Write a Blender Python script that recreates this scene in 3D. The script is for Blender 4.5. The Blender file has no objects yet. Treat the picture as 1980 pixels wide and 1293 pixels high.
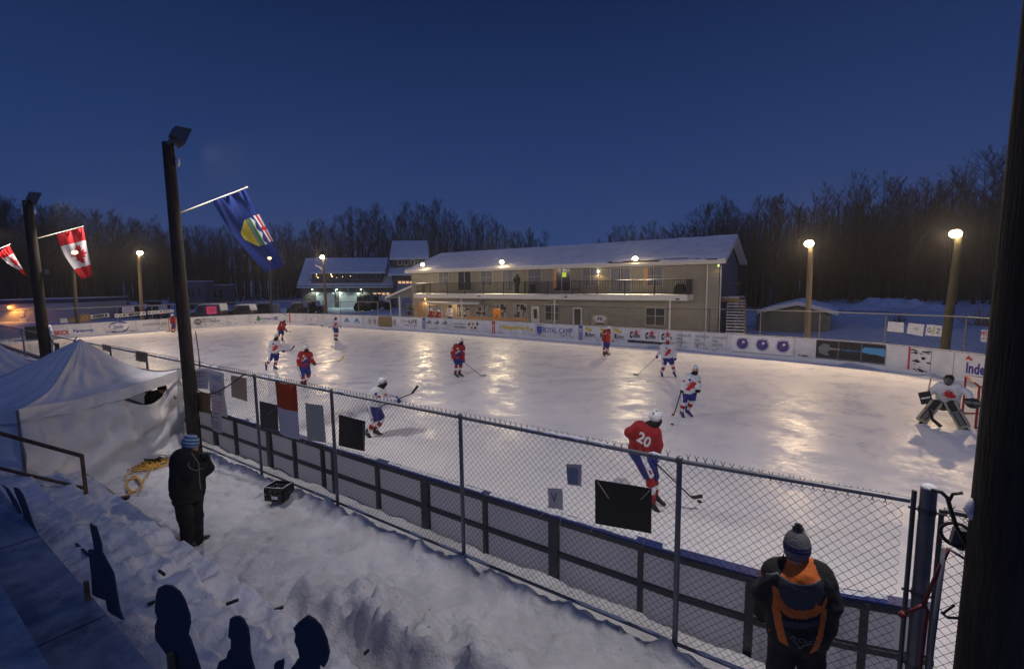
import bpy, bmesh, math, random
import numpy as np
from mathutils import Vector, Matrix, noise
from mathutils.bvhtree import BVHTree

# ---------------------------------------------------------------- camera
S = bpy.context.scene
FPX, PITCH, YAW, ROLL = 912.39, 0.1098, -0.6096, -0.0137
CAM = np.array([23.429, -18.219, 4.359])
_F = np.array([math.sin(YAW)*math.cos(PITCH), math.cos(YAW)*math.cos(PITCH), -math.sin(PITCH)])
_R = np.array([math.cos(YAW), -math.sin(YAW), 0.0]); _U = np.cross(_R, _F)
_R2 = math.cos(ROLL)*_R + math.sin(ROLL)*_U
_U2 = -math.sin(ROLL)*_R + math.cos(ROLL)*_U
cd = bpy.data.cameras.new('camera'); co = bpy.data.objects.new('camera', cd)
S.collection.objects.link(co); S.camera = co
cd.sensor_width = 36; cd.lens = FPX/1980*36; cd.clip_start = .05; cd.clip_end = 4000
co.matrix_world = Matrix(((_R2[0], _U2[0], -_F[0], CAM[0]), (_R2[1], _U2[1], -_F[1], CAM[1]), (_R2[2], _U2[2], -_F[2], CAM[2]), (0, 0, 0, 1)))

# ---------------------------------------------------------------- world: dusk sky
W = bpy.data.worlds.new('World'); S.world = W; W.use_nodes = True
nt = W.node_tree; nt.nodes.clear()
o_ = nt.nodes.new('ShaderNodeOutputWorld'); b_ = nt.nodes.new('ShaderNodeBackground')
tc = nt.nodes.new('ShaderNodeTexCoord'); sx = nt.nodes.new('ShaderNodeSeparateXYZ')
rp = nt.nodes.new('ShaderNodeValToRGB')
nt.links.new(tc.outputs['Generated'], sx.inputs[0]); nt.links.new(sx.outputs['Z'], rp.inputs[0])
cr = rp.color_ramp
cr.elements[0].position = 0.0; cr.elements[0].color = (.028, .057, .172, 1)
cr.elements[1].position = 1.0; cr.elements[1].color = (.005, .013, .052, 1)
for p_, c_ in ((.10, (.023, .049, .152, 1)), (.28, (.014, .034, .118, 1)), (.5, (.0065, .017, .066, 1))):
    e_ = cr.elements.new(p_); e_.color = c_
dp = nt.nodes.new('ShaderNodeVectorMath'); dp.operation = 'DOT_PRODUCT'; nt.links.new(tc.outputs['Generated'], dp.inputs[0])
dp.inputs[1].default_value = (-math.sin(YAW)*.75, -math.cos(YAW)*.75, .66)     # last light of the west, behind the viewer
mr_ = nt.nodes.new('ShaderNodeMapRange'); mr_.interpolation_type = 'SMOOTHSTEP'; mr_.inputs['From Min'].default_value = .05; mr_.inputs['From Max'].default_value = .95
nt.links.new(dp.outputs['Value'], mr_.inputs['Value'])
mxs = nt.nodes.new('ShaderNodeMix'); mxs.data_type = 'RGBA'; mxs.inputs[7].default_value = (.044, .072, .20, 1)
nt.links.new(mr_.outputs[0], mxs.inputs[0]); nt.links.new(rp.outputs[0], mxs.inputs[6])
nt.links.new(mxs.outputs[2], b_.inputs[0]); b_.inputs[1].default_value = 1.08
nt.links.new(b_.outputs[0], o_.inputs[0])
S.view_settings.view_transform = 'Standard'; S.view_settings.look = 'None'
S.view_settings.exposure = 0.0; S.view_settings.gamma = 1.0
S.cycles.use_denoising = True
S.cycles.max_bounces = 5; S.cycles.diffuse_bounces = 2; S.cycles.glossy_bounces = 3
S.cycles.transparent_max_bounces = 12; S.cycles.sample_clamp_indirect = 4.0
S.cycles.use_light_tree = True

# ---------------------------------------------------------------- points from the calibrated view
def ray(u, v): return _F*FPX + _R2*(u-990) - _U2*(v-646.5)
def G(u, v, z=0.0):
    d = ray(u, v); return CAM + d*((z-CAM[2])/d[2])
def atY(u, v, y):
    d = ray(u, v); return CAM + d*((y-CAM[1])/d[1])
def atX(u, v, x):
    d = ray(u, v); return CAM + d*((x-CAM[0])/d[0])
def atD(u, v, D): return CAM + ray(u, v)*(D/FPX)
def PJ(P):
    d = np.array(P)-CAM; z = d@_F
    return 990+FPX*(d@_R2)/z, 646.5-FPX*(d@_U2)/z
def zat(x, y, v):
    lo, hi = -5., 60.
    for _ in range(40):
        m = (lo+hi)/2
        if PJ((x, y, m))[1] > v: lo = m
        else: hi = m
    return lo

rng = random.Random(7)
def fr(x, y, s, octs=5, seed=0.):
    """broken, crumbly snow relief for arrays of points"""
    o = np.empty(x.size); X_, Y_ = x.ravel(), y.ravel()
    for i in range(x.size): o[i] = noise.turbulence(Vector((X_[i]*s+seed, Y_[i]*s, seed)), octs, False, noise_basis='PERLIN_ORIGINAL')
    return np.clip(o.reshape(x.shape)-float(np.mean(o)), -.35, .35)
# ---------------------------------------------------------------- materials
MATS = {}
def mat(name, col, rough=.7, metal=0., var=0., vscale=4., bump=0., bscale=30., spec=.5, emit=None, estr=0.,
        stretch=None, trans=0., col2=None, coat=0.):
    if name in MATS: return MATS[name]
    m = bpy.data.materials.new(name); m.use_nodes = True; n = m.node_tree; N = n.nodes; L = n.links
    p = N['Principled BSDF']; p.inputs['Base Color'].default_value = (*col, 1)
    p.inputs['Roughness'].default_value = rough; p.inputs['Metallic'].default_value = metal
    p.inputs['Specular IOR Level'].default_value = spec
    if coat: p.inputs['Coat Weight'].default_value = coat
    t = N.new('ShaderNodeTexCoord'); mp = N.new('ShaderNodeMapping'); L.new(t.outputs['Object'], mp.inputs[0])
    if stretch: mp.inputs['Scale'].default_value = stretch
    if var > 0 or col2:
        a = N.new('ShaderNodeTexNoise'); a.inputs['Scale'].default_value = vscale; a.inputs['Detail'].default_value = 6
        a.inputs['Roughness'].default_value = .65
        L.new(mp.outputs[0], a.inputs[0])
        r = N.new('ShaderNodeValToRGB'); L.new(a.outputs[0], r.inputs[0])
        c2 = col2 if col2 else tuple(max(0, c*(1-var)) for c in col)
        c1 = col if col2 else tuple(min(1, c*(1+var*.6)) for c in col)
        r.color_ramp.elements[0].position = .34; r.color_ramp.elements[0].color = (*c2, 1)
        r.color_ramp.elements[1].position = .66; r.color_ramp.elements[1].color = (*c1, 1)
        L.new(r.outputs[0], p.inputs['Base Color'])
    if bump > 0:
        a = N.new('ShaderNodeTexNoise'); a.inputs['Scale'].default_value = bscale; a.inputs['Detail'].default_value = 5
        L.new(mp.outputs[0], a.inputs[0])
        b = N.new('ShaderNodeBump'); b.inputs['Strength'].default_value = bump; b.inputs['Distance'].default_value = .05
        L.new(a.outputs[0], b.inputs['Height']); L.new(b.outputs[0], p.inputs['Normal'])
    if emit:
        p.inputs['Emission Color'].default_value = (*emit, 1); p.inputs['Emission Strength'].default_value = estr
    if trans > 0:
        tr = N.new('ShaderNodeBsdfTranslucent'); tr.inputs[0].default_value = (*col, 1)
        tp = N.new('ShaderNodeBsdfTransparent')
        mx = N.new('ShaderNodeMixShader'); mx.inputs[0].default_value = trans
        mx2 = N.new('ShaderNodeMixShader'); mx2.inputs[0].default_value = .05
        L.new(p.outputs[0], mx.inputs[1]); L.new(tr.outputs[0], mx.inputs[2])
        L.new(mx.outputs[0], mx2.inputs[1]); L.new(tp.outputs[0], mx2.inputs[2])
        L.new(mx2.outputs[0], N['Material Output'].inputs[0])
    MATS[name] = m; return m

def siding_mat(name, col, pitch=.12, axis='Z'):
    m = bpy.data.materials.new(name); m.use_nodes = True; N = m.node_tree.nodes; L = m.node_tree.links
    p = N['Principled BSDF']; p.inputs['Roughness'].default_value = .55
    t = N.new('ShaderNodeTexCoord'); s = N.new('ShaderNodeSeparateXYZ'); L.new(t.outputs['Object'], s.inputs[0])
    d = N.new('ShaderNodeMath'); d.operation = 'DIVIDE'; d.inputs[1].default_value = pitch; L.new(s.outputs[axis], d.inputs[0])
    f = N.new('ShaderNodeMath'); f.operation = 'FRACT'; L.new(d.outputs[0], f.inputs[0])
    r = N.new('ShaderNodeValToRGB'); L.new(f.outputs[0], r.inputs[0])
    r.color_ramp.elements[0].position = .0; r.color_ramp.elements[0].color = (*[c*.35 for c in col], 1)
    r.color_ramp.elements[1].position = .16; r.color_ramp.elements[1].color = (*col, 1)
    no = N.new('ShaderNodeTexNoise'); no.inputs['Scale'].default_value = 1.3; no.inputs['Detail'].default_value = 5; L.new(t.outputs['Object'], no.inputs[0])
    mr = N.new('ShaderNodeMapRange'); mr.inputs['To Min'].default_value = .72; mr.inputs['To Max'].default_value = 1.15; L.new(no.outputs[0], mr.inputs[0])
    mx = N.new('ShaderNodeMix'); mx.data_type = 'RGBA'; mx.blend_type = 'MULTIPLY'; mx.inputs[0].default_value = 1
    L.new(r.outputs[0], mx.inputs[6]); L.new(mr.outputs[0], mx.inputs[7]); L.new(mx.outputs[2], p.inputs['Base Color'])
    b = N.new('ShaderNodeBump'); b.inputs['Distance'].default_value = .02; b.inputs['Strength'].default_value = .8
    L.new(f.outputs[0], b.inputs['Height']); L.new(b.outputs[0], p.inputs['Normal'])
    MATS[name] = m; return m

def snow_mat(name, col=(.80, .83, .88), dirt=0., bs=1.):
    m = bpy.data.materials.new(name); m.use_nodes = True; N = m.node_tree.nodes; L = m.node_tree.links
    p = N['Principled BSDF']; p.inputs['Roughness'].default_value = .6; p.inputs['Specular IOR Level'].default_value = .3
    t = N.new('ShaderNodeTexCoord')
    a = N.new('ShaderNodeTexNoise'); a.inputs['Scale'].default_value = 1.1; a.inputs['Detail'].default_value = 8; a.inputs['Roughness'].default_value = .6
    L.new(t.outputs['Object'], a.inputs[0])
    r = N.new('ShaderNodeValToRGB'); L.new(a.outputs[0], r.inputs[0])
    r.color_ramp.elements[0].position = .3; r.color_ramp.elements[0].color = (*[c*(.82-dirt) for c in col], 1)
    r.color_ramp.elements[1].position = .6; r.color_ramp.elements[1].color = (*col, 1)
    sp = N.new('ShaderNodeTexNoise'); sp.inputs['Scale'].default_value = 28; sp.inputs['Detail'].default_value = 3
    L.new(t.outputs['Object'], sp.inputs[0])
    r2 = N.new('ShaderNodeValToRGB'); L.new(sp.outputs[0], r2.inputs[0])
    r2.color_ramp.elements[0].position = .24; r2.color_ramp.elements[0].color = (.35, .3, .26, 1) if dirt else (.8, .8, .8, 1)
    r2.color_ramp.elements[1].position = .33; r2.color_ramp.elements[1].color = (1, 1, 1, 1)
    mx = N.new('ShaderNodeMix'); mx.data_type = 'RGBA'; mx.blend_type = 'MULTIPLY'; mx.inputs[0].default_value = 1
    L.new(r.outputs[0], mx.inputs[6]); L.new(r2.outputs[0], mx.inputs[7]); L.new(mx.outputs[2], p.inputs['Base Color'])
    n1 = N.new('ShaderNodeTexNoise'); n1.inputs['Scale'].default_value = 9; n1.inputs['Detail'].default_value = 9; n1.inputs['Roughness'].default_value = .7
    L.new(t.outputs['Object'], n1.inputs[0])
    b = N.new('ShaderNodeBump'); b.inputs['Distance'].default_value = .07*bs; b.inputs['Strength'].default_value = .8
    L.new(n1.outputs[0], b.inputs['Height']); L.new(b.outputs[0], p.inputs['Normal'])
    MATS[name] = m; return m

def ice_mat():
    m = bpy.data.materials.new('ice'); m.use_nodes = True; N = m.node_tree.nodes; L = m.node_tree.links
    p = N['Principled BSDF']; p.inputs['Specular IOR Level'].default_value = .10
    t = N.new('ShaderNodeTexCoord')
    a = N.new('ShaderNodeTexNoise'); a.inputs['Scale'].default_value = .22; a.inputs['Detail'].default_value = 7; a.inputs['Roughness'].default_value = .6
    a.inputs['Distortion'].default_value = 1.2
    L.new(t.outputs['Object'], a.inputs[0])
    r = N.new('ShaderNodeValToRGB'); L.new(a.outputs[0], r.inputs[0])
    r.color_ramp.elements[0].position = .32; r.color_ramp.elements[0].color = (.74, .74, .77, 1)
    r.color_ramp.elements[1].position = .62; r.color_ramp.elements[1].color = (.85, .84, .84, 1)
    # long curved skate scratches
    mp = N.new('ShaderNodeMapping'); mp.inputs['Scale'].default_value = (.5, 9, 1); mp.inputs['Rotation'].default_value = (0, 0, .25)
    dn = N.new('ShaderNodeTexNoise'); dn.inputs['Scale'].default_value = .12; L.new(t.outputs['Object'], dn.inputs[0])
    ad = N.new('ShaderNodeMix'); ad.data_type = 'RGBA'; ad.blend_type = 'ADD'; ad.inputs[0].default_value = 4.0
    L.new(t.outputs['Object'], ad.inputs[6]); L.new(dn.outputs['Color'], ad.inputs[7]); L.new(ad.outputs[2], mp.inputs[0])
    sc = N.new('ShaderNodeTexNoise'); sc.inputs['Scale'].default_value = 1.6; sc.inputs['Detail'].default_value = 8; sc.inputs['Roughness'].default_value = .75
    L.new(mp.outputs[0], sc.inputs[0])
    r2 = N.new('ShaderNodeValToRGB'); L.new(sc.outputs[0], r2.inputs[0])
    r2.color_ramp.elements[0].position = .34; r2.color_ramp.elements[0].color = (.88, .90, .94, 1)
    r2.color_ramp.elements[1].position = .60; r2.color_ramp.elements[1].color = (1, 1, 1, 1)
    mx = N.new('ShaderNodeMix'); mx.data_type = 'RGBA'; mx.blend_type = 'MULTIPLY'; mx.inputs[0].default_value = .9
    L.new(r.outputs[0], mx.inputs[6]); L.new(r2.outputs[0], mx.inputs[7]); L.new(mx.outputs[2], p.inputs['Base Color'])
    # patchy gloss
    g = N.new('ShaderNodeTexNoise'); g.inputs['Scale'].default_value = .9; g.inputs['Detail'].default_value = 8; g.inputs['Roughness'].default_value = .75
    L.new(t.outputs['Object'], g.inputs[0])
    mr = N.new('ShaderNodeMapRange'); mr.inputs['From Min'].default_value = .42; mr.inputs['From Max'].default_value = .6
    mr.inputs['To Min'].default_value = .24; mr.inputs['To Max'].default_value = .60
    L.new(g.outputs[0], mr.inputs[0]); L.new(mr.outputs[0], p.inputs['Roughness'])
    n1 = N.new('ShaderNodeTexNoise'); n1.inputs['Scale'].default_value = 11; n1.inputs['Detail'].default_value = 9; n1.inputs['Roughness'].default_value = .68
    L.new(t.outputs['Object'], n1.inputs[0])
    b = N.new('ShaderNodeBump'); b.inputs['Distance'].default_value = .02; b.inputs['Strength'].default_value = .28
    L.new(n1.outputs[0], b.inputs['Height'])
    b2 = N.new('ShaderNodeBump'); b2.inputs['Distance'].default_value = .01; b2.inputs['Strength'].default_value = .5
    L.new(sc.outputs[0], b2.inputs['Height']); L.new(b.outputs[0], b2.inputs['Normal']); L.new(b2.outputs[0], p.inputs['Normal'])
    MATS['ice'] = m; return m

# ---------------------------------------------------------------- mesh helpers
class MB:
    def __init__(s): s.v = []; s.f = []; s.m = []; s.smooth = False
    def add(s, vs, fs, mi=0):
        k = len(s.v); s.v.extend([tuple(map(float, p)) for p in vs])
        for f in fs: s.f.append(tuple(i+k for i in f)); s.m.append(mi)
        return s
    def box(s, a, b, mi=0):
        x0, y0, z0 = a; x1, y1, z1 = b
        return s.add([(x0,y0,z0),(x1,y0,z0),(x1,y1,z0),(x0,y1,z0),(x0,y0,z1),(x1,y0,z1),(x1,y1,z1),(x0,y1,z1)],
                     [(0,3,2,1),(4,5,6,7),(0,1,5,4),(1,2,6,5),(2,3,7,6),(3,0,4,7)], mi)
    def obox(s, c, ax, ay, az, mi=0):
        c = np.array(c, float); ax, ay, az = (np.array(q, float) for q in (ax, ay, az))
        vs = [c+i*ax+j*ay+k*az for k in (-1, 1) for i, j in ((-1,-1),(1,-1),(1,1),(-1,1))]
        return s.add(vs, [(0,3,2,1),(4,5,6,7),(0,1,5,4),(1,2,6,5),(2,3,7,6),(3,0,4,7)], mi)
    def bar(s, a, b, w, h, mi=0, up=(0,0,1)):
        a = np.array(a, float); b = np.array(b, float); d = b-a; l = np.linalg.norm(d); d = d/l
        sd = np.cross(d, up); sd = sd/(np.linalg.norm(sd)+1e-9); u = np.cross(sd, d)
        return s.obox((a+b)/2, d*l/2, sd*w/2, u*h/2, mi)
    def tube(s, pts, rs, n=8, mi=0, cap=True):
        pts = [np.array(p, float) for p in pts]
        if not hasattr(rs, '__len__'): rs = [rs]*len(pts)
        rings = []; k0 = len(s.v); ref = None
        for i, p in enumerate(pts):
            t = pts[min(i+1, len(pts)-1)]-pts[max(i-1, 0)]; t = t/(np.linalg.norm(t)+1e-12)
            if ref is None:
                ref = np.cross(t, (0, 0, 1.)) if abs(t[2]) < .9 else np.cross(t, (1., 0, 0))
            ref = ref-t*(ref@t); ref = ref/(np.linalg.norm(ref)+1e-12); bb = np.cross(t, ref)
            for j in range(n):
                a = 2*math.pi*j/n
                s.v.append(tuple(p+rs[i]*(math.cos(a)*ref+math.sin(a)*bb)))
        for i in range(len(pts)-1):
            for j in range(n):
                a = k0+i*n+j; b = k0+i*n+(j+1) % n
                s.f.append((a, b, b+n, a+n)); s.m.append(mi)
        if cap and n > 2:
            s.f.append(tuple(k0+j for j in reversed(range(n)))); s.m.append(mi)
            s.f.append(tuple(k0+(len(pts)-1)*n+j for j in range(n))); s.m.append(mi)
        return s
    def prism(s, poly, d, mi=0):
        """poly: list of 3D points (planar), extruded by vector d"""
        n = len(poly); d = np.array(d, float); P = [np.array(p, float) for p in poly]
        vs = P+[p+d for p in P]
        fs = [tuple(reversed(range(n))), tuple(range(n, 2*n))]+[(i, (i+1) % n, (i+1) % n+n, i+n) for i in range(n)]
        return s.add(vs, fs, mi)
    def ell(s, c, r, n=12, m=8, mi=0):
        k0 = len(s.v); c = np.array(c, float)
        for i in range(m+1):
            th = math.pi*i/m
            for j in range(n):
                a = 2*math.pi*j/n
                s.v.append((c[0]+r[0]*math.sin(th)*math.cos(a), c[1]+r[1]*math.sin(th)*math.sin(a), c[2]+r[2]*math.cos(th)))
        for i in range(m):
            for j in range(n):
                a = k0+i*n+j; b = k0+i*n+(j+1) % n
                s.f.append((a, a+n, b+n, b)); s.m.append(mi)
        return s
    def grid(s, P, mi=0):
        """P: array (n,m,3)"""
        n, m = P.shape[:2]; k0 = len(s.v)
        s.v.extend([tuple(map(float, q)) for q in P.reshape(-1, 3)])
        for i in range(n-1):
            for j in range(m-1):
                a = k0+i*m+j; s.f.append((a, a+1, a+m+1, a+m)); s.m.append(mi)
        return s

def tag(o, label=None, cat=None, group=None, kind=None):
    if label: o['label'] = label
    if cat: o['category'] = cat
    if group: o['group'] = group
    if kind: o['kind'] = kind
    return o
def empty(name, loc, rz=0., label=None, cat=None, group=None):
    o = bpy.data.objects.new(name, None); S.collection.objects.link(o)
    o.location = tuple(float(q) for q in loc); o.rotation_euler = (0, 0, rz); o.empty_display_size = .2
    return tag(o, label, cat, group)
def mk(name, mb, mats, parent=None, smooth=False, local=False, label=None, cat=None, group=None, kind=None, loc=None):
    """one mesh object; mb holds world coordinates unless local"""
    me = bpy.data.meshes.new(name)
    V_ = np.array(mb.v, float).reshape(-1, 3)
    off = np.zeros(3)
    if parent is not None and not local:
        p = parent
        while p is not None: off += np.array(p.location); p = p.parent
    if loc is not None: off += np.array(loc, float)
    me.from_pydata((V_-off).tolist(), [], mb.f)
    if not isinstance(mats, (list, tuple)): mats = [mats]
    for q in mats: me.materials.append(q)
    if len(mats) > 1: me.polygons.foreach_set('material_index', mb.m)
    if smooth: me.polygons.foreach_set('use_smooth', [True]*len(me.polygons))
    me.validate(); me.update()
    o = bpy.data.objects.new(name, me); S.collection.objects.link(o)
    if parent is not None: o.parent = parent
    if loc is not None: o.location = tuple(float(q) for q in loc)
    return tag(o, label, cat, group, kind)
def copy_tree(o, parent=None):
    c = o.copy(); S.collection.objects.link(c)
    if parent is not None: c.parent = parent
    for ch in list(o.children): copy_tree(ch, c)
    return c

_tc = {}
def text_mesh(st, shear=0., bold=0.):
    """flat text, height of capitals = 1, centred; returns verts (n,2), faces, width"""
    key = (st, shear, bold)
    if key in _tc: return _tc[key]
    c = bpy.data.curves.new('t', 'FONT'); c.body = st; c.size = 1; c.shear = shear; c.offset = bold
    c.align_x = 'CENTER'; c.align_y = 'CENTER'; c.resolution_u = 2; c.space_line = .85
    o = bpy.data.objects.new('t', c)
    me = bpy.data.meshes.new_from_object(o)
    v = np.array([q.co[:2] for q in me.vertices]) if len(me.vertices) else np.zeros((0, 2))
    f = [tuple(p.vertices) for p in me.polygons]
    bpy.data.objects.remove(o); bpy.data.curves.remove(c); bpy.data.meshes.remove(me)
    if len(v):
        mn, mx = v.min(0), v.max(0); v = v-(mn+mx)/2; w, h = (mx-mn)
    else: w = h = 1
    _tc[key] = (v, f, w, h); return _tc[key]
def put_text(mb, st, c, ax, ay, width=None, height=None, mi=0, shear=0., bold=0.):
    v, f, w, h = text_mesh(st, shear, bold); ax = np.array(ax, float); ay = np.array(ay, float); c = np.array(c, float)
    sx_ = width/w if width else height/h; sy_ = height/h if height else width/w
    mb.add([c+ax*p[0]*sx_+ay*p[1]*sy_ for p in v], f, mi)
LEAF = [(0,1),(.18,.68),(.40,.78),(.34,.36),(.56,.56),(.64,.44),(.92,.48),(.80,.22),(.96,.10),(.52,-.24),(.58,-.40),(.06,-.34),(.08,-.80)]
LEAF = LEAF+[(-x, y) for x, y in reversed(LEAF[1:])]
def put_poly(mb, pts, c, ax, ay, s=1., mi=0):
    c = np.array(c, float); ax = np.array(ax, float); ay = np.array(ay, float)
    mb.add([c+ax*p[0]*s+ay*p[1]*s for p in pts], [tuple(range(len(pts)))], mi)
def circ(n=20, r=1., ry=None): return [(r*math.cos(2*math.pi*i/n), (ry or r)*math.sin(2*math.pi*i/n)) for i in range(n)]
def rect(w, h): return [(-w/2, -h/2), (w/2, -h/2), (w/2, h/2), (-w/2, h/2)]
def inpoly(x, y, poly):
    c = False; n = len(poly); j = n-1
    for i in range(n):
        xi, yi = poly[i]; xj, yj = poly[j]
        if (yi > y) != (yj > y) and x < (xj-xi)*(y-yi)/(yj-yi+1e-12)+xi: c = not c
        j = i
    return c
def nz(x, y, s=1., seed=0.):
    """cheap smooth fractal noise on arrays"""
    v = 0; a = 1.; t = 0
    for k in range(4):
        f = s*2.03**k; q = seed+k*7.3
        v = v+a*(np.sin(x*f*1.0+q+1.7*np.sin(y*f*.7+q*1.3))*np.sin(y*f*1.1-q*.7+1.3*np.sin(x*f*.8+q)))
        t += a; a *= .55
    return v/t

M = dict(
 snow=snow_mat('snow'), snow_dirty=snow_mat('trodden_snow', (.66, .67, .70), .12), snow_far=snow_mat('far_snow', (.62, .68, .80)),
 ice=ice_mat(),
 white=mat('white_plastic', (.74, .75, .78), .45, var=.10, vscale=2.5, bump=.05, bscale=8),
 scuffed=mat('scuffed_board', (.72, .73, .76), .5, col2=(.52, .54, .58), vscale=1.2, bump=.05),
 grey=mat('grey_board', (.27, .28, .32), .6, var=.3, vscale=2.0, bump=.05, bscale=10),
 steel=mat('galvanised_steel', (.16, .17, .19), .5, metal=.5, var=.2, vscale=8),
 dsteel=mat('dark_steel', (.10, .11, .12), .5, metal=.6, var=.2, vscale=9),
 wire=mat('fence_wire', (.022, .022, .025), .55, metal=.4),
 backp=mat('back_panel', (.62, .65, .74), .6, trans=.66),
 blue_cap=mat('blue_cap', (.02, .035, .15), .4, var=.3, vscale=3),
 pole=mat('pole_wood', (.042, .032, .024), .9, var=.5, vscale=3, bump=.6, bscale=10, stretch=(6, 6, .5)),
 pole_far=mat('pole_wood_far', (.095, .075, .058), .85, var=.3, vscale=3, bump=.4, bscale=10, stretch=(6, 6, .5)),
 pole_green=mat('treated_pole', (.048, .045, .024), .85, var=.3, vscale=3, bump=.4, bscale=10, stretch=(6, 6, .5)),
 wood=mat('planks', (.30, .20, .10), .8, var=.4, vscale=5, bump=.3, stretch=(1, 8, 8)),
 ply=mat('plywood', (.27, .19, .10), .8, var=.25, vscale=4),
 frosted=mat('frosted_panel', (.42, .46, .52), .8, col2=(.13, .18, .26), vscale=2.2, bump=.12, bscale=25),
 black=mat('black_plastic', (.012, .012, .013), .45),
 blackcloth=mat('black_cloth', (.007, .0075, .009), .9, var=.3, vscale=12, bump=.3, bscale=25),
 card=mat('cutout_board', (.045, .05, .075), .75, var=.15, vscale=2),
 tent=mat('tent_fabric', (.70, .70, .72), .8, var=.10, vscale=1.5, bump=.5, bscale=4),
 paper=mat('paper', (.66, .66, .68), .7), sheetp=mat('thin_paper', (.62, .62, .66), .7, trans=.45), cream=mat('cream_card', (.55, .46, .33), .8, trans=.35),
 brown=mat('brown_card', (.26, .16, .06), .8, var=.3, vscale=5),
 ink=mat('ink', (.02, .02, .025), .7), red=mat('red_ink', (.50, .02, .025), .6), blue=mat('blue_ink', (.03, .07, .34), .6),
 yellow=mat('yellow_ink', (.60, .46, .03), .6), green=mat('green_ink', (.02, .16, .04), .7), purple=mat('violet_ink', (.05, .035, .24), .6),
 pink=mat('pink_ink', (.62, .04, .22), .7), lblue=mat('light_blue_ink', (.06, .30, .60), .6), greyink=mat('grey_ink', (.13, .13, .16), .7),
 orange=mat('orange_cloth', (.50, .09, .025), .75, trans=.4), whitecl=mat('white_banner_cloth', (.60, .60, .68), .75, trans=.35),
 jr=mat('red_jersey', (.30, .010, .014), .75, var=.2, vscale=6, bump=.25, bscale=14),
 jw=mat('white_jersey', (.66, .66, .68), .8, var=.10, vscale=6, bump=.25, bscale=14),
 nb=mat('navy_cloth', (.018, .028, .18), .75, var=.2, vscale=8), skin=mat('skin', (.42, .22, .15), .55),
 helm=mat('white_helmet', (.72, .74, .76), .25), lace=mat('skate_boot', (.015, .015, .018), .4),
 bladesteel=mat('skate_blade', (.55, .55, .57), .3, metal=.8),
 tape=mat('stick_shaft', (.02, .02, .022), .5), yel=mat('yellow_blade', (.72, .45, .06), .5),
 rust=mat('rusty_rail', (.11, .06, .04), .8, var=.5, vscale=12),
 cord=mat('orange_cord', (.58, .32, .05), .5), netw=mat('goal_net', (.55, .55, .52), .9), redpost=mat('red_goal_post', (.40, .03, .02), .4),
 fascia=mat('white_fascia', (.62, .60, .56), .5), dglass=mat('dark_glass', (.02, .025, .035), .12, spec=.8),
 curtain=mat('curtain', (.20, .21, .25), .8, var=.5, vscale=6, stretch=(6, 1, .3)),
 roofdark=mat('shingles', (.03, .03, .035), .9), trunk=mat('bark', (.070, .062, .055), .95, var=.35, vscale=2),
 twig=mat('twigs', (.080, .068, .060), .95), carp=mat('car_paint', (.03, .035, .045), .35, coat=.5), rubber=mat('rubber', (.012, .012, .012), .9),
)
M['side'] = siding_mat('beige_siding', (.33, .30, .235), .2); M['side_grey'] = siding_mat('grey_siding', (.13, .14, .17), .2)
M['side_far'] = siding_mat('taupe_siding', (.12, .10, .095), .25); M['side_shed'] = siding_mat('shed_siding', (.26, .23, .16), .14)
# ---------------------------------------------------------------- lamps
def lamp(name, loc, target, watts, col=(1, .74, .42), angle=150, r=.16, kind='SPOT'):
    d = bpy.data.lights.new(name, kind); d.energy = watts; d.color = col; d.shadow_soft_size = r
    if kind == 'SPOT': d.spot_size = math.radians(angle); d.spot_blend = .35
    o = bpy.data.objects.new(name, d); S.collection.objects.link(o); o.location = tuple(loc)
    v = Vector(target)-Vector(loc); o.rotation_euler = v.to_track_quat('-Z', 'Y').to_euler()
    return o
GLOW = mat('lit_lamp_glass', (1, .8, .5), .3, emit=(1, .70, .34), estr=60)
GLOWC = mat('lit_cool_lamp', (1, .9, .7), .3, emit=(1, .86, .62), estr=18)
GLOWO = mat('lit_orange_lamp', (1, .5, .1), .3, emit=(1, .28, .03), estr=25)
WINLIT = mat('lit_window', (.9, .6, .3), .4, emit=(1, .55, .22), estr=.9)

def flood_head(root, loc, dirv, s=.42, lit=GLOW, dark=False):
    """box flood lamp: housing, lit glass, bracket"""
    loc = np.array(loc, float); d = np.array(dirv, float); d /= np.linalg.norm(d)
    sd = np.cross(d, (0, 0, 1.)); sd /= np.linalg.norm(sd); u = np.cross(sd, d)
    if lit is not GLOWC: s = s*.85
    h = MB(); b = [loc+i*sd*s/2+j*u*s*.42 for i, j in ((-1,-1),(1,-1),(1,1),(-1,1))]
    a = [loc-d*s*.55+i*sd*s*.32+j*u*s*.22 for i, j in ((-1,-1),(1,-1),(1,1),(-1,1))]
    h.add(b+a, [(4,5,6,7),(0,4,7,3),(1,2,6,5),(3,7,6,2),(0,1,5,4)])
    h.bar(loc-d*s*.4-u*s*.1, loc-d*s*.5-u*s*.65, .06, .06)
    ho = mk('lamp_housing', h, M['dsteel'], root)
    g = MB(); kk_ = .6 if lit is GLOWC else 1; q = [loc-d*(.16 if lit is GLOWC else .02)+i*sd*s*.46*kk_+j*u*s*.38*kk_ for i, j in ((-1,-1),(1,-1),(1,1),(-1,1))]
    if lit is GLOWC: g.prism(q, d*.03)
    else: g.ell(loc+d*.02, (s*.56, s*.56, s*.44), 16, 10)
    mk('lamp_glass', g, lit, root, smooth=lit is not GLOWC)

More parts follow.
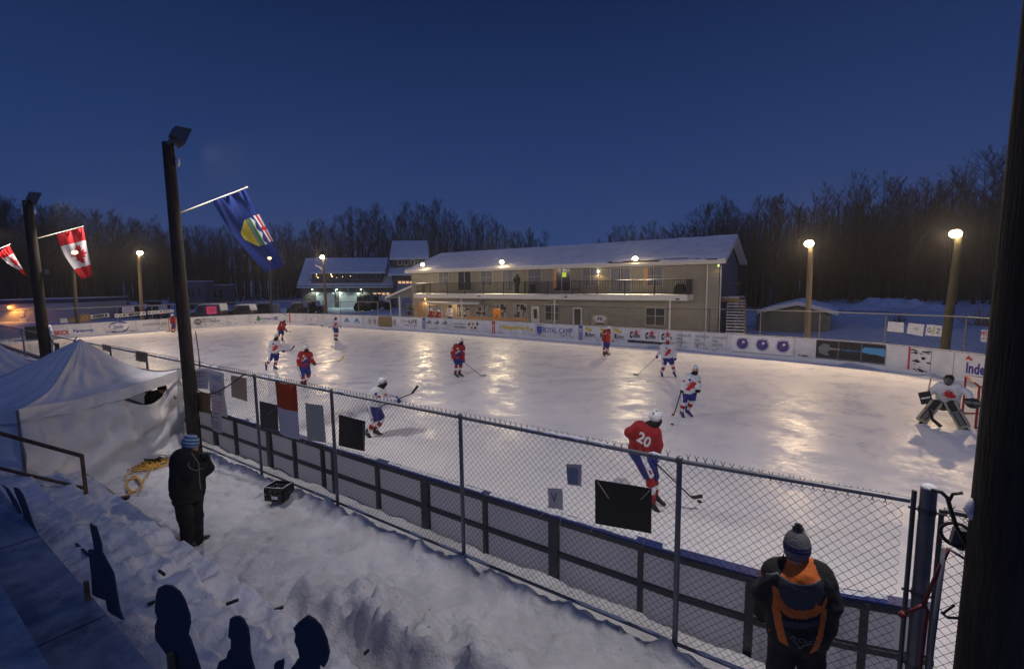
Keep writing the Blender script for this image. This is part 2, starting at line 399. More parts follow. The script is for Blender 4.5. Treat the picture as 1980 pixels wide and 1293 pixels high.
# ---------------------------------------------------------------- ground
RINKPX = [(92,629),(150,626),(210,622.6),(270,618.8),(350,614),(415,610.8),(480,607.7),(515,605.8),(545,605.2),(590,606),(630,607),
          (680,609),(730,611),(775,612.3),(819.5,613.4),(885,616.6),(954.2,620.2),(1040,624.4),(1122.8,628.8),(1220,634),(1320,639.6),(1410,645),(1500,650.5),(1575,655),
          (1645,659.7),(1714,664.8),(1761,669.3),(1830,677.6),(1910,687)]
FARB = [G(u, v, 1.22)[:2] for u, v in RINKPX]
def smooth(pts, it=2):
    P = np.array(pts, float)
    for _ in range(it): Q = P.copy(); Q[1:-1] = (P[:-2]+2*P[1:-1]+P[2:])/4; P = Q
    return P
FARB = smooth(FARB, 2)
RIGHTC = np.array([(29.6, 5.8), (30.6, 3.2), (31, 0), (30.8, -4), (29.8, -7.6), (28.2, -10.2), (26.4, -11.7), (24.9, -12.3)])
NEARB = np.array([(24.3, -12.45), (23.6, -12.66), (22.9, -12.78), (22.0, -12.84), (18, -12.86), (12, -12.88), (0, -12.9), (-12, -12.9), (-23, -12.9), (-27.5, -12.0), (-30.6, -10.2)])
LOOP = np.vstack([FARB, RIGHTC, NEARB])
def terrain(x, y):
    x = np.asarray(x, float); y = np.asarray(y, float)
    z = .22+.05*nz(x, y, .35, 1)+.10*nz(x, y, .09, 3)
    # bank rising behind the shed and the stair, and a far bank on the left
    b = np.clip((y-24-.12*np.abs(x-24))/12, 0, 1); b = b*b*(3-2*b)
    z = z+b*(1.15+.25*nz(x, y, .3, 5))*np.clip((x-14)/8, 0, 1)
    u = (x+75)*.55+(y-50)*.83
    w = np.exp(-(((x+62)/20)**2)-(((y-62)/16)**2)); z = z+4.0*w
    far = np.clip((np.hypot(x, y)-95)/60, 0, 1); z = z+2.5*far
    for (bx, by, r, h) in ((27.5, 22.5, 3.2, .6), (30.5, 24.5, 2.6, .7), (24.6, 23.5, 2.2, .5), (33, 20, 3, .5), (36, 24, 4, .6)):
        z = z+h*np.exp(-((x-bx)**2+(y-by)**2)/r**2)*(1+.35*nz(x, y, 1.6, 9))
    return z
def build_ground():
    xs = np.concatenate([[-1500, -900, -500, -320], np.arange(-220, -60, 5), np.arange(-60, 60, 1.5), np.arange(60, 160, 5), [220, 400, 800, 1500]])
    ys = np.concatenate([[-900, -400, -200, -120], np.arange(-80, -24, 4), np.arange(-24, 60, 1.5), np.arange(60, 220, 5), [300, 500, 900, 1500]])
    X, Y = np.meshgrid(xs, ys, indexing='ij'); Z = terrain(X, Y)
    poly = [tuple(p) for p in LOOP]
    for i in range(len(xs)):
        for j in range(len(ys)):
            if abs(xs[i]) < 36 and abs(ys[j]) < 15 and inpoly(xs[i]*1.0, ys[j]*1.0, poly): Z[i, j] = -.35
    # keep low just outside the boards on the stand side, where the trodden path is laid
    m = (Y < -11.5) & (Y > -30) & (np.abs(X) < 45); Z[m] = -.35
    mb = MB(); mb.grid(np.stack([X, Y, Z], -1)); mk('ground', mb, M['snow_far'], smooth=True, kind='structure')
    mb = MB(); C0 = LOOP.mean(0); n = len(LOOP)
    # ice sheet: rings for smooth shading
    L2 = [C0+(p-C0)*1.004 for p in LOOP]
    mb.add([(p[0], p[1], 0) for p in L2], [tuple(reversed(range(n)))]); mk('ice', mb, M['ice'], kind='structure')
build_ground()

def build_path():
    xs = np.concatenate([np.arange(-45, 4, .6), np.arange(4, 27, .05), np.arange(27, 31, .2)]); ys = np.concatenate([np.arange(-30, -18.6, .8), np.arange(-18.6, -15.9, .3), np.arange(-15.9, -12.98, .045), [-12.97]])
    X, Y = np.meshgrid(xs, ys, indexing='ij')
    i_ = xs > 9; Fa = np.zeros_like(X); Fb = np.zeros_like(X); Fa[i_] = fr(X[i_], Y[i_], 2.3, 6, 3.); Fb[i_] = fr(X[i_], Y[i_], 5.5, 4, 9.)
    Z = .28+.016*nz(X, Y, .9, 2)+.055*Fa+.030*Fb
    # bank of ploughed snow against the fence
    e = -13.42-.10*nz(X, Y*0, 1.3, 8)-.05*nz(X, Y*0, 5, 3)
    bank = np.clip((Y-(e-.22))/.25, 0, 1)*np.clip((-13.16-Y)/.16, 0, 1)
    Z = Z+bank*(.085+.08*Fa+.05*Fb)
    Z = Z+np.clip((Y+13.3)/.2, 0, 1)*(.05+.05*nz(X, Y, 2.6, 6))-.10*np.exp(-((Y+13.28)/.07)**2)
    # berm left by the shovel, running along the stand
    yb = -14.95+.10*nz(X, X*0, 1.1, 5)+.06*nz(X, X*0, 3.1, 7)
    prof = np.exp(-((Y-yb)/np.where(Y > yb, .50, .17))**2)
    amp = np.clip((X-17.2)/1.6, 0, 1)*np.clip((22.3-X)/1.2, 0, 1)
    Z = Z+amp*prof*(.34+.34*Fa+.20*Fb)
    Z = Z-amp*.18*np.exp(-((Y-yb+.36)/.20)**2)
    # footprints and scuffs along the stand
    Z = Z-.03*np.clip(nz(X, Y, 3.3, 21)-.25, 0, 1)*np.clip((-14.2-Y)/.5, 0, 1)*1.5
    r2 = random.Random(3)
    for _ in range(700):
        fx = r2.uniform(11, 24); fy = r2.uniform(-15.6, -13.6); a = r2.uniform(0, 3.14); ca, sa = math.cos(a), math.sin(a)
        i0, i1 = np.searchsorted(xs, (fx-.5, fx+.5)); j0, j1 = np.searchsorted(ys, (fy-.5, fy+.5))
        if i1 <= i0 or j1 <= j0: continue
        dx = X[i0:i1, j0:j1]-fx; dy = Y[i0:i1, j0:j1]-fy; p = dx*ca+dy*sa; q = -dx*sa+dy*ca
        Z[i0:i1, j0:j1] -= r2.uniform(.012, .045)*np.exp(-(p/.16)**4-(q/.07)**4)
    for _ in range(900):
        fx = r2.uniform(9, 25); k_ = r2.random()
        fy = -13.45+r2.gauss(0, .10) if k_ < .55 else r2.uniform(-15.6, -13.5)
        s_ = r2.uniform(.03, .075); h_ = r2.uniform(.012, .035)*(1 if k_ < .55 else .4)
        i0, i1 = np.searchsorted(xs, (fx-.3, fx+.3)); j0, j1 = np.searchsorted(ys, (fy-.3, fy+.3))
        if i1 <= i0 or j1 <= j0: continue
        Z[i0:i1, j0:j1] += h_*np.exp(-((X[i0:i1, j0:j1]-fx)**2+(Y[i0:i1, j0:j1]-fy)**2)/s_**2)
    mb = MB(); mb.grid(np.stack([X, Y, Z], -1)); mk('snow_path', mb, M['snow_dirty'], smooth=True, kind='structure')
build_path()

# ---------------------------------------------------------------- rink boards
def wall_strip(mb, P, z0, z1, thick, mi=0, out=1):
    P = np.array(P); n = len(P); T = np.gradient(P, axis=0); T /= np.linalg.norm(T, axis=1)[:, None]
    Nn = np.stack([T[:, 1], -T[:, 0]], 1)*out
    for i in range(n-1):
        a, b = P[i], P[i+1]; a2, b2 = a+Nn[i]*thick, b+Nn[i+1]*thick
        mb.add([(*a, z0), (*b, z0), (*b2, z0), (*a2, z0), (*a, z1), (*b, z1), (*b2, z1), (*a2, z1)],
               [(0,3,2,1),(4,5,6,7),(0,1,5,4),(1,2,6,5),(2,3,7,6),(3,0,4,7)], mi)
def offset(P, d):
    P = np.array(P); T = np.gradient(P, axis=0); T /= np.linalg.norm(T, axis=1)[:, None]
    return P+np.stack([T[:, 1], -T[:, 0]], 1)*d
# inside face is on the right-hand side walking left->right along the far side: outward = left
BR = empty('rink_boards', (0, 12.9, 0), label='long white rink boards with sponsor adverts around the far side of the ice', cat='rink boards')
P = FARB; mb = MB(); wall_strip(mb, P, 0, 1.20, -.10); mk('board_panel', mb, M['scuffed'], BR)
P2 = np.vstack([FARB[-1:], RIGHTC]); mb = MB(); wall_strip(mb, P2, 0, 1.20, -.10); mk('board_panel', mb, M['scuffed'], BR)
mb = MB(); wall_strip(mb, offset(P, .012), 1.203, 1.235, -.14); mk('cap_rail', mb, M['grey'], BR)
mb = MB(); wall_strip(mb, offset(P2, .012), 1.203, 1.235, -.14); mk('cap_rail', mb, M['grey'], BR)
mb = MB(); wall_strip(mb, offset(P, .030), 0.0, .17, -.027); mk('kick_plate', mb, M['white'], BR)
mb = MB(); wall_strip(mb, offset(P[6:], .075), 0.0, .045, -.042); mk('snow_ledge', mb, M['snow'], BR, smooth=False)
# joints between panels
mb = MB(); 
def far_at(u):
    """point and tangent on the far boards seen at picture column u"""
    best = None
    for i in range(len(FARB)-1):
        a = PJ((*FARB[i], 1.22))[0]; b = PJ((*FARB[i+1], 1.22))[0]
        if a <= u <= b:
            lo, hi = 0., 1.
            for _ in range(30):
                m_ = (lo+hi)/2; q = FARB[i]*(1-m_)+FARB[i+1]*m_
                if PJ((*q, 1.22))[0] < u: lo = m_
                else: hi = m_
            q = FARB[i]*(1-lo)+FARB[i+1]*lo; t = FARB[i+1]-FARB[i]; t = t/np.linalg.norm(t)
            return q, t
    i = 0 if u < 300 else len(FARB)-2
    t = FARB[i+1]-FARB[i]; return (FARB[0] if u < 300 else FARB[-1]), t/np.linalg.norm(t)
_SL = np.concatenate([[0], np.cumsum(np.linalg.norm(np.diff(FARB, axis=0), axis=1))])
_TF = np.gradient(FARB, axis=0); _TF /= np.linalg.norm(_TF, axis=1)[:, None]
def s_of(q):
    d = ((FARB-q)**2).sum(1); i = int(np.argmin(d)); best = None
    for a in (i-1, i):
        if 0 <= a < len(FARB)-1:
            e = FARB[a+1]-FARB[a]; t = min(1, max(0, (q-FARB[a])@e/(e@e))); dd = ((FARB[a]+e*t-q)**2).sum()
            if best is None or dd < best[0]: best = (dd, _SL[a]+t*np.linalg.norm(e))
    return best[1]
def on_curve(s, off):
    p = np.array([np.interp(s, _SL, FARB[:, 0]), np.interp(s, _SL, FARB[:, 1])]); t = np.array([np.interp(s, _SL, _TF[:, 0]), np.interp(s, _SL, _TF[:, 1])]); t /= np.linalg.norm(t)
    return p+np.array([t[1], -t[0]])*off
def ad_frame(u0, u1, off=.006):
    a, ta = far_at(u0); b, tb = far_at(u1); t = b-a; w = np.linalg.norm(t); t = t/w
    nin = np.array([t[1], -t[0]])
    return (a+b)/2+nin*off, t, nin, w
for u in range(130, 1900, 44):
    q, t = far_at(u); nin = np.array([t[1], -t[0]]); c = q+nin*.003
    mb.obox((*c, .62), (*(t*.008), 0), (*(nin*.003), 0), (0, 0, .55))
mk('panel_joint', mb, M['greyink'], BR)
def ad(name, u0, u1, items, off=.008):
    """items: (kind, args...) in picture pixel columns / heights on the board (0..1.22)"""
    mats_ = []; mb = MB()
    def mi(mn):
        if M[mn] not in mats_: mats_.append(M[mn])
        return mats_.index(M[mn])
    for k, it in enumerate(items):
        kd = it[0]; a, b = it[1], it[2]; c, t, nin, w = ad_frame(a, b, off+.0035*k)
        t3 = np.array([t[0], t[1], 0]); up = np.array([0, 0, 1.])
        n0 = len(mb.v); X3 = np.array([1., 0, 0]); Z3_ = np.array([0, 0, 1.]); sa = s_of(far_at(a)[0]); sb_ = s_of(far_at(b)[0]); w = sb_-sa; o_ = (0, 0)
        if kd == 'T':
            _, _, _, z, h, st, mn = it[:7]; sh = it[7] if len(it) > 7 else 0; bo = it[8] if len(it) > 8 else 0
            put_text(mb, st, (*o_, z), X3, Z3_, width=w, height=h, mi=mi(mn), shear=sh, bold=bo)
        elif kd == 'R':
            _, _, _, z0, z1, mn = it; nn_ = max(1, int(w/.5))
            for q_ in range(nn_): mb.add([(-w/2+w*q_/nn_, 0, z0), (-w/2+w*(q_+1)/nn_, 0, z0), (-w/2+w*(q_+1)/nn_, 0, z1), (-w/2+w*q_/nn_, 0, z1)], [(0, 1, 2, 3)], mi(mn))
        elif kd == 'C':
            _, _, _, z, r, mn = it; put_poly(mb, circ(18, r), (*o_, z), X3, Z3_, 1, mi(mn))
        elif kd == 'P':
            _, _, _, z, sc0, pts, mn = it; put_poly(mb, pts, (*o_, z), X3, Z3_, sc0, mi(mn))
        elif kd == 'V':
            _, _, _, z, h, st, mn = it; put_text(mb, st, (*o_, z), Z3_, -X3, width=h, height=w, mi=mi(mn), bold=.02)
        for q_ in range(n0, len(mb.v)):
            p_ = on_curve((sa+sb_)/2+mb.v[q_][0], off+.004+.0035*k); mb.v[q_] = (p_[0], p_[1], mb.v[q_][2])
    return mk('advert', mb, mats_, BR)
swoosh = [(-1, -.1), (-.8, .35), (-.1, .62), (.7, .45), (1, .5), (.2, .8), (-.7, .6), (-1.05, .15)]
swoosh2 = [(1, .1), (.8, -.35), (.1, -.62), (-.7, -.45), (-1, -.5), (-.2, -.8), (.7, -.6), (1.05, -.15)]
ad('brick', 98, 134, [('T', 98, 103, .62, .12, 'The', 'greyink', .2), ('T', 103.5, 132.5, .52, .42, 'BRICK', 'red', 0, .03)])
ad('pana', 139, 181, [('T', 140, 180, .60, .30, 'Panasonic', 'blue', 0, .03)])
ad('dhv', 201, 258, [('P', 216, 241, .68, .72, swoosh, 'blue'), ('P', 216, 241, .68, .72, swoosh2, 'blue'), ('T', 219, 238, .68, .30, 'DHV', 'blue', .2, .04),
    ('T', 200, 257, 1.05, .07, 'Canadian Cancer Charity Group', 'greyink'), ('T', 201, 258, .36, .07, 'Community Research Organization', 'greyink'), ('T', 214, 232, .20, .16, 'VAS-', 'greyink', .2, .02), ('T', 236, 256, .18, .08, 'T F K C A N', 'greyink')])
ad('guard', 273, 326, [('T', 274, 308, .76, .22, 'GUARDIAN', 'greyink'), ('T', 313, 334, .76, .22, 'RADIO', 'greyink'), ('P', 309, 313, .56, .13, [(0, 1), (.15, .15), (1, 0), (.15, -.15), (0, -1), (-.15, -.15), (-1, 0), (-.15, .15)], 'ink')])
ad('feb', 375, 426, [('C', 376, 387, .70, .34, 'greyink'), ('T', 377, 386, .72, .3, '(B)', 'paper'), ('T', 388.5, 417, .92, .17, 'FEBRUARY 14', 'greyink', 0, .02), ('T', 388.5, 424.5, .68, .20, 'ESKS.COM/50-90', 'greyink', 0, .02), ('T', 411, 424, .50, .06, 'be part of history', 'greyink'), ('T', 380, 386, .22, .1, 'OBH', 'greyink', .3)])
ad('north', 494, 537, [('P', 496, 502, .66, .38, [(0, 1), (.45, .35), (.22, .35), (.62, -.35), (.12, -.35), (.12, -.7), (-.12, -.7), (-.12, -.35), (-.62, -.35), (-.22, .35), (-.45, .35)], 'green'), ('T', 502.5, 528, .66, .26, 'Northgate', 'blue', 0, .02), ('R', 529, 536, .50, .86, 'blue'), ('T', 530, 535, .68, .16, 'GM', 'paper')])
for a, b in ((661, 679.5), (680.5, 698.5)):
    ad('mtn', a, b, [('R', a, b, .18, 1.17, 'white'), ('P', a+3, b-3, .66, .50, [(-1, -.5), (-.45, .35), (-.3, .2), (-.05, .7), (.2, .3), (.35, .45), (1, -.5)], 'lblue'), ('T', a+5, b-5, .50, .22, 'mtk', 'paper', 0, .03)])
ad('mtnrail', 661, 699, [('R', 661, 699, .08, .16, 'ink')])
for u, s_ in ((714.8, 'B'), (725.3, 'B'), (763, 'B')):
    ad('badge', u-4, u+4, [('C', u-4, u+4, .66, .36, 'greyink'), ('C', u-4, u+4, .66, .31, 'paper'), ('T', u-2, u+2, .66, .40, s_, 'greyink', 0, .04)])
ad('bare', 731, 757, [('R', 731, 757.5, .06, 1.17, 'ply')])
ad('dyna', 759, 808, [('R', 759, 816, .05, 1.18, 'white'), ('T', 775, 790.5, .80, .42, 'Dyna', 'greyink', .25), ('T', 790.5, 807, .80, .36, 'LIFE', 'ink', 0, .02), ('T', 783, 806, .45, .13, 'MEDICAL LABS', 'greyink', 0, .02)])
for a, b, st, mn in ((816.8, 822.2, 'BAUER', 'blue'), (951.3, 957, 'BAUER', 'red'), (1119, 1126.5, 'CCM', 'blue')):
    ad('band', a, b, [('R', a, b, .02, 1.20, mn), ('V', a+1.2, b-1.2, .62, .75, st, 'paper')])
ship = [(-1, -.1), (.1, .2), (.2, 1.1), (.5, .3), (.9, .3), (1, -.2), (.3, -.55), (-.6, -.5)]
for u in (828.5, 844, 859.5):
    ad('shiplogo', u-5, u+5, [('P', u-4, u+4, .82, .34, ship, 'greyink'), ('T', u-4, u+3.5, .72, .14, 'CURE', 'paper', .2), ('P', u-1, u+1, .42, .10, rect(.3, 1.4), 'greyink')])
ad('scrib', 826, 842, [('T', 827, 842, .22, .22, '>< -/-', 'greyink', .4)])
ad('asvi', 870, 902, [('T', 870, 876, .66, .28, '(//', 'greyink', .4), ('T', 878, 901, .80, .20, 'Alberta Sports', 'greyink', 0, .02), ('T', 878, 901, .55, .20, 'Vision Institute', 'greyink', 0, .02), ('T', 882, 898, .36, .05, 'research for every eye', 'greyink')])
for k, (u, z, mn) in enumerate(((907, .83, 'greyink'), (914.5, .85, 'yellow'), (923, .87, 'green'), (912, .52, 'yellow'), (918.5, .55, 'greyink'))):
    ad('emblem', u-3, u+3, [('C', u-2, u+2, z, .14, mn), ('C', u-2, u+2, z, .07, 'ink')])
ad('emblemtxt', 906, 926, [('T', 908, 922, 1.05, .05, 'Our partners in hockey', 'greyink'), ('T', 910, 920, .34, .04, 'Partners of sport', 'greyink')])
ad('hh', 966, 1031, [('R', 965, 989, .28, .42, 'scuffed'), ('T', 968, 1022, .74, .42, 'HungryHerd', 'yellow', 0, .045), ('T', 1022.5, 1031, .66, .22, '.ca', 'yellow', 0, .03)])
sh_ = [(-.8, 1), (.8, 1), (.8, -.2), (.5, -.75), (0, -1.1), (-.5, -.75), (-.8, -.2)]
ad('rc', 1036, 1110, [('P', 1038, 1048, .68, .44, sh_, 'greyink'), ('P', 1038, 1048, .68, .40, sh_, 'paper'), ('P', 1038, 1048, .68, .32, sh_, 'blue'), ('T', 1050, 1077, .74, .42, 'ROYAL', 'blue'), ('T', 1081, 1107, .74, .42, 'CAMP', 'blue'), ('T', 1083, 1105, .42, .09, 'SERVICES LTD.', 'greyink')])
bird = [(-1, 1), (-.2, .9), (.1, .55), (.9, .5), (1, .1), (.4, .1), (0, -.1), (-.3, .2), (-.8, .35)]
for u in (1141, 1170, 1197.5):
    ad('birdlogo', u-9, u+9, [('P', u-6, u+1, .84, .30, bird, 'yellow'), ('T', u-9, u-3, .60, .34, 'R', 'ink', 0, .05), ('T', u-3, u+9, .60, .24, 'eborn', 'greyink', 0, .04), ('T', u-4, u+9, .44, .05, 'renovations', 'greyink')])
star = [(0, 1), (.22, .3), (1, .6), (.4, .05), (.7, -.8), (.05, -.3), (-.5, -.5), (-.25, .05), (-.9, .1), (-.25, .35)]
for u in (1228, 1258, 1289):
    ad('extr', u-10, u+10, [('P', u+0, u+4, .92, .26, star, 'red'), ('T', u-10, u-4, .78, .46, 'C', 'ink', .2, .08), ('T', u-4, u+10, .74, .28, 'xtreme', 'greyink', .25, .05)])
ad('strip', 1214, 1304, [('R', 1214, 1304, .26, .42, 'ink'), ('T', 1228, 1296, .34, .08, 'EXCAVATION & EARTH HAULING', 'greyink')])
for u in (1323, 1357.5, 1392.5):
    ad('smp', u-14, u+14, [('T', u-14, u+13, .94, .16, 'SWAINSON', 'greyink'), ('T', u-14, u-3, .72, .16, 'MIKI', 'greyink'), ('T', u-14, u+9, .50, .16, 'PESKETT...', 'greyink')])
ad('rpanel', 1417, 1534, [('R', 1417.5, 1533, .22, 1.18, 'white'), ('R', 1417.5, 1533, .20, .225, 'greyink')])
for u in (1436.5, 1475, 1515):
    ad('roundlogo', u-11, u+11, [('C', u-10, u+10, .70, .36, 'greyink'), ('C', u-10, u+10, .70, .34, 'paper'), ('C', u-10, u+10, .70, .30, 'purple'), ('P', u-8, u+8, .93, .28, [(-1, .2), (-.6, .1), (.6, .2), (1, .3), (.7, -.1), (-.7, -.2)], 'purple'), ('P', u, u+4, .80, .08, circ(8), 'paper'), ('T', u-6, u+4, .66, .26, 'W', 'greyink', .3)], off=.02)
ad('banner', 1579, 1713, [('R', 1579, 1713, .24, 1.18, 'ink'), ('R', 1579, 1713, .27, .31, 'greyink'), ('P', 1592, 1602, .72, .30, [(-1, .3), (-.4, 1), (.5, .9), (.9, .1), (.3, -.4), (.7, -1), (-.3, -.9), (-.9, -.6)], 'steel'),
   ('T', 1607, 1625, .78, .13, 'beyond', 'scuffed'), ('T', 1629, 1666, .76, .13, 'imagination', 'lblue'), ('P', 1676, 1706, .78, .50, [(-1, .1), (-.75, .42), (.85, .45), (.93, .3), (.9, -.35), (.2, -.2), (-.5, -.2), (-1, -.05)], 'lblue'), ('T', 1672, 1706, .60, .26, 'Cowan', 'ink', 0, .03)], off=.02)
ad('bannerposts', 1620, 1670, [('R', 1621.5, 1623.5, .22, 1.19, 'greyink'), ('R', 1666.5, 1668.5, .22, 1.19, 'greyink')], off=.045)
ad('goalmark', 558, 562, [('R', 558.7, 561, .0, 1.2, 'red')]); ad('goalmark', 1757, 1762, [('R', 1757.6, 1761.4, .0, 1.2, 'red')])
ad('inde', 1868, 1930, [('R', 1863, 1909.8, .20, 1.15, 'paper'), ('T', 1871, 1909, .62, .46, 'Inde', 'purple', 0, .04), ('P', 1871, 1879, 1.0, .14, [(-1, -.4), (-.5, .4), (0, 1), (.3, .3), (.9, .1), (.8, -.6), (0, -.2)], 'red')])
rs = random.Random(11); mb = MB()
def scuff(mb, u, z, s, mi=0):
    q, t = far_at(u); nin = np.array([t[1], -t[0]]); c = q+nin*.034
    pts = [(s*rs.uniform(.5, 1)*math.cos(a), s*.35*rs.uniform(.4, 1)*math.sin(a)+.15*s*math.cos(a)*rs.uniform(-1, 1)) for a in np.arange(0, 6.28, .8)]
    put_poly(mb, pts, (*c, z), (*t, 0), (0, 0, 1), 1, mi)
for _ in range(38): scuff(mb, rs.uniform(1766, 1800), rs.choice([rs.uniform(.95, 1.1), rs.uniform(.45, 1.0), rs.uniform(.12, .4)]), rs.uniform(.03, .16))
for _ in range(14): scuff(mb, rs.uniform(1543, 1570), .28+rs.uniform(-.03, .03), rs.uniform(.03, .12))
for _ in range(26): scuff(mb, rs.uniform(590, 655), rs.uniform(.3, 1.1), rs.uniform(.02, .12))
for _ in range(150): scuff(mb, rs.uniform(740, 1420), rs.uniform(.18, .42), rs.uniform(.02, .10))
for _ in range(50): scuff(mb, rs.uniform(200, 560), rs.uniform(.1, .5), rs.uniform(.03, .14))
for _ in range(40): scuff(mb, rs.uniform(740, 1750), rs.uniform(.4, 1.15), rs.uniform(.015, .05))
for _ in range(14): scuff(mb, rs.uniform(547, 560), rs.uniform(.95, 1.18), rs.uniform(.04, .12))
mk('scuff_marks', mb, M['ink'], BR, kind='stuff')
# dark gate on the left end of the boards
t_ = FARB[0]-FARB[1]; t_ /= np.linalg.norm(t_); e0 = FARB[0]+t_*.02; e1 = FARB[0]+t_*1.4
mb = MB(); wall_strip(mb, [e1, e0], 0, 1.2, -.1); mk('board_gate', mb, M['black'], BR)
mb = MB(); wall_strip(mb, np.vstack([NEARB[::-1][:3][::1]])[:2][::1], 0, 1.2, .1)
# near side boards seen from behind
NB_ = empty('rink_boards', (16, -12.9, 0), label='grey back of the near rink boards with blue cap rail, behind the chain link fence', cat='rink boards')
Q = NEARB[::-1]; mb = MB(); wall_strip(mb, Q[1:], .0, 1.19, .05); mk('board_panel', mb, M['backp'], NB_)
mb = MB(); wall_strip(mb, offset(Q[1:], -.03), 1.193, 1.225, .15); mk('cap_rail', mb, M['blue_cap'], NB_)
mb = MB(); Qs = []
for i in range(len(Q)-1):
    L_ = np.linalg.norm(Q[i+1]-Q[i]); k = max(1, int(L_/.16))
    for j in range(k): Qs.append(Q[i]+(Q[i+1]-Q[i])*j/k)
Qs = np.array(Qs); Qs = Qs[Qs[:, 0] > 0]; rr = random.Random(5)
for i in range(len(Qs)-1):
    if nz(np.array(Qs[i][0]), np.array(0.), 1.4, 3) > -.15:
        a, b = Qs[i], Qs[i+1]; h = .015+.02*rr.random(); w0 = .10+.03*rr.random()
        mb.add([(*a, 1.225), (*b, 1.225), (b[0], b[1]-w0+.05, 1.225), (a[0], a[1]-w0+.05, 1.225), (a[0], a[1]-.02, 1.225+h), (b[0], b[1]-.02, 1.225+h)], [(0,1,5,4),(3,4,5,2),(0,4,3),(1,2,5)])
mk('snow_cap', mb, M['snow'], NB_, smooth=True, kind='stuff')
mb = MB(); wall_strip(mb, offset(Q[1:], .053), .66, .72, .06); mk('cross_rail', mb, M['dsteel'], NB_)
mb = MB(); wall_strip(mb, offset(Q[1:], .053), 1.12, 1.185, .06); mk('cross_rail', mb, M['dsteel'], NB_)
# uprights at the picture positions of their tops
for u, v, w in ((415, 797, .16), (462, 808, .06), (524, 829, .15), (577, 843, .06), (631, 860, .06), (652, 866, .05), (736, 893, .06), (831, 920, .17), (947, 955, .06), (1082, 993, .16), (1250, 1040, .06), (1456, 1100, .10), (1672, 1150, .08)):
    p = G(u, v, 1.18); y = np.interp(p[0], NEARB[:7, 0][::-1], NEARB[:7, 1][::-1])
    m_ = MB(); m_.box((p[0]-w*.42, y-.13, .1), (p[0]+w*.42, y-.053, 1.19)); mk('upright', m_, M['dsteel'], NB_)

# ---------------------------------------------------------------- chain link fences
def link_mesh(mb, xy0, xy1, z0, z1, pitch=.086, r=.0025, barbs=True, jit=.004):
    a = np.array(xy0, float); b = np.array(xy1, float); L_ = np.linalg.norm(b-a); t = (b-a)/L_; nrm = np.array([-t[1], t[0]]); H_ = z1-z0
    n = int(L_/pitch)
    rr = random.Random(int(L_*100)+int(a[0]*10)); ph = rr.uniform(0, 6)
    def P(s, z, o=0):
        bow = .012*math.sin(s*1.3+ph)*math.sin(math.pi*(z-z0)/H_)+.006*math.sin(s*4+z*3)
        sag = .006*math.sin(s*2.1+z*2.7+ph)
        q = a+t*(s+sag)+nrm*(bow+o); return (q[0], q[1], z+.006*math.sin(s*3+ph))
    k = int(H_/pitch)+1
    for fam in (1, -1):
        for i in range(-k-1, n+k+2):
            s0 = i*pitch; pts = []
            segs = max(3, int(k/4)); 
            for j in range(segs+1):
                z = z0+H_*j/segs; s = s0+fam*H_*j/segs
                pts.append((s, z))
            # clip
            out = []
            for j in range(segs):
                (s1, q1), (s2, q2) = pts[j], pts[j+1]
                lo, hi = 0., 1.
                ds = s2-s1
                for lim, sg in ((0, 1), (L_, -1)):
                    f1 = sg*(s1-lim); f2 = sg*(s2-lim)
                    if f1 < 0 and f2 < 0: lo = 2; break
                    if f1 < 0: lo = max(lo, f1/(f1-f2))
                    elif f2 < 0: hi = min(hi, f1/(f1-f2))
                if lo < hi:
                    out.append((P(s1+ds*lo, q1+(q2-q1)*lo, fam*.002), P(s1+ds*hi, q1+(q2-q1)*hi, fam*.002)))
            for p, q in out: mb.tube([p, q], r, 3, cap=False)
    if barbs:
        for i in range(n):
            s = (i+.5)*pitch; 
            b0 = P(s, z1); 
            for d in (-1, 1):
                c_ = P(s+d*.004, z1+.045); e_ = P(s+d*.022, z1+.078)
                mb.tube([P(s-d*.012, z1-.02), b0, c_, e_], r*1.5, 3, cap=False)
NFX = [-26, -20, -14, -8, -2.9, 1.2, 4.3, 7.35, 10.3, 13.36, 16.05, 19.08, 22.12, 23.98]
FY = -13.3; FZT = 2.47; FZB = .40
NF = empty('chain_link_fence', (16, FY, .3), label='long chain link fence with snowy top rail between the stand and the near boards', cat='fence')
for i in range(len(NFX)-1):
    x0, x1 = NFX[i], NFX[i+1]; m_ = MB()
    link_mesh(m_, (x0+.03, FY+.03), (x1-.03, FY+.03), FZB, FZT-.005 if x1 < 23 else FZT-.005, pitch=.086 if x1 > 3 else .172, r=.0025 if x1 > 3 else .0032, barbs=x1 > 5)
    mk('chain_link_mesh', m_, M['wire'], NF)
    m_ = MB(); m_.tube([(x0, FY, FZT), (x1, FY, FZT+(.06 if x1 > 23 else 0))], .024, 10); mk('top_rail', m_, M['steel'], NF)
    m_ = MB(); m_.tube([(x0+.02, FY, FZB), (x1-.02, FY, FZB)], .020, 8); mk('bottom_rail', m_, M['steel'], NF)
    if x1 < 23:
        m_ = MB(); m_.tube([(x1, FY, .0), (x1, FY, FZT+.03)], .030 if x1 > 3 else .035, 10); m_.ell((x1, FY, FZT+.03), (.037, .037, .03), 10, 6); mk('post', m_, M['steel'], NF)
rr = random.Random(9); m_ = MB()
x = 5.0
while x < 23.6:
    L_ = rr.uniform(.15, .7)
    if rr.random() < .62:
        n = int(L_/.06)+2; pts = [(x+L_*k/(n-1), FY+rr.uniform(-.004, .004), FZT+.021+rr.uniform(-.002, .003)) for k in range(n)]
        m_.tube(pts, [.004]+[rr.uniform(.018, .028) for _ in range(n-2)]+[.004], 7)
    x += L_+rr.uniform(.02, .35)
mk('snow_cap', m_, M['snow'], NF, smooth=True, kind='stuff')
m_ = MB(); x = 5.0
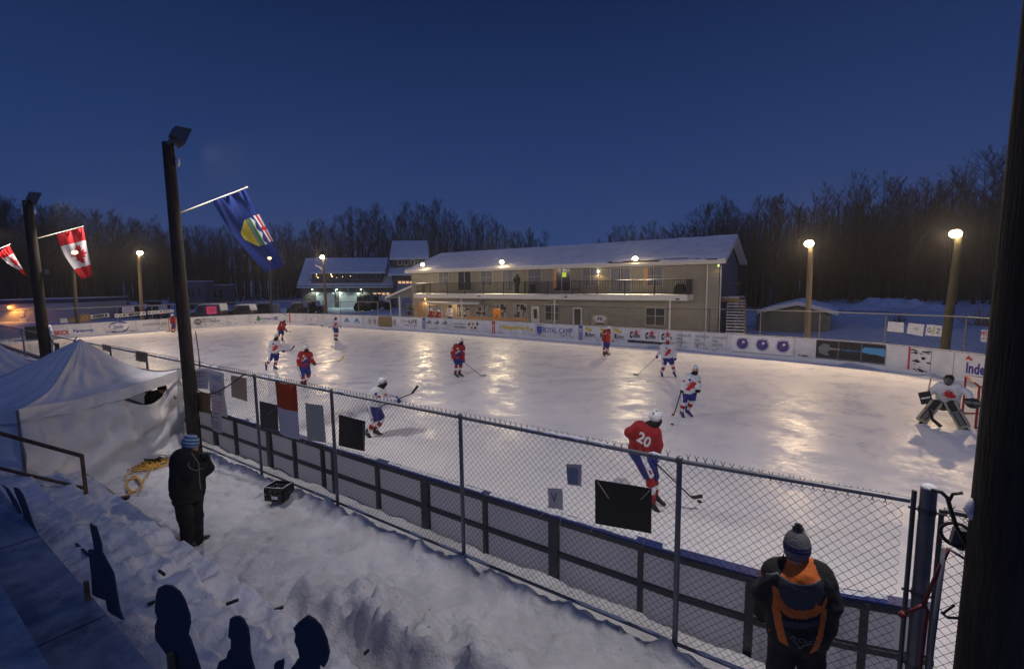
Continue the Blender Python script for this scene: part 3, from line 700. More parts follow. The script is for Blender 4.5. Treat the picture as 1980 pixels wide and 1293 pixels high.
while x < 23.6:
    L_ = rr.uniform(.3, 1.1)
    if rr.random() < .7:
        n = int(L_/.08)+2; m_.tube([(x+L_*k/(n-1), FY-.005, FZB+.018) for k in range(n)], [.004]+[rr.uniform(.012, .022) for _ in range(n-2)]+[.004], 6)
    x += L_+rr.uniform(.05, .4)
mk('snow_cap', m_, M['snow'], NF, smooth=True, kind='stuff')
# gate post with hinges and the next bay
GPX = 24.09; GPY = FY
gp = empty('gate_post', (GPX, GPY, .3), label='thick grey steel gate post with snow on its cap', cat='gate post')
m_ = MB(); m_.tube([(GPX, GPY, -.2), (GPX, GPY, 2.66)], .055, 20); mk('post', m_, M['steel'], gp, smooth=False)
m_ = MB(); m_.ell((GPX, GPY, 2.665), (.058, .058, .03), 18, 6); mk('snow_cap', m_, M['snow'], gp, smooth=True)
for z in (2.47, 1.75, 1.1, .5):
    m_ = MB(); m_.tube([(GPX-.12, GPY, z), (GPX+.12, GPY-.02, z)], .010, 6); m_.tube([(GPX, GPY, z-.02), (GPX, GPY, z+.02)], .060, 16); mk('hinge', m_, M['dsteel'], gp)
gf = empty('chain_link_fence', (25.5, FY, .3), label='short chain link bay right of the thick gate post', cat='fence')
m_ = MB(); link_mesh(m_, (GPX+.10, FY+.02), (28.3, FY+.02), FZB, 2.46); mk('chain_link_mesh', m_, M['wire'], gf)
m_ = MB(); m_.tube([(GPX+.1, FY, 2.50), (28.5, FY, 2.50)], .024, 10); mk('top_rail', m_, M['dsteel'], gf)
m_ = MB(); m_.tube([(GPX+.088, FY, .2), (GPX+.088, FY, 2.5)], .018, 8); mk('post', m_, M['dsteel'], gf)
m_ = MB(); m_.tube([(GPX-.088, FY, .2), (GPX-.088, FY, 2.62)], .018, 8); mk('post', m_, M['dsteel'], NF)
# far fences behind the boards
def far_fence(pts, z1, label, posts_every=3.05, coarse=True):
    r_ = empty('chain_link_fence', (*pts[0], .2), label=label, cat='fence'); pts = [np.array(p, float) for p in pts]
    m_ = MB(); m_.tube([(*p, z1) for p in pts], .030, 6); mk('top_rail', m_, M['steel'], r_)
    for i in range(len(pts)-1):
        a, b = pts[i], pts[i+1]; L_ = np.linalg.norm(b-a); k = max(1, round(L_/posts_every))
        for j in range(k+ (1 if i == len(pts)-2 else 0)):
            q = a+(b-a)*j/k; pm = MB(); pm.tube([(*q, 0), (*q, z1+.03)], .038, 6); mk('post', pm, M['steel'], r_)
        m_ = MB(); link_mesh(m_, a, b, .6, z1, pitch=.26, r=.0035, barbs=False); mk('chain_link_mesh', m_, M['wire'], r_)
    return r_
far_fence([(-33.9, -14), (-33.9, 3), (-33.6, 8)], 2.55, 'thin chain link fence behind the left end boards, in front of the parked vehicles')
far_fence([(-33.6, 8), (-32, 12.2), (-29, 14.2), (-16.5, 14.4)], 2.5, 'thin chain link fence behind the curved far left corner')
far_fence([(2.5, 14.2), (16.5, 14.0)], 2.45, 'thin chain link fence in front of the lower storey of the beige building')
far_fence([(16.5, 14.0), (22.5, 13.2), (28.2, 11.4), (31.5, 8)], 2.5, 'thin chain link fence behind the far right boards, carrying white posters')

# ---------------------------------------------------------------- light poles
def pole(px, py, zt, r0, r1, m_, label, group=None, lean=(0, 0), name='light_pole', z0=-.2):
    r_ = empty(name, (px, py, 0), label=label, cat='light pole', group=group); mb = MB(); n = 14
    pts = [(px+lean[0]*k/n, py+lean[1]*k/n, z0+(zt-z0)*k/n) for k in range(n+1)]
    mb.tube(pts, [r0+(r1-r0)*k/n for k in range(n+1)], 18); mk('pole_shaft', mb, m_, r_, smooth=True); return r_
PLX = float(atY(350, 560, -13.5)[0]); zl = zat(PLX, -13.5, 276)
PL = pole(PLX, -13.5, zl, .150, .115, M['pole'], 'tall dark wooden pole at the fence carrying the blue flag and a flood lamp')
flood_head(PL, (PLX+.16, -13.2, zl+.12), (.10, .9, -.42), .5, GLOWC)
m_ = MB(); m_.ell((PLX+.10, -13.38, zl-.42), (.1, .05, .11), 10, 6); mk('photocell', m_, M['paper'], PL, smooth=True)
lamp('lamp_light', (PLX+.2, -12.85, zl+.05), (PLX+2, -3, 0), 1000, (1, .90, .84), 152, .12)
zl2 = zat(-2.9, -13.5, 388)
PL2 = pole(-2.9, -13.5, zl2, .20, .15, M['pole'], 'dark wooden pole behind the tents carrying the red and white maple leaf flag')
flood_head(PL2, (-2.75, -13.2, zl2+.06), (.1, .9, -.4), .6, GLOWC)
m_ = MB(); m_.ell((-2.84, -13.35, zl2-.4), (.1, .05, .11), 10, 6); mk('photocell', m_, M['paper'], PL2, smooth=True)
m_ = MB(); m_.box((-2.85, -13.4, 4.95), (-2.0, -13.3, 5.02)); m_.box((-2.3, -13.42, 5.0), (-2.1, -13.28, 5.1)); mk('cable_bracket', m_, M['steel'], PL2)
lamp('lamp_light', (-2.7, -12.8, zl2), (-2, -4, 0), 1250, (1, .86, .74), 155, .12)
PL3 = pole(-14.5, -13.5, 7.6, .2, .15, M['pole'], 'dark wooden flag pole at the left picture edge behind the tents')
lamp('lamp_light', (-14.4, -12.8, 7.5), (-14, 0, 0), 1400, (1, .86, .74), 147, .12)
PR = pole(24.44, -13.78, 8.6, .205, .16, mat('old_pole_wood', (.036, .030, .020), .95, var=.5, vscale=3, bump=.7, bscale=10, stretch=(6, 6, .5)), 'huge dark wooden pole in the right foreground beside the gate post')
flood_head(PR, (24.45, -13.4, 8.5), (-.1, .9, -.42), .62, GLOWC)
lamp('lamp_light', (24.3, -12.95, 8.4), (20.5, -3, 0), 1250, (1, .89, .82), 150, .12)
def far_pole(u, ut, vt, x=None, y=None, r=.16, m_='pole_far', label='', w=3500, tgt=(0, 0, 0), s=.5):
    b = atX(u, 620, x) if x is not None else atY(u, 640, y)
    top = atX(ut, vt, x) if x is not None else atY(ut, vt, y)
    pr = pole(b[0], b[1], top[2], r, r*.8, M[m_], label, lean=(top[0]-b[0], top[1]-b[1]))
    d = np.array(tgt)-top; d /= np.linalg.norm(d); d[2] -= .1
    side = np.array([d[0], d[1], 0]); side /= np.linalg.norm(side)
    lc = top+side*.30+np.array([0, 0, .05])
    flood_head(pr, lc, d, s, GLOW)
    lamp('lamp_light', lc+side*.34+np.array([0, 0, -.12]), tgt, w, (1, .72, .44), 165, .14)
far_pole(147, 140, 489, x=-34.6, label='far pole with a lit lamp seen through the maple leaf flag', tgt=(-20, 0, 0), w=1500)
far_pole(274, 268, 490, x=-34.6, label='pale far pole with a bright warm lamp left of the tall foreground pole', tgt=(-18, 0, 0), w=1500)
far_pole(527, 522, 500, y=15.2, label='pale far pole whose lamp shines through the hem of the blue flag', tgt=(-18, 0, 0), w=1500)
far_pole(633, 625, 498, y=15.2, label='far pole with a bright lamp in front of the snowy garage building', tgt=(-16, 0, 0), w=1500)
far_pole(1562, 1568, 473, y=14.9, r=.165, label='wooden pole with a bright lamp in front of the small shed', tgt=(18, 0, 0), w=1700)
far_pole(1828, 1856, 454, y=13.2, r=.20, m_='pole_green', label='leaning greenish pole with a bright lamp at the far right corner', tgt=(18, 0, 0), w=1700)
# curved street lamp arm on the fourth pole
m_ = MB(); q0 = atY(627, 525, 15.2); q1 = atY(611, 513, 15.2); m_.tube([q0, (q0+q1)/2+np.array([0, 0, .12]), q1], [.04, .05, .09], 8)
mk('street_lamp', m_, M['paper'], label='pale curved street lamp arm sticking out from the far pole by the garages', cat='street lamp')
# ---------------------------------------------------------------- beige two-storey building
BY = 19.0
BD = empty('apartment_building', (0, BY+3, 0), label='long two-storey beige sided building with snowy roof and railed balcony behind the rink', cat='building')
xl = atY(797, 560, BY)[0]; xr = atY(1389, 560, BY)[0]
ze = atY(1389, 508, BY)[2]
def z4(zx, zy): return (740+zx/5.172, 430+zy/5.172)
def z5(zx, zy): return (1080+zx/5.172, 430+zy/5.172)
REAR = 26.4
m_ = MB(); m_.box((xl, BY, 0), (xr, REAR, ze)); mk('wall', m_, M['side'], BD)
ridge_y = (BY+REAR)/2-.1; fe = BY-.75; re_ = REAR+.75
zr = atY(1410, 456, ridge_y)[2]; z0e = atY(1396, 501, fe)[2]
xe0 = atY(783, 516, fe)[0]; xe1 = xr+.55; xrl = atY(852, 482, ridge_y)[0]
# gable triangle on the right
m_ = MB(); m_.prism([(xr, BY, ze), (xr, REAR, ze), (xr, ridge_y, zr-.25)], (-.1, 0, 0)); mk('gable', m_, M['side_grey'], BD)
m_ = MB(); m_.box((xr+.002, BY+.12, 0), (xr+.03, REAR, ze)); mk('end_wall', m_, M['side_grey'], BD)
def roofslab(mb, poly, t, mi=0):
    mb.prism(poly, (0, 0, t), mi)
m_ = MB()
F0 = (xe0, fe, z0e-.12); F1 = (xe1, fe, z0e-.12); R1 = (xe1, ridge_y, zr-.12); R0 = (xrl, ridge_y, zr-.12); K1 = (xe1, re_, z0e-.12); K0 = (xe0, re_, z0e-.12)
roofslab(m_, [F0, F1, R1, R0], .1); roofslab(m_, [R0, R1, K1, K0], .1); roofslab(m_, [K0, F0, R0], .1)
rf = mk('roof', m_, M['roofdark'], BD)
m_ = MB(); up = .014
def rp_(a, b, t): return tuple(np.array(a)*(1-t)+np.array(b)*t)
FS0 = np.array(F0)+(0, 0, .102); FS1 = np.array(F1)+(0, 0, .102); RS0 = np.array(R0)+(0, 0, .102); RS1 = np.array(R1)+(0, 0, .102)
# snow sheet as a displaced grid, slid away near the right eave
n1, n2 = 110, 26; Gd = np.zeros((n1, n2, 3)); 
for i in range(n1):
    for j in range(n2):
        s = i/(n1-1); t = j/(n2-1); a = FS0+(FS1-FS0)*s; b = RS0+(RS1-RS0)*s; p = a+(b-a)*t
        h = .10+.03*nz(p[0], p[1], 1.2, 3)
        d1 = max(0, 1-abs(s-.80)/.095)*max(0, 1-t/.16); d2 = (1 if .72 < s < 1 else 0)*max(0, 1-abs(t-.06-.05*math.sin(s*30))/.05)
        if s > .70 and s < .985 and (d1 > .3 or d2 > .35): h = -.02
        if j == 0: h *= .75
        p[2] += h; Gd[i, j] = p
m_.grid(Gd)
for e_i in (0, n1-1):
    pass
m_.add([*Gd[:, 0], *(Gd[:, 0]-(0, 0, .14))], [(i, i+n1, i+n1+1, i+1) for i in range(n1-1)])
m_.add([*Gd[-1], *(Gd[-1]-(0, 0, .14))], [(i+1, i+1+n2, i+n2, i) for i in range(n2-1)])
m_.prism([np.array(K0)+(0,0,.105), np.array(F0)+(0,0,.105), np.array(R0)+(0,0,.105)], (0, 0, .09))
m_.prism([np.array(R0)+(0,0,.105), np.array(R1)+(0,0,.105), np.array(K1)+(0,0,.105), np.array(K0)+(0,0,.105)], (0, 0, .09))
mk('roof_snow', m_, M['snow'], rf, smooth=True)
m_ = MB(); m_.box((xe0, fe-.03, z0e-.28), (xe1, fe, z0e-.02)); m_.box((xe0, fe-.14, z0e-.14), (xe1, fe-.032, z0e-.03)); m_.box((xe0, fe+.002, z0e-.30), (xe1-.02, BY, z0e-.27)); mk('fascia', m_, M['fascia'], BD)
m_ = MB(); m_.bar((xe1+.02, fe, z0e-.14), (xe1+.02, ridge_y, zr-.14), .04, .24); m_.bar((xe1+.02, re_, z0e-.14), (xe1+.02, ridge_y, zr-.14), .04, .24)
m_.prism([(xr+.04, ridge_y, zr-.20), (xe1-.002, ridge_y, zr-.20), (xe1-.002, re_, z0e-.20), (xr+.04, re_, z0e-.20)], (0, 0, .03)); mk('barge_board', m_, M['fascia'], BD)
# downspouts, corner boards
for (ux, uy, ub, vb, dy) in ((1368.5, 506, 1366, 641, .05),):
    a = atY(ux, uy, BY-.06); b = atY(ub, vb, BY-.06)
    m_ = MB(); m_.tube([(a[0], fe-.05, z0e-.12), (a[0], BY-.07, a[2]-.15), (a[0], BY-.07, .2)], .055, 8); mk('downspout', m_, M['fascia'], BD)
m_ = MB(); m_.tube([(xr+.12, BY+.1, z0e-.4), (xr+.12, BY+.1, .2)], .05, 8); mk('downspout', m_, M['fascia'], BD)
m_ = MB(); m_.box((xr-.12, BY-.025, 0), (xr+.035, BY-.001, ze-.02)); m_.box((xl-.02, BY-.025, 0), (xl+.10, BY-.001, ze-.02)); mk('corner_board', m_, M['side'], BD)
M['frame'] = mat('window_frame', (.50, .45, .36), .5)
M['lowpane'] = mat('storefront_pane', (.10, .09, .07), .2, emit=(1, .62, .3), estr=.02)
def window(p0, p1, kind='curtain', y=BY, parent=BD, fm='frame', name='window', bars=True, floor=False):
    a = atY(*p0, y); b = atY(*p1, y); x0, x1 = a[0], b[0]; z1 = (a[2]+b[2])/2+abs(a[2]-b[2])/2; z0 = min(a[2], b[2])
    f = MB(); w = .07; yo = y-.05
    f.box((x0, yo, z0), (x0+w, y-.002, z1)); f.box((x1-w, yo, z0), (x1, y-.002, z1)); f.box((x0+w, yo, z1-w), (x1-w, y-.002, z1)); f.box((x0+w, yo, z0), (x1-w, y-.002, z0+w))
    xm = (x0+x1)/2; f.box((xm-.035, yo+.004, z0+w), (xm+.035, y-.002, z1-w))
    if bars and not floor:
        zm = z0+(z1-z0)*.52; f.box((x0+w, yo+.012, zm-.02), (xm-.035, y-.002, zm+.02)); f.box((xm+.035, yo+.012, zm-.02), (x1-w, y-.002, zm+.02))
    fo = mk(name, f, M[fm], parent)
    g = MB(); g.box((x0+w, y-.012, z0+w), (x1-w, y-.006, z1-w)); mt = dict(curtain=M['dglass'], dark=M['dglass'], lit=M['lowpane'], paper=M['dglass'])[kind]
    mk('pane', g, mt, fo)
    if kind in ('curtain', 'lit'):
        c = MB(); r_ = random.Random(int(x0*100))
        for (c0, c1) in ((x0+w, x0+w+(xm-x0)*.80), (xm+.1*(x1-xm), x1-w)):
            k = max(4, int((c1-c0)/.05)); pts = [(c0+(c1-c0)*i/k, y-.020-.010*(i % 2)-.006*r_.random()) for i in range(k+1)]
            for i in range(k):
                c.add([(*pts[i], z0+w+.05), (*pts[i+1], z0+w+.05), (*pts[i+1], z1-w-.03), (*pts[i], z1-w-.03)], [(0, 1, 2, 3)])
        mk('curtain', c, M['curtain'], fo)
    if kind == 'paper':
        c = MB(); r_ = random.Random(int(x0*77)); nx = 4; nzz = 5
        for i in range(nx):
            for j in range(nzz):
                if r_.random() < .72:
                    cx = x0+w+(x1-x0-2*w)*(i+.5)/nx; cz = z0+w+(z1-z0-2*w)*(j+.5)/nzz; s = (x1-x0)/nx*.42
                    c.box((cx-s*r_.uniform(.6, 1), y-.018-.002*i, cz-.17*r_.uniform(.5, 1)), (cx+s*r_.uniform(.6, 1), y-.014-.002*i, cz+.17*r_.uniform(.5, 1)))
        mk('papers', c, mat('window_papers', (.42, .42, .42), .8, var=.5, vscale=7), fo, kind='stuff')
    return fo, (x0, x1, z0, z1)
window(z4(557, 487), z4(668, 632), 'curtain'); window(z4(750, 487), z4(890, 683), 'dark', floor=True, name='sliding_door')
window(z4(975, 476), z4(1103, 632), 'curtain'); window(z4(1195, 472), z4(1360, 690), 'curtain', floor=True, name='sliding_door')
window(z4(1450, 463), z4(1593, 630), 'curtain'); fo, r4 = window(z4(1703, 463), z5(125, 692), 'dark', floor=True, name='sliding_door')
m_ = MB(); m_.box((r4[0]+.10, BY-.018, r4[2]+.3), (r4[0]+.34, BY-.014, r4[3]-.1)); mk('lit_curtain', m_, mat('warm_dim', (.5, .25, .1), .8, emit=(1, .35, .08), estr=.10), fo)
a = atY(*z5(38, 500), BY); b = atY(*z5(77, 545), BY); m_ = MB(); m_.box((a[0], BY-.022, b[2]), (b[0], BY-.015, a[2])); mk('lit_sign', m_, mat('green_lit', (.5, .8, .1), .5, emit=(.55, .70, .05), estr=.6), fo)
window(z5(235, 455), z5(403, 632), 'curtain'); window(z5(518, 455), z5(725, 697), 'curtain', floor=True, name='sliding_door')
fo, r7 = window(z5(855, 445), z5(1047, 635), 'curtain')
m_ = MB(); m_.box((r7[0]+.08, BY-.040, r7[2]+.1), (r7[0]+.32, BY-.034, r7[3]-.1)); mk('lit_curtain', m_, MATS['warm_dim'], fo)
# lower storey
window(z4(455, 822), z4(600, 950), 'lit', name='storefront_window'); window(z4(740, 818), z4(873, 955), 'paper', name='storefront_window')
for p0, p1, k in ((z4(930, 825), z4(1055, 952), 'paper'), (z4(1113, 808), z4(1245, 962), 'paper'), (z4(1308, 810), z4(1445, 962), 'paper'), (z4(1622, 818), z4(1765, 987), 'dark'), (z5(872, 843), z5(1067, 1038), 'dark')):
    window(p0, p1, k)
def door(p0, p1, kind, mt='fascia'):
    a = atY(*p0, BY); b = atY(*p1, BY); f = MB(); w = .14
    f.box((a[0], BY-.06, .2), (a[0]+w, BY-.002, a[2])); f.box((b[0]-w, BY-.06, .2), (b[0], BY-.002, a[2])); f.box((a[0]+w, BY-.06, a[2]-w), (b[0]-w, BY-.002, a[2]))
    d = mk('door', f, M[mt], BD); g = MB(); g.box((a[0]+w, BY-.03, .2), (b[0]-w, BY-.006, a[2]-w)); mk('door_leaf', g, M['fascia'] if kind == 'white' else M['dglass'], d)
    if kind == 'white':
        g = MB(); g.box((a[0]+w+.12, BY-.036, 1.0), (b[0]-w-.12, BY-.032, a[2]-w-.15)); mk('pane', g, M['dglass'], d)
        g = MB(); g.ell((b[0]-w-.07, BY-.05, 1.15), (.03, .03, .03), 8, 5); mk('handle', g, M['dsteel'], d)
door(z4(1487, 835), z4(1570, 1000), 'white'); door(z5(145, 848), z5(238, 1020), 'dark')
a = atY(*z4(345, 800), BY); b = atY(*z4(415, 925), BY); m_ = MB(); m_.box((a[0], BY-.05, .2), (b[0], BY-.006, a[2])); mk('door', m_, mat('brown_door', (.34, .2, .11), .6), BD)
# vents under the eave
for p in (z4(710, 468), z4(1148, 456), z4(1650, 447), z5(462, 434), z5(1270, 420)):
    c = atY(*p, BY-.06); m_ = MB(); m_.box((c[0]-.14, BY-.12, c[2]-.07), (c[0]+.14, BY-.002, c[2]+.07)); mk('vent', m_, M['dsteel'], BD)
# balcony
BALY = 17.3
zt_ = atY(1000, 567.5, BALY)[2]; bx0 = atY(800, 575, BALY)[0]; bx1 = atY(1329, 575, BALY)[0]
zt_ = (atY(803, 567, BALY)[2]+atY(1326, 572, BALY)[2])/2; zb_ = zt_-.42
m_ = MB(); m_.box((bx0, BALY, zb_), (bx1, BY-.002, zt_)); bal = mk('balcony', m_, M['fascia'], BD)
m_ = MB(); n1 = 160; Gd = np.zeros((n1, 10, 3))
for i in range(n1):
    for j in range(10):
        x = bx0+(bx1-bx0)*i/(n1-1); y = BALY+.02+(BY-.06-BALY-.02)*j/9; Gd[i, j] = (x, y, zt_+.03+.05*max(0, nz(np.array(x), np.array(y), 1.7, 2))+(0 if 0 < j < 9 else -.025))
m_.grid(Gd); mk('balcony_snow', m_, M['snow'], bal, smooth=True)
zrail = (atY(803, 545, BALY)[2]+atY(1326, 543.5, BALY)[2])/2; rm = mat('black_rail', (.012, .012, .014), .4)
m_ = MB(); m_.box((bx0+.05, BALY+.04, zrail-.05), (bx1-.05, BALY+.10, zrail)); m_.box((bx0+.05, BALY+.05, zt_+.10), (bx1-.05, BALY+.09, zt_+.14))
x = bx0+.08
while x < bx1-.05:
    m_.box((x, BALY+.058, zt_+.14), (x+.034, BALY+.08, zrail-.05)); x += .14
for sx_ in (bx0+.08, bx1-.10):
    m_.box((sx_, BALY+.1, zrail-.05), (sx_+.04, BY-.06, zrail)); y = BALY+.2
    while y < BY-.1: m_.box((sx_+.01, y, zt_+.05), (sx_+.03, y+.02, zrail-.05)); y += .125
for i in range(13):
    x = bx0+.06+(bx1-bx0-.18)*i/12; m_.box((x, BALY+.03, zt_-.05), (x+.06, BALY+.09, zrail+.01))
mk('balcony_railing', m_, rm, bal)
m_ = MB(); a = bx0+.3; 
for a_, b_ in ((bx0+.1, bx0+3.2), (bx1-5.6, bx1-4.2), (bx1-4.1, bx1-1.0)):
    m_.tube([(a_, BALY+.07, zrail+.005), ((a_+b_)/2, BALY+.07, zrail+.02), (b_, BALY+.07, zrail+.005)], [.01, .03, .01], 6)
mk('rail_snow', m_, M['snow'], bal, smooth=True)
for p in ((z4(1718, 770)), (z5(1115, 800)), (z4(785, 760))):
    c = atY(*p, BALY+.15); m_ = MB(); m_.tube([(c[0], BALY+.15, .1), (c[0], BALY+.15, zb_-.002)], .065, 8); mk('balcony_post', m_, M['fascia'], BD)
for p in (z4(962, 738), z5(70, 745), z5(1190, 768)):
    c = atY(*p, BALY-.02); m_ = MB(); m_.ell(c, (.17, .05, .07), 10, 6); mk('bulkhead_light', m_, M['steel'], bal, smooth=True)
# eave floods
for (u, v) in ((818, 511), (971, 506), (1229, 499)):
    c = atY(u, v, fe-.22); e_ = empty('flood_lamp', c, label='bright warm flood lamp on the eave, '+{818: 'near the left end of the beige building', 971: 'middle one on the beige building', 1229: 'nearest the right end of the beige building'}[u], cat='flood lamp', group='flood lamps on the building eave')
    flood_head(e_, c+np.array([0, -.05, -.02]), (0.05, -.9, -.35), .40)
    lamp('lamp_light', c+np.array([0, -.40, -.12]), (c[0], 4, 0), 1350, (1, .78, .48), 170, .13)
# porch roof on the left end
px0 = atY(752, 577, 20.2); px1 = atY(799, 553, 20.2)
m_ = MB(); m_.prism([(px0[0], 19.6, px0[2]), (xl-.005, 19.6, px1[2]+.1), (xl-.005, 25, px1[2]+.1), (px0[0], 25, px0[2])], (0, 0, .1)); pr_ = mk('porch_roof', m_, M['fascia'], BD)
m_ = MB(); m_.prism([(px0[0]-.02, 19.6, px0[2]+.104), (xl-.005, 19.6, px1[2]+.204), (xl-.005, 25, px1[2]+.204), (px0[0]-.02, 25, px0[2]+.104)], (0, 0, .1)); mk('roof_snow', m_, M['snow'], pr_)
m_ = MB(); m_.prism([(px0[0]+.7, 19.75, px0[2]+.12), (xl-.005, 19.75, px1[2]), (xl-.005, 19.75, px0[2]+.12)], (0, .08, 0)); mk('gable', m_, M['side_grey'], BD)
m_ = MB(); c = atY(775, 590, 19.9); m_.box((c[0]-.1, 19.7, 0), (c[0]+.1, 19.9, px0[2]+.35)); mk('porch_post', m_, M['fascia'], BD)
m_ = MB(); m_.tube([(px0[0], 19.6, px0[2]), (px0[0]+.9, 19.65, px0[2]-.5), (px0[0]+.9, 19.65, .3)], .05, 7); mk('downspout', m_, M['fascia'], BD)
# wall lamps
for p, mm, w, nm in ((z5(396, 490), GLOWC, 30, 'small bright wall lamp beside the upper window of the beige building'), (z4(425, 765), mat('amber_lamp', (1, .5, .2), .4, emit=(1, .45, .12), estr=4), 90, 'small amber wall lamp above the rink canopy'), (z5(1600, 432), mat('dim_green_lamp', (.6, .8, .3), .4, emit=(.6, .9, .3), estr=1.5), 6, 'dim greenish lamp on the right corner of the beige building')):
    c = atY(*p, BY-.14); e_ = empty('wall_lamp', c, label=nm, cat='wall lamp'); m_ = MB(); m_.ell(c, (.07, .06, .10), 10, 6); mk('lamp_glass', m_, mm, e_, smooth=True)
    m_ = MB(); m_.box((c[0]-.05, c[1]+.06, c[2]-.06), (c[0]+.05, BY-.01, c[2]+.1)); mk('lamp_bracket', m_, M['dsteel'], e_)
    lamp('lamp_light', c+np.array([0, -.1, -.1]), c+np.array([0, -1, -2]), w, (1, .62, .28), 170, .05)
# folded silver awning
c0 = atY(826, 584, 17.6); c1 = atY(928, 586, 17.6)
aw = empty('awning', (c0+c1)/2, label='rolled silver awning tube under the left half of the balcony', cat='awning')
m_ = MB(); m_.tube([c0, c1], .17, 12); m_.tube([c0+np.array([0, 0, -.02]), c0+np.array([.05, 0, -.02])], .19, 12); mk('awning_roll', m_, mat('silver_sheet', (.5, .5, .5), .35, metal=.5, bump=.3), aw, smooth=True)
m_ = MB(); m_.ell(c1+np.array([.25, 0, .1]), (.28, .2, .2), 10, 6); m_.tube([c1, c1+np.array([.5, 0, .15])], .06, 7); mk('motor', m_, M['steel'], aw, smooth=True)
m_ = MB()
for k in (.04, .62): p = c0+(c1-c0)*k; m_.tube([p, (p[0], p[1], .3)], .035, 6)
mk('support_pole', m_, M['steel'], aw)
lamp('lamp_light', c0+(c1-c0)*.4+np.array([0, .5, -.1]), c0+np.array([2, 1, -3]), 60, (1, .62, .3), 160, .1)
# number board with a white jersey
a = atY(*z5(335, 915), BY-.05); b = atY(*z5(490, 1032), BY-.05); cx = (a[0]+b[0])/2; cz = (a[2]+b[2])/2; w = b[0]-a[0]; h = a[2]-b[2]
jb = empty('jersey_board', (cx, BY-.05, cz), label='framed white hockey jersey number 73 hung on the beige wall', cat='jersey board')
m_ = MB(); m_.box((cx-w/2, BY-.07, cz-h/2), (cx+w/2, BY-.03, cz+h/2)); mk('backboard', m_, mat('tan_board', (.42, .34, .22), .7), jb)
J_ = [(-.30, 1), (-.16, 1), (-.1, .88), (.1, .88), (.16, 1), (.30, 1), (.9, .55), (1, .1), (.62, -.1), (.6, .1), (.56, -.95), (-.56, -.95), (-.6, .1), (-.62, -.1), (-1, .1), (-.9, .55)]
m_ = MB(); c = np.array([cx, BY-.076, cz]); m_.add([c+np.array([p[0]*w*.46, 0, p[1]*h*.42]) for p in J_], [tuple(range(len(J_)))]); m_.add([c+np.array([x_*w*.26, -.004, z_*h]) for x_, z_ in ((-1, -.40), (1, -.40), (1, -.27), (-1, -.27))], [(0, 1, 2, 3)], 1)
put_text(m_, '73', c+np.array([0, -.006, h*.08]), (1, 0, 0), (0, 0, 1), height=h*.30, width=w*.30, mi=1, bold=.04); mk('jersey', m_, [M['paper'], M['ink']], jb)
# outside stair at the right end of the building
st = empty('outdoor_stair', (xr+2, 21, 0), label='dark wooden outdoor stair and landing at the right end of the beige building', cat='stair')
Lx0 = xr+.05; Lx1 = atY(1430, 575, 20)[0]; lz = atY(1400, 574, 20)[2]
m_ = MB(); m_.box((Lx0, 19.9, lz-.35), (Lx1, 22.4, lz-.05)); mk('landing', m_, M['wood'], st)
m_ = MB(); m_.box((Lx0, 19.86, lz-.045), (Lx1, 22.4, lz+.0)); mk('landing_snow', m_, M['snow'], st)
for x_, y_ in ((Lx1-.15, 20.0), (Lx1-.15, 22.2)):
    m_ = MB(); m_.box((x_-.12, y_-.1, 0), (x_+.12, y_+.1, lz-.35)); mk('stair_post', m_, M['wood'], st)
m_ = MB()
for x_ in np.arange(Lx0, Lx1, .13): m_.box((x_, 19.95, lz), (x_+.02, 19.97, lz+1.0))
m_.box((Lx0, 19.93, lz+1.0), (Lx1, 19.99, lz+1.05)); mk('stair_railing', m_, rm, st)
m_ = MB(); k = 13
for s_ in (0, 1):
    m_.bar((Lx0+.4+s_*1.2, 20.2, lz-.3), (Lx0+.9+s_*1.2, 17.4, .2), .08, .28)
mk('stringer', m_, M['wood'], st)
m_ = MB()
for i in range(k):
    t = i/k; m_.box((Lx0+.4+.5*t, 20.1-2.8*t-.14, lz-.3-(lz-.5)*t), (Lx0+1.6+.5*t, 20.1-2.8*t+.14, lz-.26-(lz-.5)*t))
mk('stair_tread', m_, M['snow'], st)
m_ = MB()
for i in range(12): m_.box((Lx1+.1+.0*i, 20.2+.16*i, .3), (Lx1+.14, 20.24+.16*i, lz-.2-.12*i))
for i in range(9): m_.box((Lx0+.2, 20.9, .5+.3*i), (Lx1, 20.94, .58+.3*i))
mk('lattice', m_, M['wood'], st)

# ---------------------------------------------------------------- shed
SY = 24.0
def z6(zx, zy): return (1400+zx/4.31, 400+zy/4.31)
sh = empty('shed', (*atY(1540, 620, SY)[:2], 0), label='small beige shed with a low snowy gable roof behind the right lamp pole', cat='shed')
a = atY(*z6(325, 880), SY); b = atY(*z6(885, 920), SY); pk = atY(*z6(612, 805), SY); l0 = atY(*z6(275, 862), SY-.6); l1 = atY(*z6(955, 905), SY-.6); pk2 = atY(*z6(612, 805), SY-.6)
zw = (a[2]+b[2])/2+.05
m_ = MB(); m_.prism([(a[0], SY, 0), (b[0], SY, 0), (b[0], SY, zw), (pk[0], SY, pk[2]-.25), (a[0], SY, zw)], (0, 5, 0)); mk('wall', m_, M['side_shed'], sh)
m_ = MB(); m_.box((a[0]-.5, SY+.3, 0), (a[0]-.01, SY+4, zw-.2)); mk('lean_to_wall', m_, M['side_grey'], sh)
m_ = MB(); zl_ = (l0[2]+l1[2])/2
for p, q in (((l0[0], zl_), (pk2[0], pk2[2])), ((pk2[0], pk2[2]), (l1[0], zl_))):
    m_.prism([(p[0], SY-.62, p[1]-.14), (q[0], SY-.62, q[1]-.14), (q[0], SY-.62, q[1]+.10), (p[0], SY-.62, p[1]+.10)], (0, 6, 0))
mk('roof', m_, M['fascia'], sh)
m_ = MB(); n = 30; Gd = np.zeros((n, 8, 3))
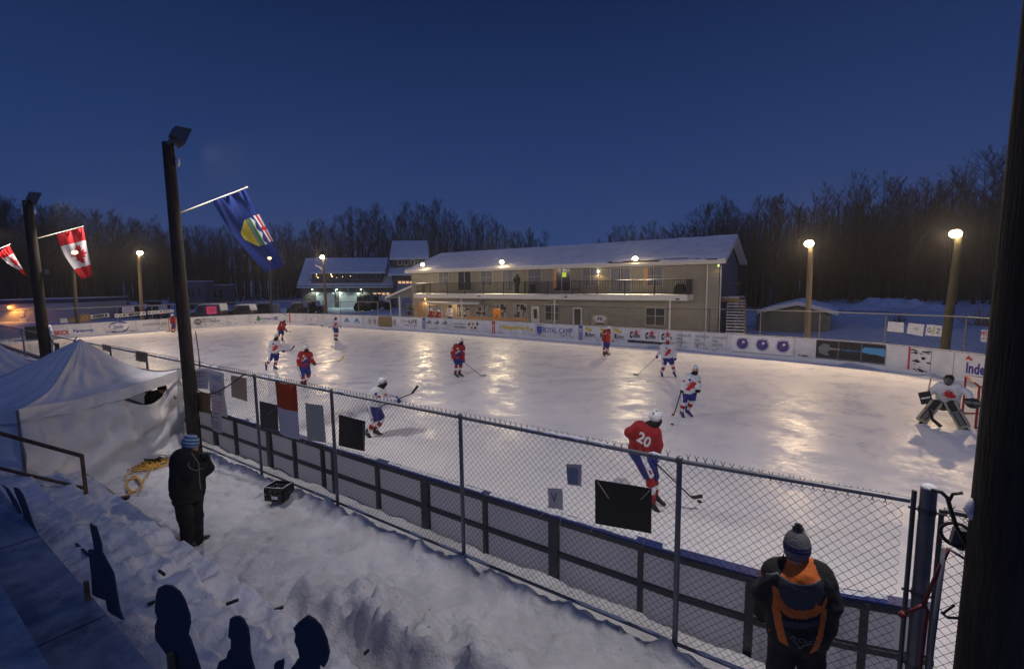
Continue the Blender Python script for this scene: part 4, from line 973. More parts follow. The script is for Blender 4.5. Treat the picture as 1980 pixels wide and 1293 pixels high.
for i in range(n):
    for j in range(8):
        s = i/(n-1); x = l0[0]+(l1[0]-l0[0])*s; t = 1-abs(x-pk2[0])/max(pk2[0]-l0[0], 1e-6) if x < pk2[0] else 1-(x-pk2[0])/(l1[0]-pk2[0])
        Gd[i, j] = (x, SY-.63+6*j/7, zl_+(pk2[2]-zl_)*t*.92+.12+.17*math.sin(math.pi*min(1, max(0, s)))**.5*(1 if j else .55))
m_.grid(Gd); m_.add([*Gd[:, 0], *[(q[0], q[1], zl_+(pk2[2]-zl_)*(1-abs(q[0]-pk2[0])/(pk2[0]-l0[0] if q[0] < pk2[0] else l1[0]-pk2[0]))+.09) for q in Gd[:, 0]]], [(i, i+n, i+n+1, i+1) for i in range(n-1)])
mk('roof_snow', m_, M['snow'], sh, smooth=True)
m_ = MB(); c = atY(*z6(672, 960), SY-.04); m_.box((c[0]-.10, SY-.05, 0), (c[0]+.12, SY-.003, zw+.3)); m_.box((a[0]-.02, SY-.03, 0), (a[0]+.1, SY-.003, zw)); m_.box((b[0]-.1, SY-.03, 0), (b[0]+.02, SY-.003, zw)); mk('trim', m_, M['side'], sh)

# ---------------------------------------------------------------- garage building far left of the apartment block
def z3(zx, zy): return (560+zx/6.158, 430+zy/6.158)
GD = 84.
gb = empty('garage_building', (*atD(665, 590, GD)[:2], 0), label='wide dark garage building with steep snowy roof, dormer windows and three lit garage doors', cat='building')
Fh = np.array([_F[0], _F[1], 0]); Fh /= np.linalg.norm(Fh)
def P3(zx, zy, dd=0.): return atD(*z3(zx, zy), GD+dd)
def quad(mb, p, dv, mi=0): mb.prism(p, dv, mi)
back = Fh*8
def low(p, z=0.): q = np.array(p); q[2] = z; return q
m_ = MB(); quad(m_, [low(P3(157, 1010)), low(P3(1232, 1010)), P3(1232, 745), P3(157, 745)], back); mk('wall', m_, M['side_far'], gb)
# main roof: slope up and back, in front eave overhang
m_ = MB(); e0 = P3(82, 757, -1.2); e1 = P3(1236, 752, -1.2); r0 = P3(192, 425, 5); r1 = P3(1170, 420, 5); quad(m_, [e0, e1, r1, r0], (0, 0, -.35)); rf = mk('roof', m_, M['snow'], gb)
m_ = MB(); quad(m_, [r0, r1, r1+Fh*7-(0, 0, 6.), r0+Fh*7-(0, 0, 6.)], (0, 0, -.3)); mk('roof', m_, M['snow'], gb)
m_ = MB(); quad(m_, [P3(82, 766, -1.25), P3(1236, 762, -1.25), P3(1236, 750, -1.25), P3(82, 755, -1.25)], Fh*.03); mk('fascia', m_, M['steel'], gb)
m_ = MB(); quad(m_, [P3(255, 725, -.6), P3(1100, 725, -.6), P3(1105, 560, -.6), P3(275, 560, -.6)], Fh*5); mk('dormer_wall', m_, M['side_far'], gb)
m_ = MB(); quad(m_, [P3(225, 590, -1.6), P3(1142, 588, -1.6), P3(1172, 418, 4.6), P3(262, 424, 4.6)], (0, 0, -.3)); mk('dormer_roof', m_, M['snow'], gb)
m_ = MB(); quad(m_, [P3(225, 690, -1.2), P3(1100, 690, -1.2), P3(1100, 680, -1.2), P3(225, 680, -1.2)], Fh*.05); mk('rail', m_, M['steel'], gb)
rg = random.Random(4)
for (x0, x1) in ((303, 352), (385, 432), (467, 520), (540, 590), (618, 668), (698, 748), (800, 850), (880, 930), (960, 1012), (1038, 1090)):
    f = MB(); a0, a1, a2, a3 = P3(x0, 678, -.66), P3(x1, 678, -.66), P3(x1, 603, -.66), P3(x0, 603, -.66); quad(f, [a0, a1, a2, a3], Fh*.04); w_ = mk('window', f, M['steel'], gb)
    g = MB(); quad(g, [P3(x0+8, 670, -.72), P3(x1-8, 670, -.72), P3(x1-8, 611, -.72), P3(x0+8, 611, -.72)], Fh*.03); mk('pane', g, M['dglass'], w_)
    if x0 < 800:
        g = MB()
        for _ in range(5 if x0 < 530 else 1):
            c = P3(rg.uniform(x0+12, x1-12), rg.uniform(612, 668), -.78); s = rg.uniform(.05, .13); g.ell(c, (s, s, s), 6, 4)
        mk('lit_bulb', g, mat('warm_bulb', (1, .8, .5), .5, emit=(1, .72, .32), estr=2.5), w_)
gd_mat = mat('garage_door', (.55, .56, .55), .5, var=.1)
for (x0, x1, y0, lit) in ((318, 535, 830, 1), (590, 828, 830, 1), (982, 1205, 830, 0)):
    g = MB(); quad(g, [low(P3(x0, 1010, -.06)), low(P3(x1, 1010, -.06)), P3(x1, y0, -.06), P3(x0, y0, -.06)], Fh*.04); d_ = mk('garage_door', g, gd_mat, gb)
    for k in range(4):
        g = MB(); xa = x0+(x1-x0)*(.08+.23*k); xb = xa+(x1-x0)*.14; quad(g, [P3(xa, 860, -.12), P3(xb, 860, -.12), P3(xb, 840, -.12), P3(xa, 840, -.12)], Fh*.03)
        mk('pane', g, WINLIT if x0 > 900 else mat('pale_pane', (.4, .45, .4), .4), d_)
m_ = MB()
for (a, b, c, d) in ((527, 765, 548, 850), (692, 765, 702, 815), (862, 765, 872, 850)): m_.bar(P3(a, b, -1.1), P3(c, d, -.3), .25, .25)
mk('brace', m_, M['steel'], gb)
for zx, w_ in ((270, 800), (560, 800), (850, 800)):
    lamp('lamp_light', P3(zx, 800, -.6), P3(zx, 1000, -.9), 330, (.80, 1, .78), 150, .1)
    g = MB(); g.ell(P3(zx, 798, -.5), (.12, .12, .08), 8, 5); mk('lamp_glass', g, mat('cool_strip', (.8, 1, .8), .4, emit=(.75, 1, .75), estr=8), gb)
# taller wing
tw = empty('garage_wing', (*atD(795, 590, GD-2)[:2], 0), label='taller wing of the garage building with a lit-window garage door and snowy roof', cat='building')
m_ = MB(); quad(m_, [low(P3(1232, 1010, -2)), low(P3(1700, 1010, -2)), P3(1700, 440, -2), P3(1232, 440, -2)], back); mk('wall', m_, M['side_far'], tw)
m_ = MB(); quad(m_, [P3(1190, 425, -3.4), P3(1660, 415, -3.4), P3(1640, 216, 3), P3(1222, 218, 3)], (0, 0, -.3)); mk('roof', m_, M['snow'], tw)
m_ = MB(); quad(m_, [P3(1172, 612, -5), P3(1700, 612, -5), P3(1700, 520, -2.1), P3(1200, 540, -2.1)], (0, 0, -.3)); mk('porch_roof', m_, M['snow'], tw)
for x0, x1 in ((1285, 1340), (1362, 1415), (1440, 1490)):
    g = MB(); quad(g, [P3(x0, 508, -2.08), P3(x1, 508, -2.08), P3(x1, 440, -2.08), P3(x0, 440, -2.08)], Fh*.04); w_ = mk('window', g, M['fascia'], tw)
    g = MB(); quad(g, [P3(x0+9, 500, -2.14), P3(x1-9, 500, -2.14), P3(x1-9, 449, -2.14), P3(x0+9, 449, -2.14)], Fh*.03); mk('pane', g, M['dglass'], w_)
g = MB(); quad(g, [low(P3(1278, 1000, -2.08)), low(P3(1560, 1000, -2.08)), P3(1560, 688, -2.08), P3(1278, 688, -2.08)], Fh*.04); d_ = mk('garage_door', g, mat('blue_grey_door', (.30, .33, .42), .5), tw)
for k in range(4):
    g = MB(); xa = 1295+46*k; quad(g, [P3(xa, 725, -2.14), P3(xa+33, 725, -2.14), P3(xa+33, 702, -2.14), P3(xa, 702, -2.14)], Fh*.03); mk('pane', g, WINLIT, d_)

# ---------------------------------------------------------------- white service building at the far left
SD = 60.
sb = empty('service_building', (*atD(80, 600, SD)[:2], 0), label='low white metal building with blue roof band at the far left edge', cat='building')
def Q(u, v, dd=0.): return atD(u, v, SD+dd)
m_ = MB(); quad(m_, [low(Q(-60, 625)), low(Q(158, 625)), Q(158, 584), Q(-60, 590)], Fh*7); mk('wall', m_, mat('white_metal_wall', (.42, .43, .47), .6, var=.15, stretch=(8, 8, .2)), sb)
m_ = MB(); quad(m_, [Q(-60, 590, -.1), Q(158.5, 584.5, -.1), Q(158.5, 577, -.1), Q(-60, 582, -.1)], Fh*7.2); mk('roof_band', m_, mat('dark_blue_metal', (.02, .03, .12), .6), sb)
m_ = MB(); quad(m_, [Q(-60, 582, -.15), Q(158.8, 577, -.15), Q(158.8, 575.6, -.15), Q(-60, 580.6, -.15)], Fh*7.3); mk('roof_snow', m_, M['snow'], sb)
m_ = MB()
for (u0, u1, v0, v1) in ((40, 48, 600, 606), (37, 51, 616, 625), (40, 46, 607, 612)): quad(m_, [Q(u0, v1, -.05), Q(u1, v1, -.05), Q(u1, v0, -.05), Q(u0, v0, -.05)], Fh*.04)
mk('wall_sign', m_, M['paper'], sb)
wl = empty('wall_lamp', Q(18, 594, -.3), label='orange glowing wall lamp on the white building at the left edge', cat='wall lamp')
m_ = MB(); m_.ell(Q(18, 594, -.3), (.17, .17, .15), 10, 6); mk('lamp_glass', m_, GLOWO, wl, smooth=True)
m_ = MB(); m_.bar(Q(18, 592.5, -.25), Q(18, 592, -.02), .06, .06); mk('lamp_bracket', m_, M['dsteel'], wl)
lamp('lamp_light', Q(18, 594, -.6), Q(18, 640, -1.5), 260, (1, .38, .06), 170, .1)
# ---------------------------------------------------------------- bare aspens
def aspen(seed, H_=18., spread=1.0):
    r = random.Random(seed); t_ = MB(); c_ = MB()
    n = 10; px = [0.]; py = [0.]
    for i in range(n): px.append(px[-1]+r.uniform(-.10, .10)); py.append(py[-1]+r.uniform(-.10, .10))
    tr = [(px[i], py[i], H_*i/n) for i in range(n+1)]
    R0 = .13+.004*H_
    t_.tube(tr, [R0*(1-i/n)**1.1+.008 for i in range(n+1)], 6)
    def at(z):
        k = min(n-1, int(z/H_*n)); f = z/H_*n-k; return np.array(tr[k])*(1-f)+np.array(tr[k+1])*f
    def branch(p, d, L_, rad, lvl):
        m = 4 if lvl < 2 else 2; pts = [p]; dd = d.copy()
        for k in range(m):
            dd = dd+np.array([r.uniform(-.16, .16), r.uniform(-.16, .16), r.uniform(-.02, .22)]); dd /= np.linalg.norm(dd); pts.append(pts[-1]+dd*L_/m)
        c_.tube(pts, [rad*(1-k/m)+.006 for k in range(m+1)], 3, cap=False)
        if lvl < 2:
            for k in range(r.randint(6, 9) if lvl == 0 else r.randint(3, 4)):
                q = r.uniform(.25, 1.)*m; i = min(m-1, int(q)); b = pts[i]+(pts[i+1]-pts[i])*(q-i); a = r.uniform(0, 6.28)
                e = dd*.8+np.array([math.cos(a), math.sin(a), .35])*.75; e /= np.linalg.norm(e)
                branch(b, e, L_*r.uniform(.30, .55), rad*.5, lvl+1)
    nb = 46
    for i in range(nb):
        z = H_*(.22+.76*(i+r.random())/nb); a = r.uniform(0, 6.28); up = .55+.9*(z/H_)
        d = np.array([math.cos(a), math.sin(a), up*r.uniform(.6, 1.2)]); d /= np.linalg.norm(d)
        L_ = spread*(1-z/H_)**.5*3.6*r.uniform(.5, 1.15)+.9
        if z < H_*.4: L_ *= .6
        branch(at(z), d, L_, .030*(1.15-z/H_)+.010, 0)
    return t_, c_
PROT = []
for k in range(7):
    t_, c_ = aspen(100+k, 18.+(k % 3)*.9, .8+.12*(k % 4))
    PROT.append((t_, c_))
rt = random.Random(77)
TREES = []
# wood rows given in picture columns: (u, depth, height)
def wood(u0, u1, D0, D1, n, h0, h1, label, group, rows=5, dy=3.2):
    for k in range(n):
        t = (k+rt.random()*.9)/n; row = rt.randrange(rows); u = u0+(u1-u0)*t; D = D0+(D1-D0)*t+row*dy+rt.uniform(-1.5, 1.5)
        q = atD(u, 560, D); TREES.append((q[0], q[1], (h0+(h1-h0)*t)*rt.uniform(.82, 1.08), label, group, D))
wood(-60, 330, 84, 100, 70, 19.5, 18.5, 'bare aspen in the dense dark wood behind the white building and far left boards', 'aspens at the far left')
wood(330, 600, 104, 120, 48, 16.5, 18, 'bare aspen in the wood behind the parked vehicles, between the tall pole and the garages', 'aspens behind the parked vehicles')
wood(600, 860, 108, 112, 44, 18, 18.5, 'bare aspen standing behind the garage building roofs', 'aspens behind the garage building')
wood(860, 1060, 106, 112, 34, 17.5, 15, 'bare aspen standing behind the left half of the beige building', 'aspens behind the left of the beige building')
wood(1150, 1420, 96, 68, 42, 13.5, 15.5, 'bare aspen standing behind the right half of the beige building roof', 'aspens behind the right of the beige building')
wood(1410, 1990, 62, 46, 84, 14.2, 14.4, 'tall bare aspen in the dark wood behind the shed and the right lamp poles', 'aspens at the far right', rows=7, dy=2.6)
TREES.sort(key=lambda q: q[5])
proto = []
for k, (t_, c_) in enumerate(PROT):
    e_ = empty('aspen_tree', (0, 0, 0)); mk('trunk', t_, M['trunk'], e_, local=True, smooth=True); mk('crown', c_, M['twig'], e_, local=True); proto.append(e_)
used = set()
for i, (x, y, h, lab, grp, D) in enumerate(TREES):
    k = rt.randrange(len(proto)); o = proto[k]
    if k in used: o = copy_tree(o)
    used.add(k)
    s = h/(18.+(k % 3)*.9); o.location = (x, y, float(terrain(x, y))-.1); o.rotation_euler = (0, 0, rt.uniform(0, 6.28)); o.scale = (s*rt.uniform(.9, 1.15),)*2+(s,)
    o['label'] = lab; o['category'] = 'tree'; o['group'] = grp
for k in range(len(proto)):
    if k not in used: 
        for ch in list(proto[k].children): bpy.data.objects.remove(ch)
        bpy.data.objects.remove(proto[k])
# the deep wood behind, too many trunks to count
m_ = MB(); r3 = random.Random(5)
def deep(u0, u1, D0, D1, n, h0, h1):
    for k in range(n):
        t = r3.random(); u = u0+(u1-u0)*t; D = D0+(D1-D0)*t+r3.uniform(0, 26); q = atD(u, 560, D); x, y = q[0], q[1]; z0 = float(terrain(x, y)); h = (h0+(h1-h0)*t)*r3.uniform(.6, 1.0)
        dx, dy = r3.uniform(-.4, .4), r3.uniform(-.4, .4); m_.tube([(x, y, z0-.2), (x+dx, y+dy, z0+h)], [.17, .03], 3, cap=False)
        for b in range(15):
            z = h*r3.uniform(.18, .95); a = r3.uniform(0, 6.28); L_ = r3.uniform(.6, 2.4)*(1.1-z/h)+.4; p = np.array([x+dx*z/h, y+dy*z/h, z0+z]); e = p+np.array([math.cos(a)*L_*.6, math.sin(a)*L_*.6, L_])
            m_.tube([p, e], [.035, .008], 3, cap=False)
            for c in range(3):
                p2 = p+(e-p)*r3.uniform(.3, .9); a2 = r3.uniform(0, 6.28); m_.tube([p2, p2+np.array([math.cos(a2)*.5, math.sin(a2)*.5, .8])*L_*.4], [.018, .006], 3, cap=False)
deep(-80, 330, 100, 110, 520, 19, 18); deep(330, 620, 116, 128, 330, 16, 18); deep(620, 1045, 116, 122, 330, 17.5, 15); deep(1165, 1420, 106, 78, 280, 13, 15.5); deep(1420, 2020, 70, 54, 850, 14, 14)
mk('far_wood', m_, M['twig'], kind='stuff', label='dark mass of bare trunks and twigs deep in the wood', cat='wood')
# brush pile and shrubs in the right corner
def shrub(u, v, D, h, w, label, n=40, mt='twig', leafy=False):
    b = atD(u, v, D); b[2] = float(terrain(b[0], b[1])); m_ = MB(); r = random.Random(int(u))
    for k in range(n):
        a = r.uniform(0, 6.28); s = r.uniform(.1, 1)*w; p = b+np.array([math.cos(a)*s*.3, math.sin(a)*s*.3, -.05]); q = b+np.array([math.cos(a)*s, math.sin(a)*s, h*r.uniform(.4, 1)]); m_.tube([p, (p+q)/2+(0, 0, .1), q], [.02, .014, .005], 3, cap=False)
    mk('shrub', m_, M[mt], label=label, cat='shrub')
shrub(1735, 650, 36, 1.3, .9, 'dark leafless shrub below the leftmost poster on the right fence', 60)
shrub(1895, 668, 33, 1.9, 1.9, 'tangled brown brush behind the rightmost posters', 90, 'brush_m' if 'brush_m' in M else 'wood')
shrub(1470, 585, 50, 1.0, .6, 'small dark twiggy shrub on the snow bank left of the shed', 26)
shrub(1650, 618, 46, .9, .9, 'low twigs poking out of the snow bank right of the shed', 24)
# snow heaps behind the right boards
m_ = MB()
for (u, v, D, rx, rz) in ((1700, 606, 46, 2.4, .9), (1660, 615, 44, 2.2, .5), (1762, 612, 45, 2.0, .8), (1800, 618, 42, 1.6, .7), (1735, 602, 47, 1.2, 1.2)):
    p = atD(u, v, D); p[2] = float(terrain(p[0], p[1])); n = 22; Gd = np.zeros((n, n, 3))
    for i in range(n):
        for j in range(n):
            a, b = (i/(n-1)*2-1), (j/(n-1)*2-1); d = math.hypot(a, b); Gd[i, j] = (p[0]+a*rx, p[1]+b*rx, p[2]-.1+rz*max(0, 1-d*d)*(1+.45*float(nz(np.array(p[0]+a*rx), np.array(p[1]+b*rx), 1.9, 7))))
    m_.grid(Gd)
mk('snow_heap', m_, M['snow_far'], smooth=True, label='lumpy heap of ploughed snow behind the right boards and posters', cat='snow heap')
# ---------------------------------------------------------------- bleachers covered in snow
BST = [(-15.62, .70), (-16.08, .92), (-16.56, 1.16), (-17.07, 1.42), (-17.63, 1.86), (-18.4, 2.3)]
bl = empty('bleachers', (15, -16.5, .3), label='snow covered wooden bleachers in the lower left corner', cat='bleachers')
xs = np.arange(9.5, 24.0, .035); ys = np.arange(-17.07, -15.58, .025)
X, Y = np.meshgrid(xs, ys, indexing='ij'); Z = np.full_like(X, .30)
for k, (y, z) in enumerate(BST[:3]):
    e = y+.02*nz(X, X*0, 2.2, 5+k)+.012*nz(X, X*0, 8, k)
    w = .02
    Z = np.where(True, Z+(z-Z)*np.clip((e-Y)/w+.5, 0, 1), Z)
lump = np.clip(nz(X, Y, 2.0, 31), 0, 1)*np.clip((X-12)/2, 0, 1)
FA = fr(X, Y, 3.1, 5, 5.); Z = Z+.10*FA+.012*nz(X, Y, 4.2, 17)+.16*lump*(1+1.5*FA)*np.exp(-((Y+16.05)/.28)**2)
Z -= .02*np.clip(nz(X, Y, 1.7, 61), 0, 1)*np.clip((-15.9-Y)/.2, 0, 1)
Z = np.where(Y > -15.66, np.minimum(Z, .62+.0*X), Z)
rb = random.Random(8)
for _ in range(250):
    fx = rb.uniform(11, 22); fy = rb.uniform(-16.9, -15.7); s = rb.uniform(.03, .10); h = rb.uniform(-.035, .045)
    i0, i1 = np.searchsorted(xs, (fx-.3, fx+.3)); j0, j1 = np.searchsorted(ys, (fy-.3, fy+.3))
    if i1 > i0 and j1 > j0: Z[i0:i1, j0:j1] += h*np.exp(-((X[i0:i1, j0:j1]-fx)**2+(Y[i0:i1, j0:j1]-fy)**2)/s**2)
m_ = MB(); m_.grid(np.stack([X, Y, Z], -1)); mk('seat_snow', m_, M['snow'], bl, smooth=True)
m_ = MB(); m_.box((9.5, -15.63, .25), (24, -15.60, .60)); m_.box((9.5, -18.3, .2), (24, -17.1, 1.30)); mk('seat_frame', m_, M['wood'], bl)
# plywood panels dusted with snow
def panel_row(y0, y1, z, xs_):
    for a, b in zip(xs_[:-1], xs_[1:]):
        m_ = MB(); n = 24; Gd = np.zeros((n, 10, 3))
        for i in range(n):
            for j in range(10):
                x = a+.012+(b-a-.024)*i/(n-1); y = y0+(y1-y0)*j/9; Gd[i, j] = (x, y, z+.02+.006*nz(np.array(x), np.array(y), 5, 3))
        m_.box((a+.012, min(y0, y1), z-.02), (b-.012, max(y0, y1), z+.008)); m_.grid(Gd)
        mk('seat_panel', m_, M['frosted'], bl, smooth=False)
panel_row(-17.085, -17.60, 1.42, (13.2, 15.75, 18.15, 20.55, 22.9)); panel_row(-17.64, -18.5, 1.86, (14.2, 16.9, 19.3, 21.7, 24))
for (u, v, u2, v2, z) in ((285, 1166, 300, 1161, 1.19), (437, 1166, 461, 1157, .97), (531, 1177, 548, 1171, .75), (704, 1262, 713, 1254, .34), (147, 1050, 172, 1072, 1.18), (307, 1101, 318, 1109, 1.0)):
    a = G(u, v, z); b = G(u2, v2, z); m_ = MB(); m_.bar(a-(0, 0, .01), b-(0, 0, .01), .022, .03); mk('plank_end', m_, M['black'], bl)

# ---------------------------------------------------------------- cut-out figures seen from behind
rc = random.Random(2)
def cutout(px, y, label, jag=0.):
    pts = []
    for (u, v) in px:
        p = atY(u, v, y); pts.append(p)
    Q_ = []
    for i in range(len(pts)):
        a, b = pts[i], pts[(i+1) % len(pts)]; n = max(1, int(np.linalg.norm(b-a)/.05)) if jag else 1
        for k in range(n):
            q = a+(b-a)*k/n
            if jag and k: q = q+np.array([rc.uniform(-jag, jag), 0, rc.uniform(-jag, jag)])
            Q_.append(q)
    base = min(pts, key=lambda p: p[2]); e_ = empty('cutout_figure', (base[0], y, base[2]), label=label, cat='cutout figure', group='cut-out figures standing in the bleachers')
    m_ = MB(); m_.prism(Q_, (0, .012, 0)); mk('cutout_sheet', m_, M['card'], e_)
    m_ = MB(); m_.box((base[0]-.02, y-.05, base[2]-.1), (base[0]+.02, y-.014, base[2]+.15)); mk('stake', m_, M['wood'], e_)
def sc(pts, s=1.): return pts
cutout([(343,1296),(430,1370),(385,1293),(373,1255),(366,1235),(361,1227),(366,1205),(365,1190),(355,1160),(345,1143),(330,1132),(318,1130),(306,1136),(301,1150),(299,1180),(304,1195),(299,1210),(300,1235)], -17.09, 'tall rounded dark cut-out figure, largest one standing at the lower edge left of centre')
cutout([(408,1345),(418,1294),(424,1278),(437,1272),(441,1258),(446,1253),(446,1236),(441,1230),(444,1196),(449,1192),(460,1191),(468,1197),(477,1215),(480,1235),(481,1262),(484,1275),(490,1297),(500,1420)], -17.09, 'narrow dark cut-out figure with a squared head, middle of the three at the bottom edge')
cutout([(556,1440),(563,1290),(575,1273),(579,1272),(576,1255),(569,1240),(571,1225),(567,1214),(577,1202),(592,1190),(605,1197),(618,1211),(629,1237),(634,1262),(630,1280),(625,1290),(617,1281),(614,1300),(620,1500)], -17.09, 'dark cut-out figure with bushy jagged hair, rightmost of the three at the bottom edge', jag=.006)
cutout([(526,1420),(530,1284),(534,1278),(541,1277),(545,1274),(546,1282),(544,1296),(548,1420)], -17.13, 'tiny dark cut-out tip between the squared and the bushy cut-outs at the bottom edge')
cutout([(237,1198),(214,1186),(208,1180),(204,1160),(189,1155),(178,1149),(176,1110),(170,1062),(182,1062),(173,1012),(184,1018),(194,1050),(196,1068),(218,1108),(230,1180)], -17.09, 'tall thin dark cut-out figure seen almost edge-on in the middle of the bleachers')
cutout([(87,1063),(62,1046),(50,1020),(43,988),(28,950),(26,942),(34,944),(44,958),(62,1010),(74,1040)], -17.09, 'slanting thin dark cut-out figure, second from the left in the bleachers')
cutout([(45,1022),(38,1010),(30,985),(10,945),(3,937),(14,944),(30,968),(40,990)], -17.09, 'leftmost thin pale-edged cut-out figure near the rusty railing')

# ---------------------------------------------------------------- rusty railing
rl = empty('hand_railing', G(168, 968, .6), label='rusty brown stair railing in front of the white tent', cat='railing')
b = G(168, 966, .62); t = np.array([b[0], b[1], zat(b[0], b[1], 881)]); d = np.array([-1., -.06, 0])
def onray_plane(u, v, p0):
    nn = np.array([.8, -.6, 0]); d = ray(u, v); return CAM+d*(((p0-CAM)@nn)/(d@nn))
l0 = onray_plane(-30, 829, b); m0 = np.array([b[0], b[1], zat(b[0], b[1], 944)]); l1 = onray_plane(-30, 898, b)
m_ = MB(); m_.bar(t, l0, .05, .05); mk('top_rail', m_, M['rust'], rl); m_ = MB(); m_.bar(m0, l1, .04, .04); mk('middle_rail', m_, M['rust'], rl)
m_ = MB(); m_.bar((b[0], b[1], b[2]-.3), t+(0, 0, .025), .05, .05, up=(0, 1, 0)); mk('post', m_, M['rust'], rl)
ltj = (l0[0], l0[1], .5); m_ = MB(); m_.bar(ltj, (ltj[0], ltj[1], l0[2]), .05, .05, up=(0, 1, 0)); mk('post', m_, M['rust'], rl)

# ---------------------------------------------------------------- tents
def tent(A, B, side, ze_, peak, label, seed=1, sag=True):
    A = np.array(A, float); B = np.array(B, float); s = (B-A)/np.linalg.norm(B-A); n = np.array([-s[1], s[0]]); n = n if n[0] < 0 else -n
    D_ = A+n*side; C_ = B+n*side; cor = [A, B, C_, D_]; r_ = empty('canopy_tent', (*(sum(cor)/4), .3), label=label, cat='tent')
    pk = np.array(peak)
    m_ = MB(); N1 = 40; N2 = 26
    for k in range(4):
        a, b = cor[k], cor[(k+1) % 4]; Gd = np.zeros((N1, N2, 3)); rq = random.Random(seed*10+k)
        for i in range(N1):
            u = i/(N1-1); e = a+(b-a)*u; eo = ze_-.10*math.sin(math.pi*u)
            for j in range(N2):
                v = j/(N2-1); p = np.array([*e, eo])*(1-v)+pk*v
                p[2] -= .34*math.sin(math.pi*v)*(.55+.45*abs(math.cos(math.pi*u)))*(1-.3*v)
                p[2] += .035*(1-v)*v*3*math.sin(u*34+3*math.sin(v*4+k))*(1-abs(2*u-1)*.3)+.018*math.sin(u*71+v*9)*v*(1-v)*3
                Gd[i, j] = p
        m_.grid(Gd)
    mk('canopy', m_, M['tent'], r_, smooth=True)
    m_ = MB()
    for k in range(4):
        a, b = cor[k], cor[(k+1) % 4]; Gd = np.zeros((60, 4, 3)); dn = b-a; nn = np.array([dn[1], -dn[0]])/np.linalg.norm(dn); cc = sum(cor)/4
        if nn@((a+b)/2-cc) < 0: nn = -nn
        for i in range(60):
            u = i/59; e = a+(b-a)*u
            for j in range(4): Gd[i, j] = (*(e+nn*(.02+.012*math.sin(u*38)*j/3)), ze_-.10*math.sin(math.pi*u)+.01-.24*j/3+.012*math.sin(u*20+k))
        m_.grid(Gd)
    mk('valance', m_, M['tent'], r_, smooth=True)
    for k, c in enumerate(cor):
        m_ = MB(); m_.box((c[0]-.02, c[1]-.02, .1), (c[0]+.02, c[1]+.02, ze_)); mk('leg', m_, M['steel'], r_)
    # side walls: the one along A-B has a drooping opening near B
    for k in range(4):
        a, b = cor[k], cor[(k+1) % 4]; dn = (b-a)/np.linalg.norm(b-a); nn = np.array([dn[1], -dn[0]]); cc = sum(cor)/4
        if nn@((a+b)/2-cc) < 0: nn = -nn
        if k == 1: continue
        n1, n2 = 90, 50; Gd = np.zeros((n1, n2, 3))
        for i in range(n1):
            u = i/(n1-1); e = a+(b-a)*u
            top = ze_-.16-.08*math.sin(math.pi*u)
            if k == 0 and u > .52:
                w_ = (u-.52)/.44; top -= .42*math.sin(math.pi*min(1, w_))**.8
            for j in range(n2):
                v = j/(n2-1); z = .26+(top-.26)*v
                fold = .05*math.sin(u*11+2*math.sin(v*3+k))*(.4+.6*(1-v))+.025*math.sin(u*29+v*7+k)+.02*math.sin(v*17+u*13)
                if k == 0: fold += .10*math.exp(-((u-.74)/.15)**2-((v-.72)/.16)**2)-.07*math.exp(-((u-.74-.25*(v-.5))/.03)**2)*v+.05*math.sin((u-v)*16)*math.exp(-((v-.35)/.3)**2)
                fold += .14*max(0, .14-v)/.14
                Gd[i, j] = (*(e-nn*.03+nn*fold), z)
        m_ = MB(); m_.grid(Gd); mk('side_wall', m_, M['tent'], r_, smooth=True)
    return r_, cor
tA = G(33, 795, 2.22)[:2]; tB = G(353, 722, 2.12)[:2]
TN, tcor = tent(tA, tB, 3.2, 2.24, atX(155, 655, 9.6), 'white pop-up tent with sagging canopy and wrinkled side walls at the left')
m_ = MB()
for (u, v) in ((330, 730), (338, 768)):
    c = G(u, v, 2.0 if v < 750 else 1.7)
    m_.tube([c+np.array([-.06, .03, -.05]), c+np.array([0, 0, .03]), c+np.array([.07, 0, -.02])], [.02, .03, .015], 6)
mk('clamp', m_, mat('green_clamp', (.02, .08, .06), .5), TN)
TN2, _ = tent((6.2, -17.2), (6.0, -14.6), 3.4, 2.25, (4.3, -16.1, 3.25), 'second white tent, partly behind the pole at the left edge', seed=4)

# ---------------------------------------------------------------- orange extension cord
cc_ = MB(); pts = []; r_ = random.Random(12)
def gz(u, v): 
    p = G(u, v, .30); return p
for i in range(230):
    t = i/229; a = i*.43; u = 262+50*t*1.0+ (1+.2*math.sin(i))*18*math.cos(a); v = 905-12*t+8.5*math.sin(a)+3*math.sin(i*.17)
    p = gz(u, v); p[2] = .315+.05*abs(math.sin(i*.31)); pts.append(p)
for i in range(60):
    a = i*.34; t = i/59; u = 260-2*t+14*math.cos(a); v = 936+15*math.sin(a)+3*t; p = gz(u, v); p[2] = .315+.01*math.sin(i); pts.append(p)
for (u, v) in ((262, 952), (245, 958), (228, 966), (216, 980), (211, 989), (220, 975), (240, 960), (262, 950), (276, 940), (265, 926), (247, 930), (240, 922), (262, 912)):
    pts.append(gz(u, v)+np.array([0, 0, .02]))
cc_.tube(pts, .012, 6); mk('extension_cord', cc_, M['cord'], smooth=True, label='tangled orange extension cord lying on the snow by the tent', cat='cord')
m_ = MB(); p = gz(233, 968); m_.obox(p+np.array([0, 0, .05]), (.10, .10, 0), (-.03, .03, 0), (0, 0, .03)); mk('power_plug', m_, M['black'], label='black plug block at the near end of the orange cord', cat='plug')
m_ = MB(); p = gz(282, 893); m_.obox(p+np.array([0, 0, .06]), (.28, .16, 0), (-.04, .07, 0), (0, 0, .05)); m_.obox(p+np.array([0, 0, .12]), (.26, .14, 0), (-.04, .06, 0), (0, 0, .012), 1)
mk('cord_box', m_, [M['black'], M['snow']], label='flat black box with snow on top behind the cord coils', cat='box')
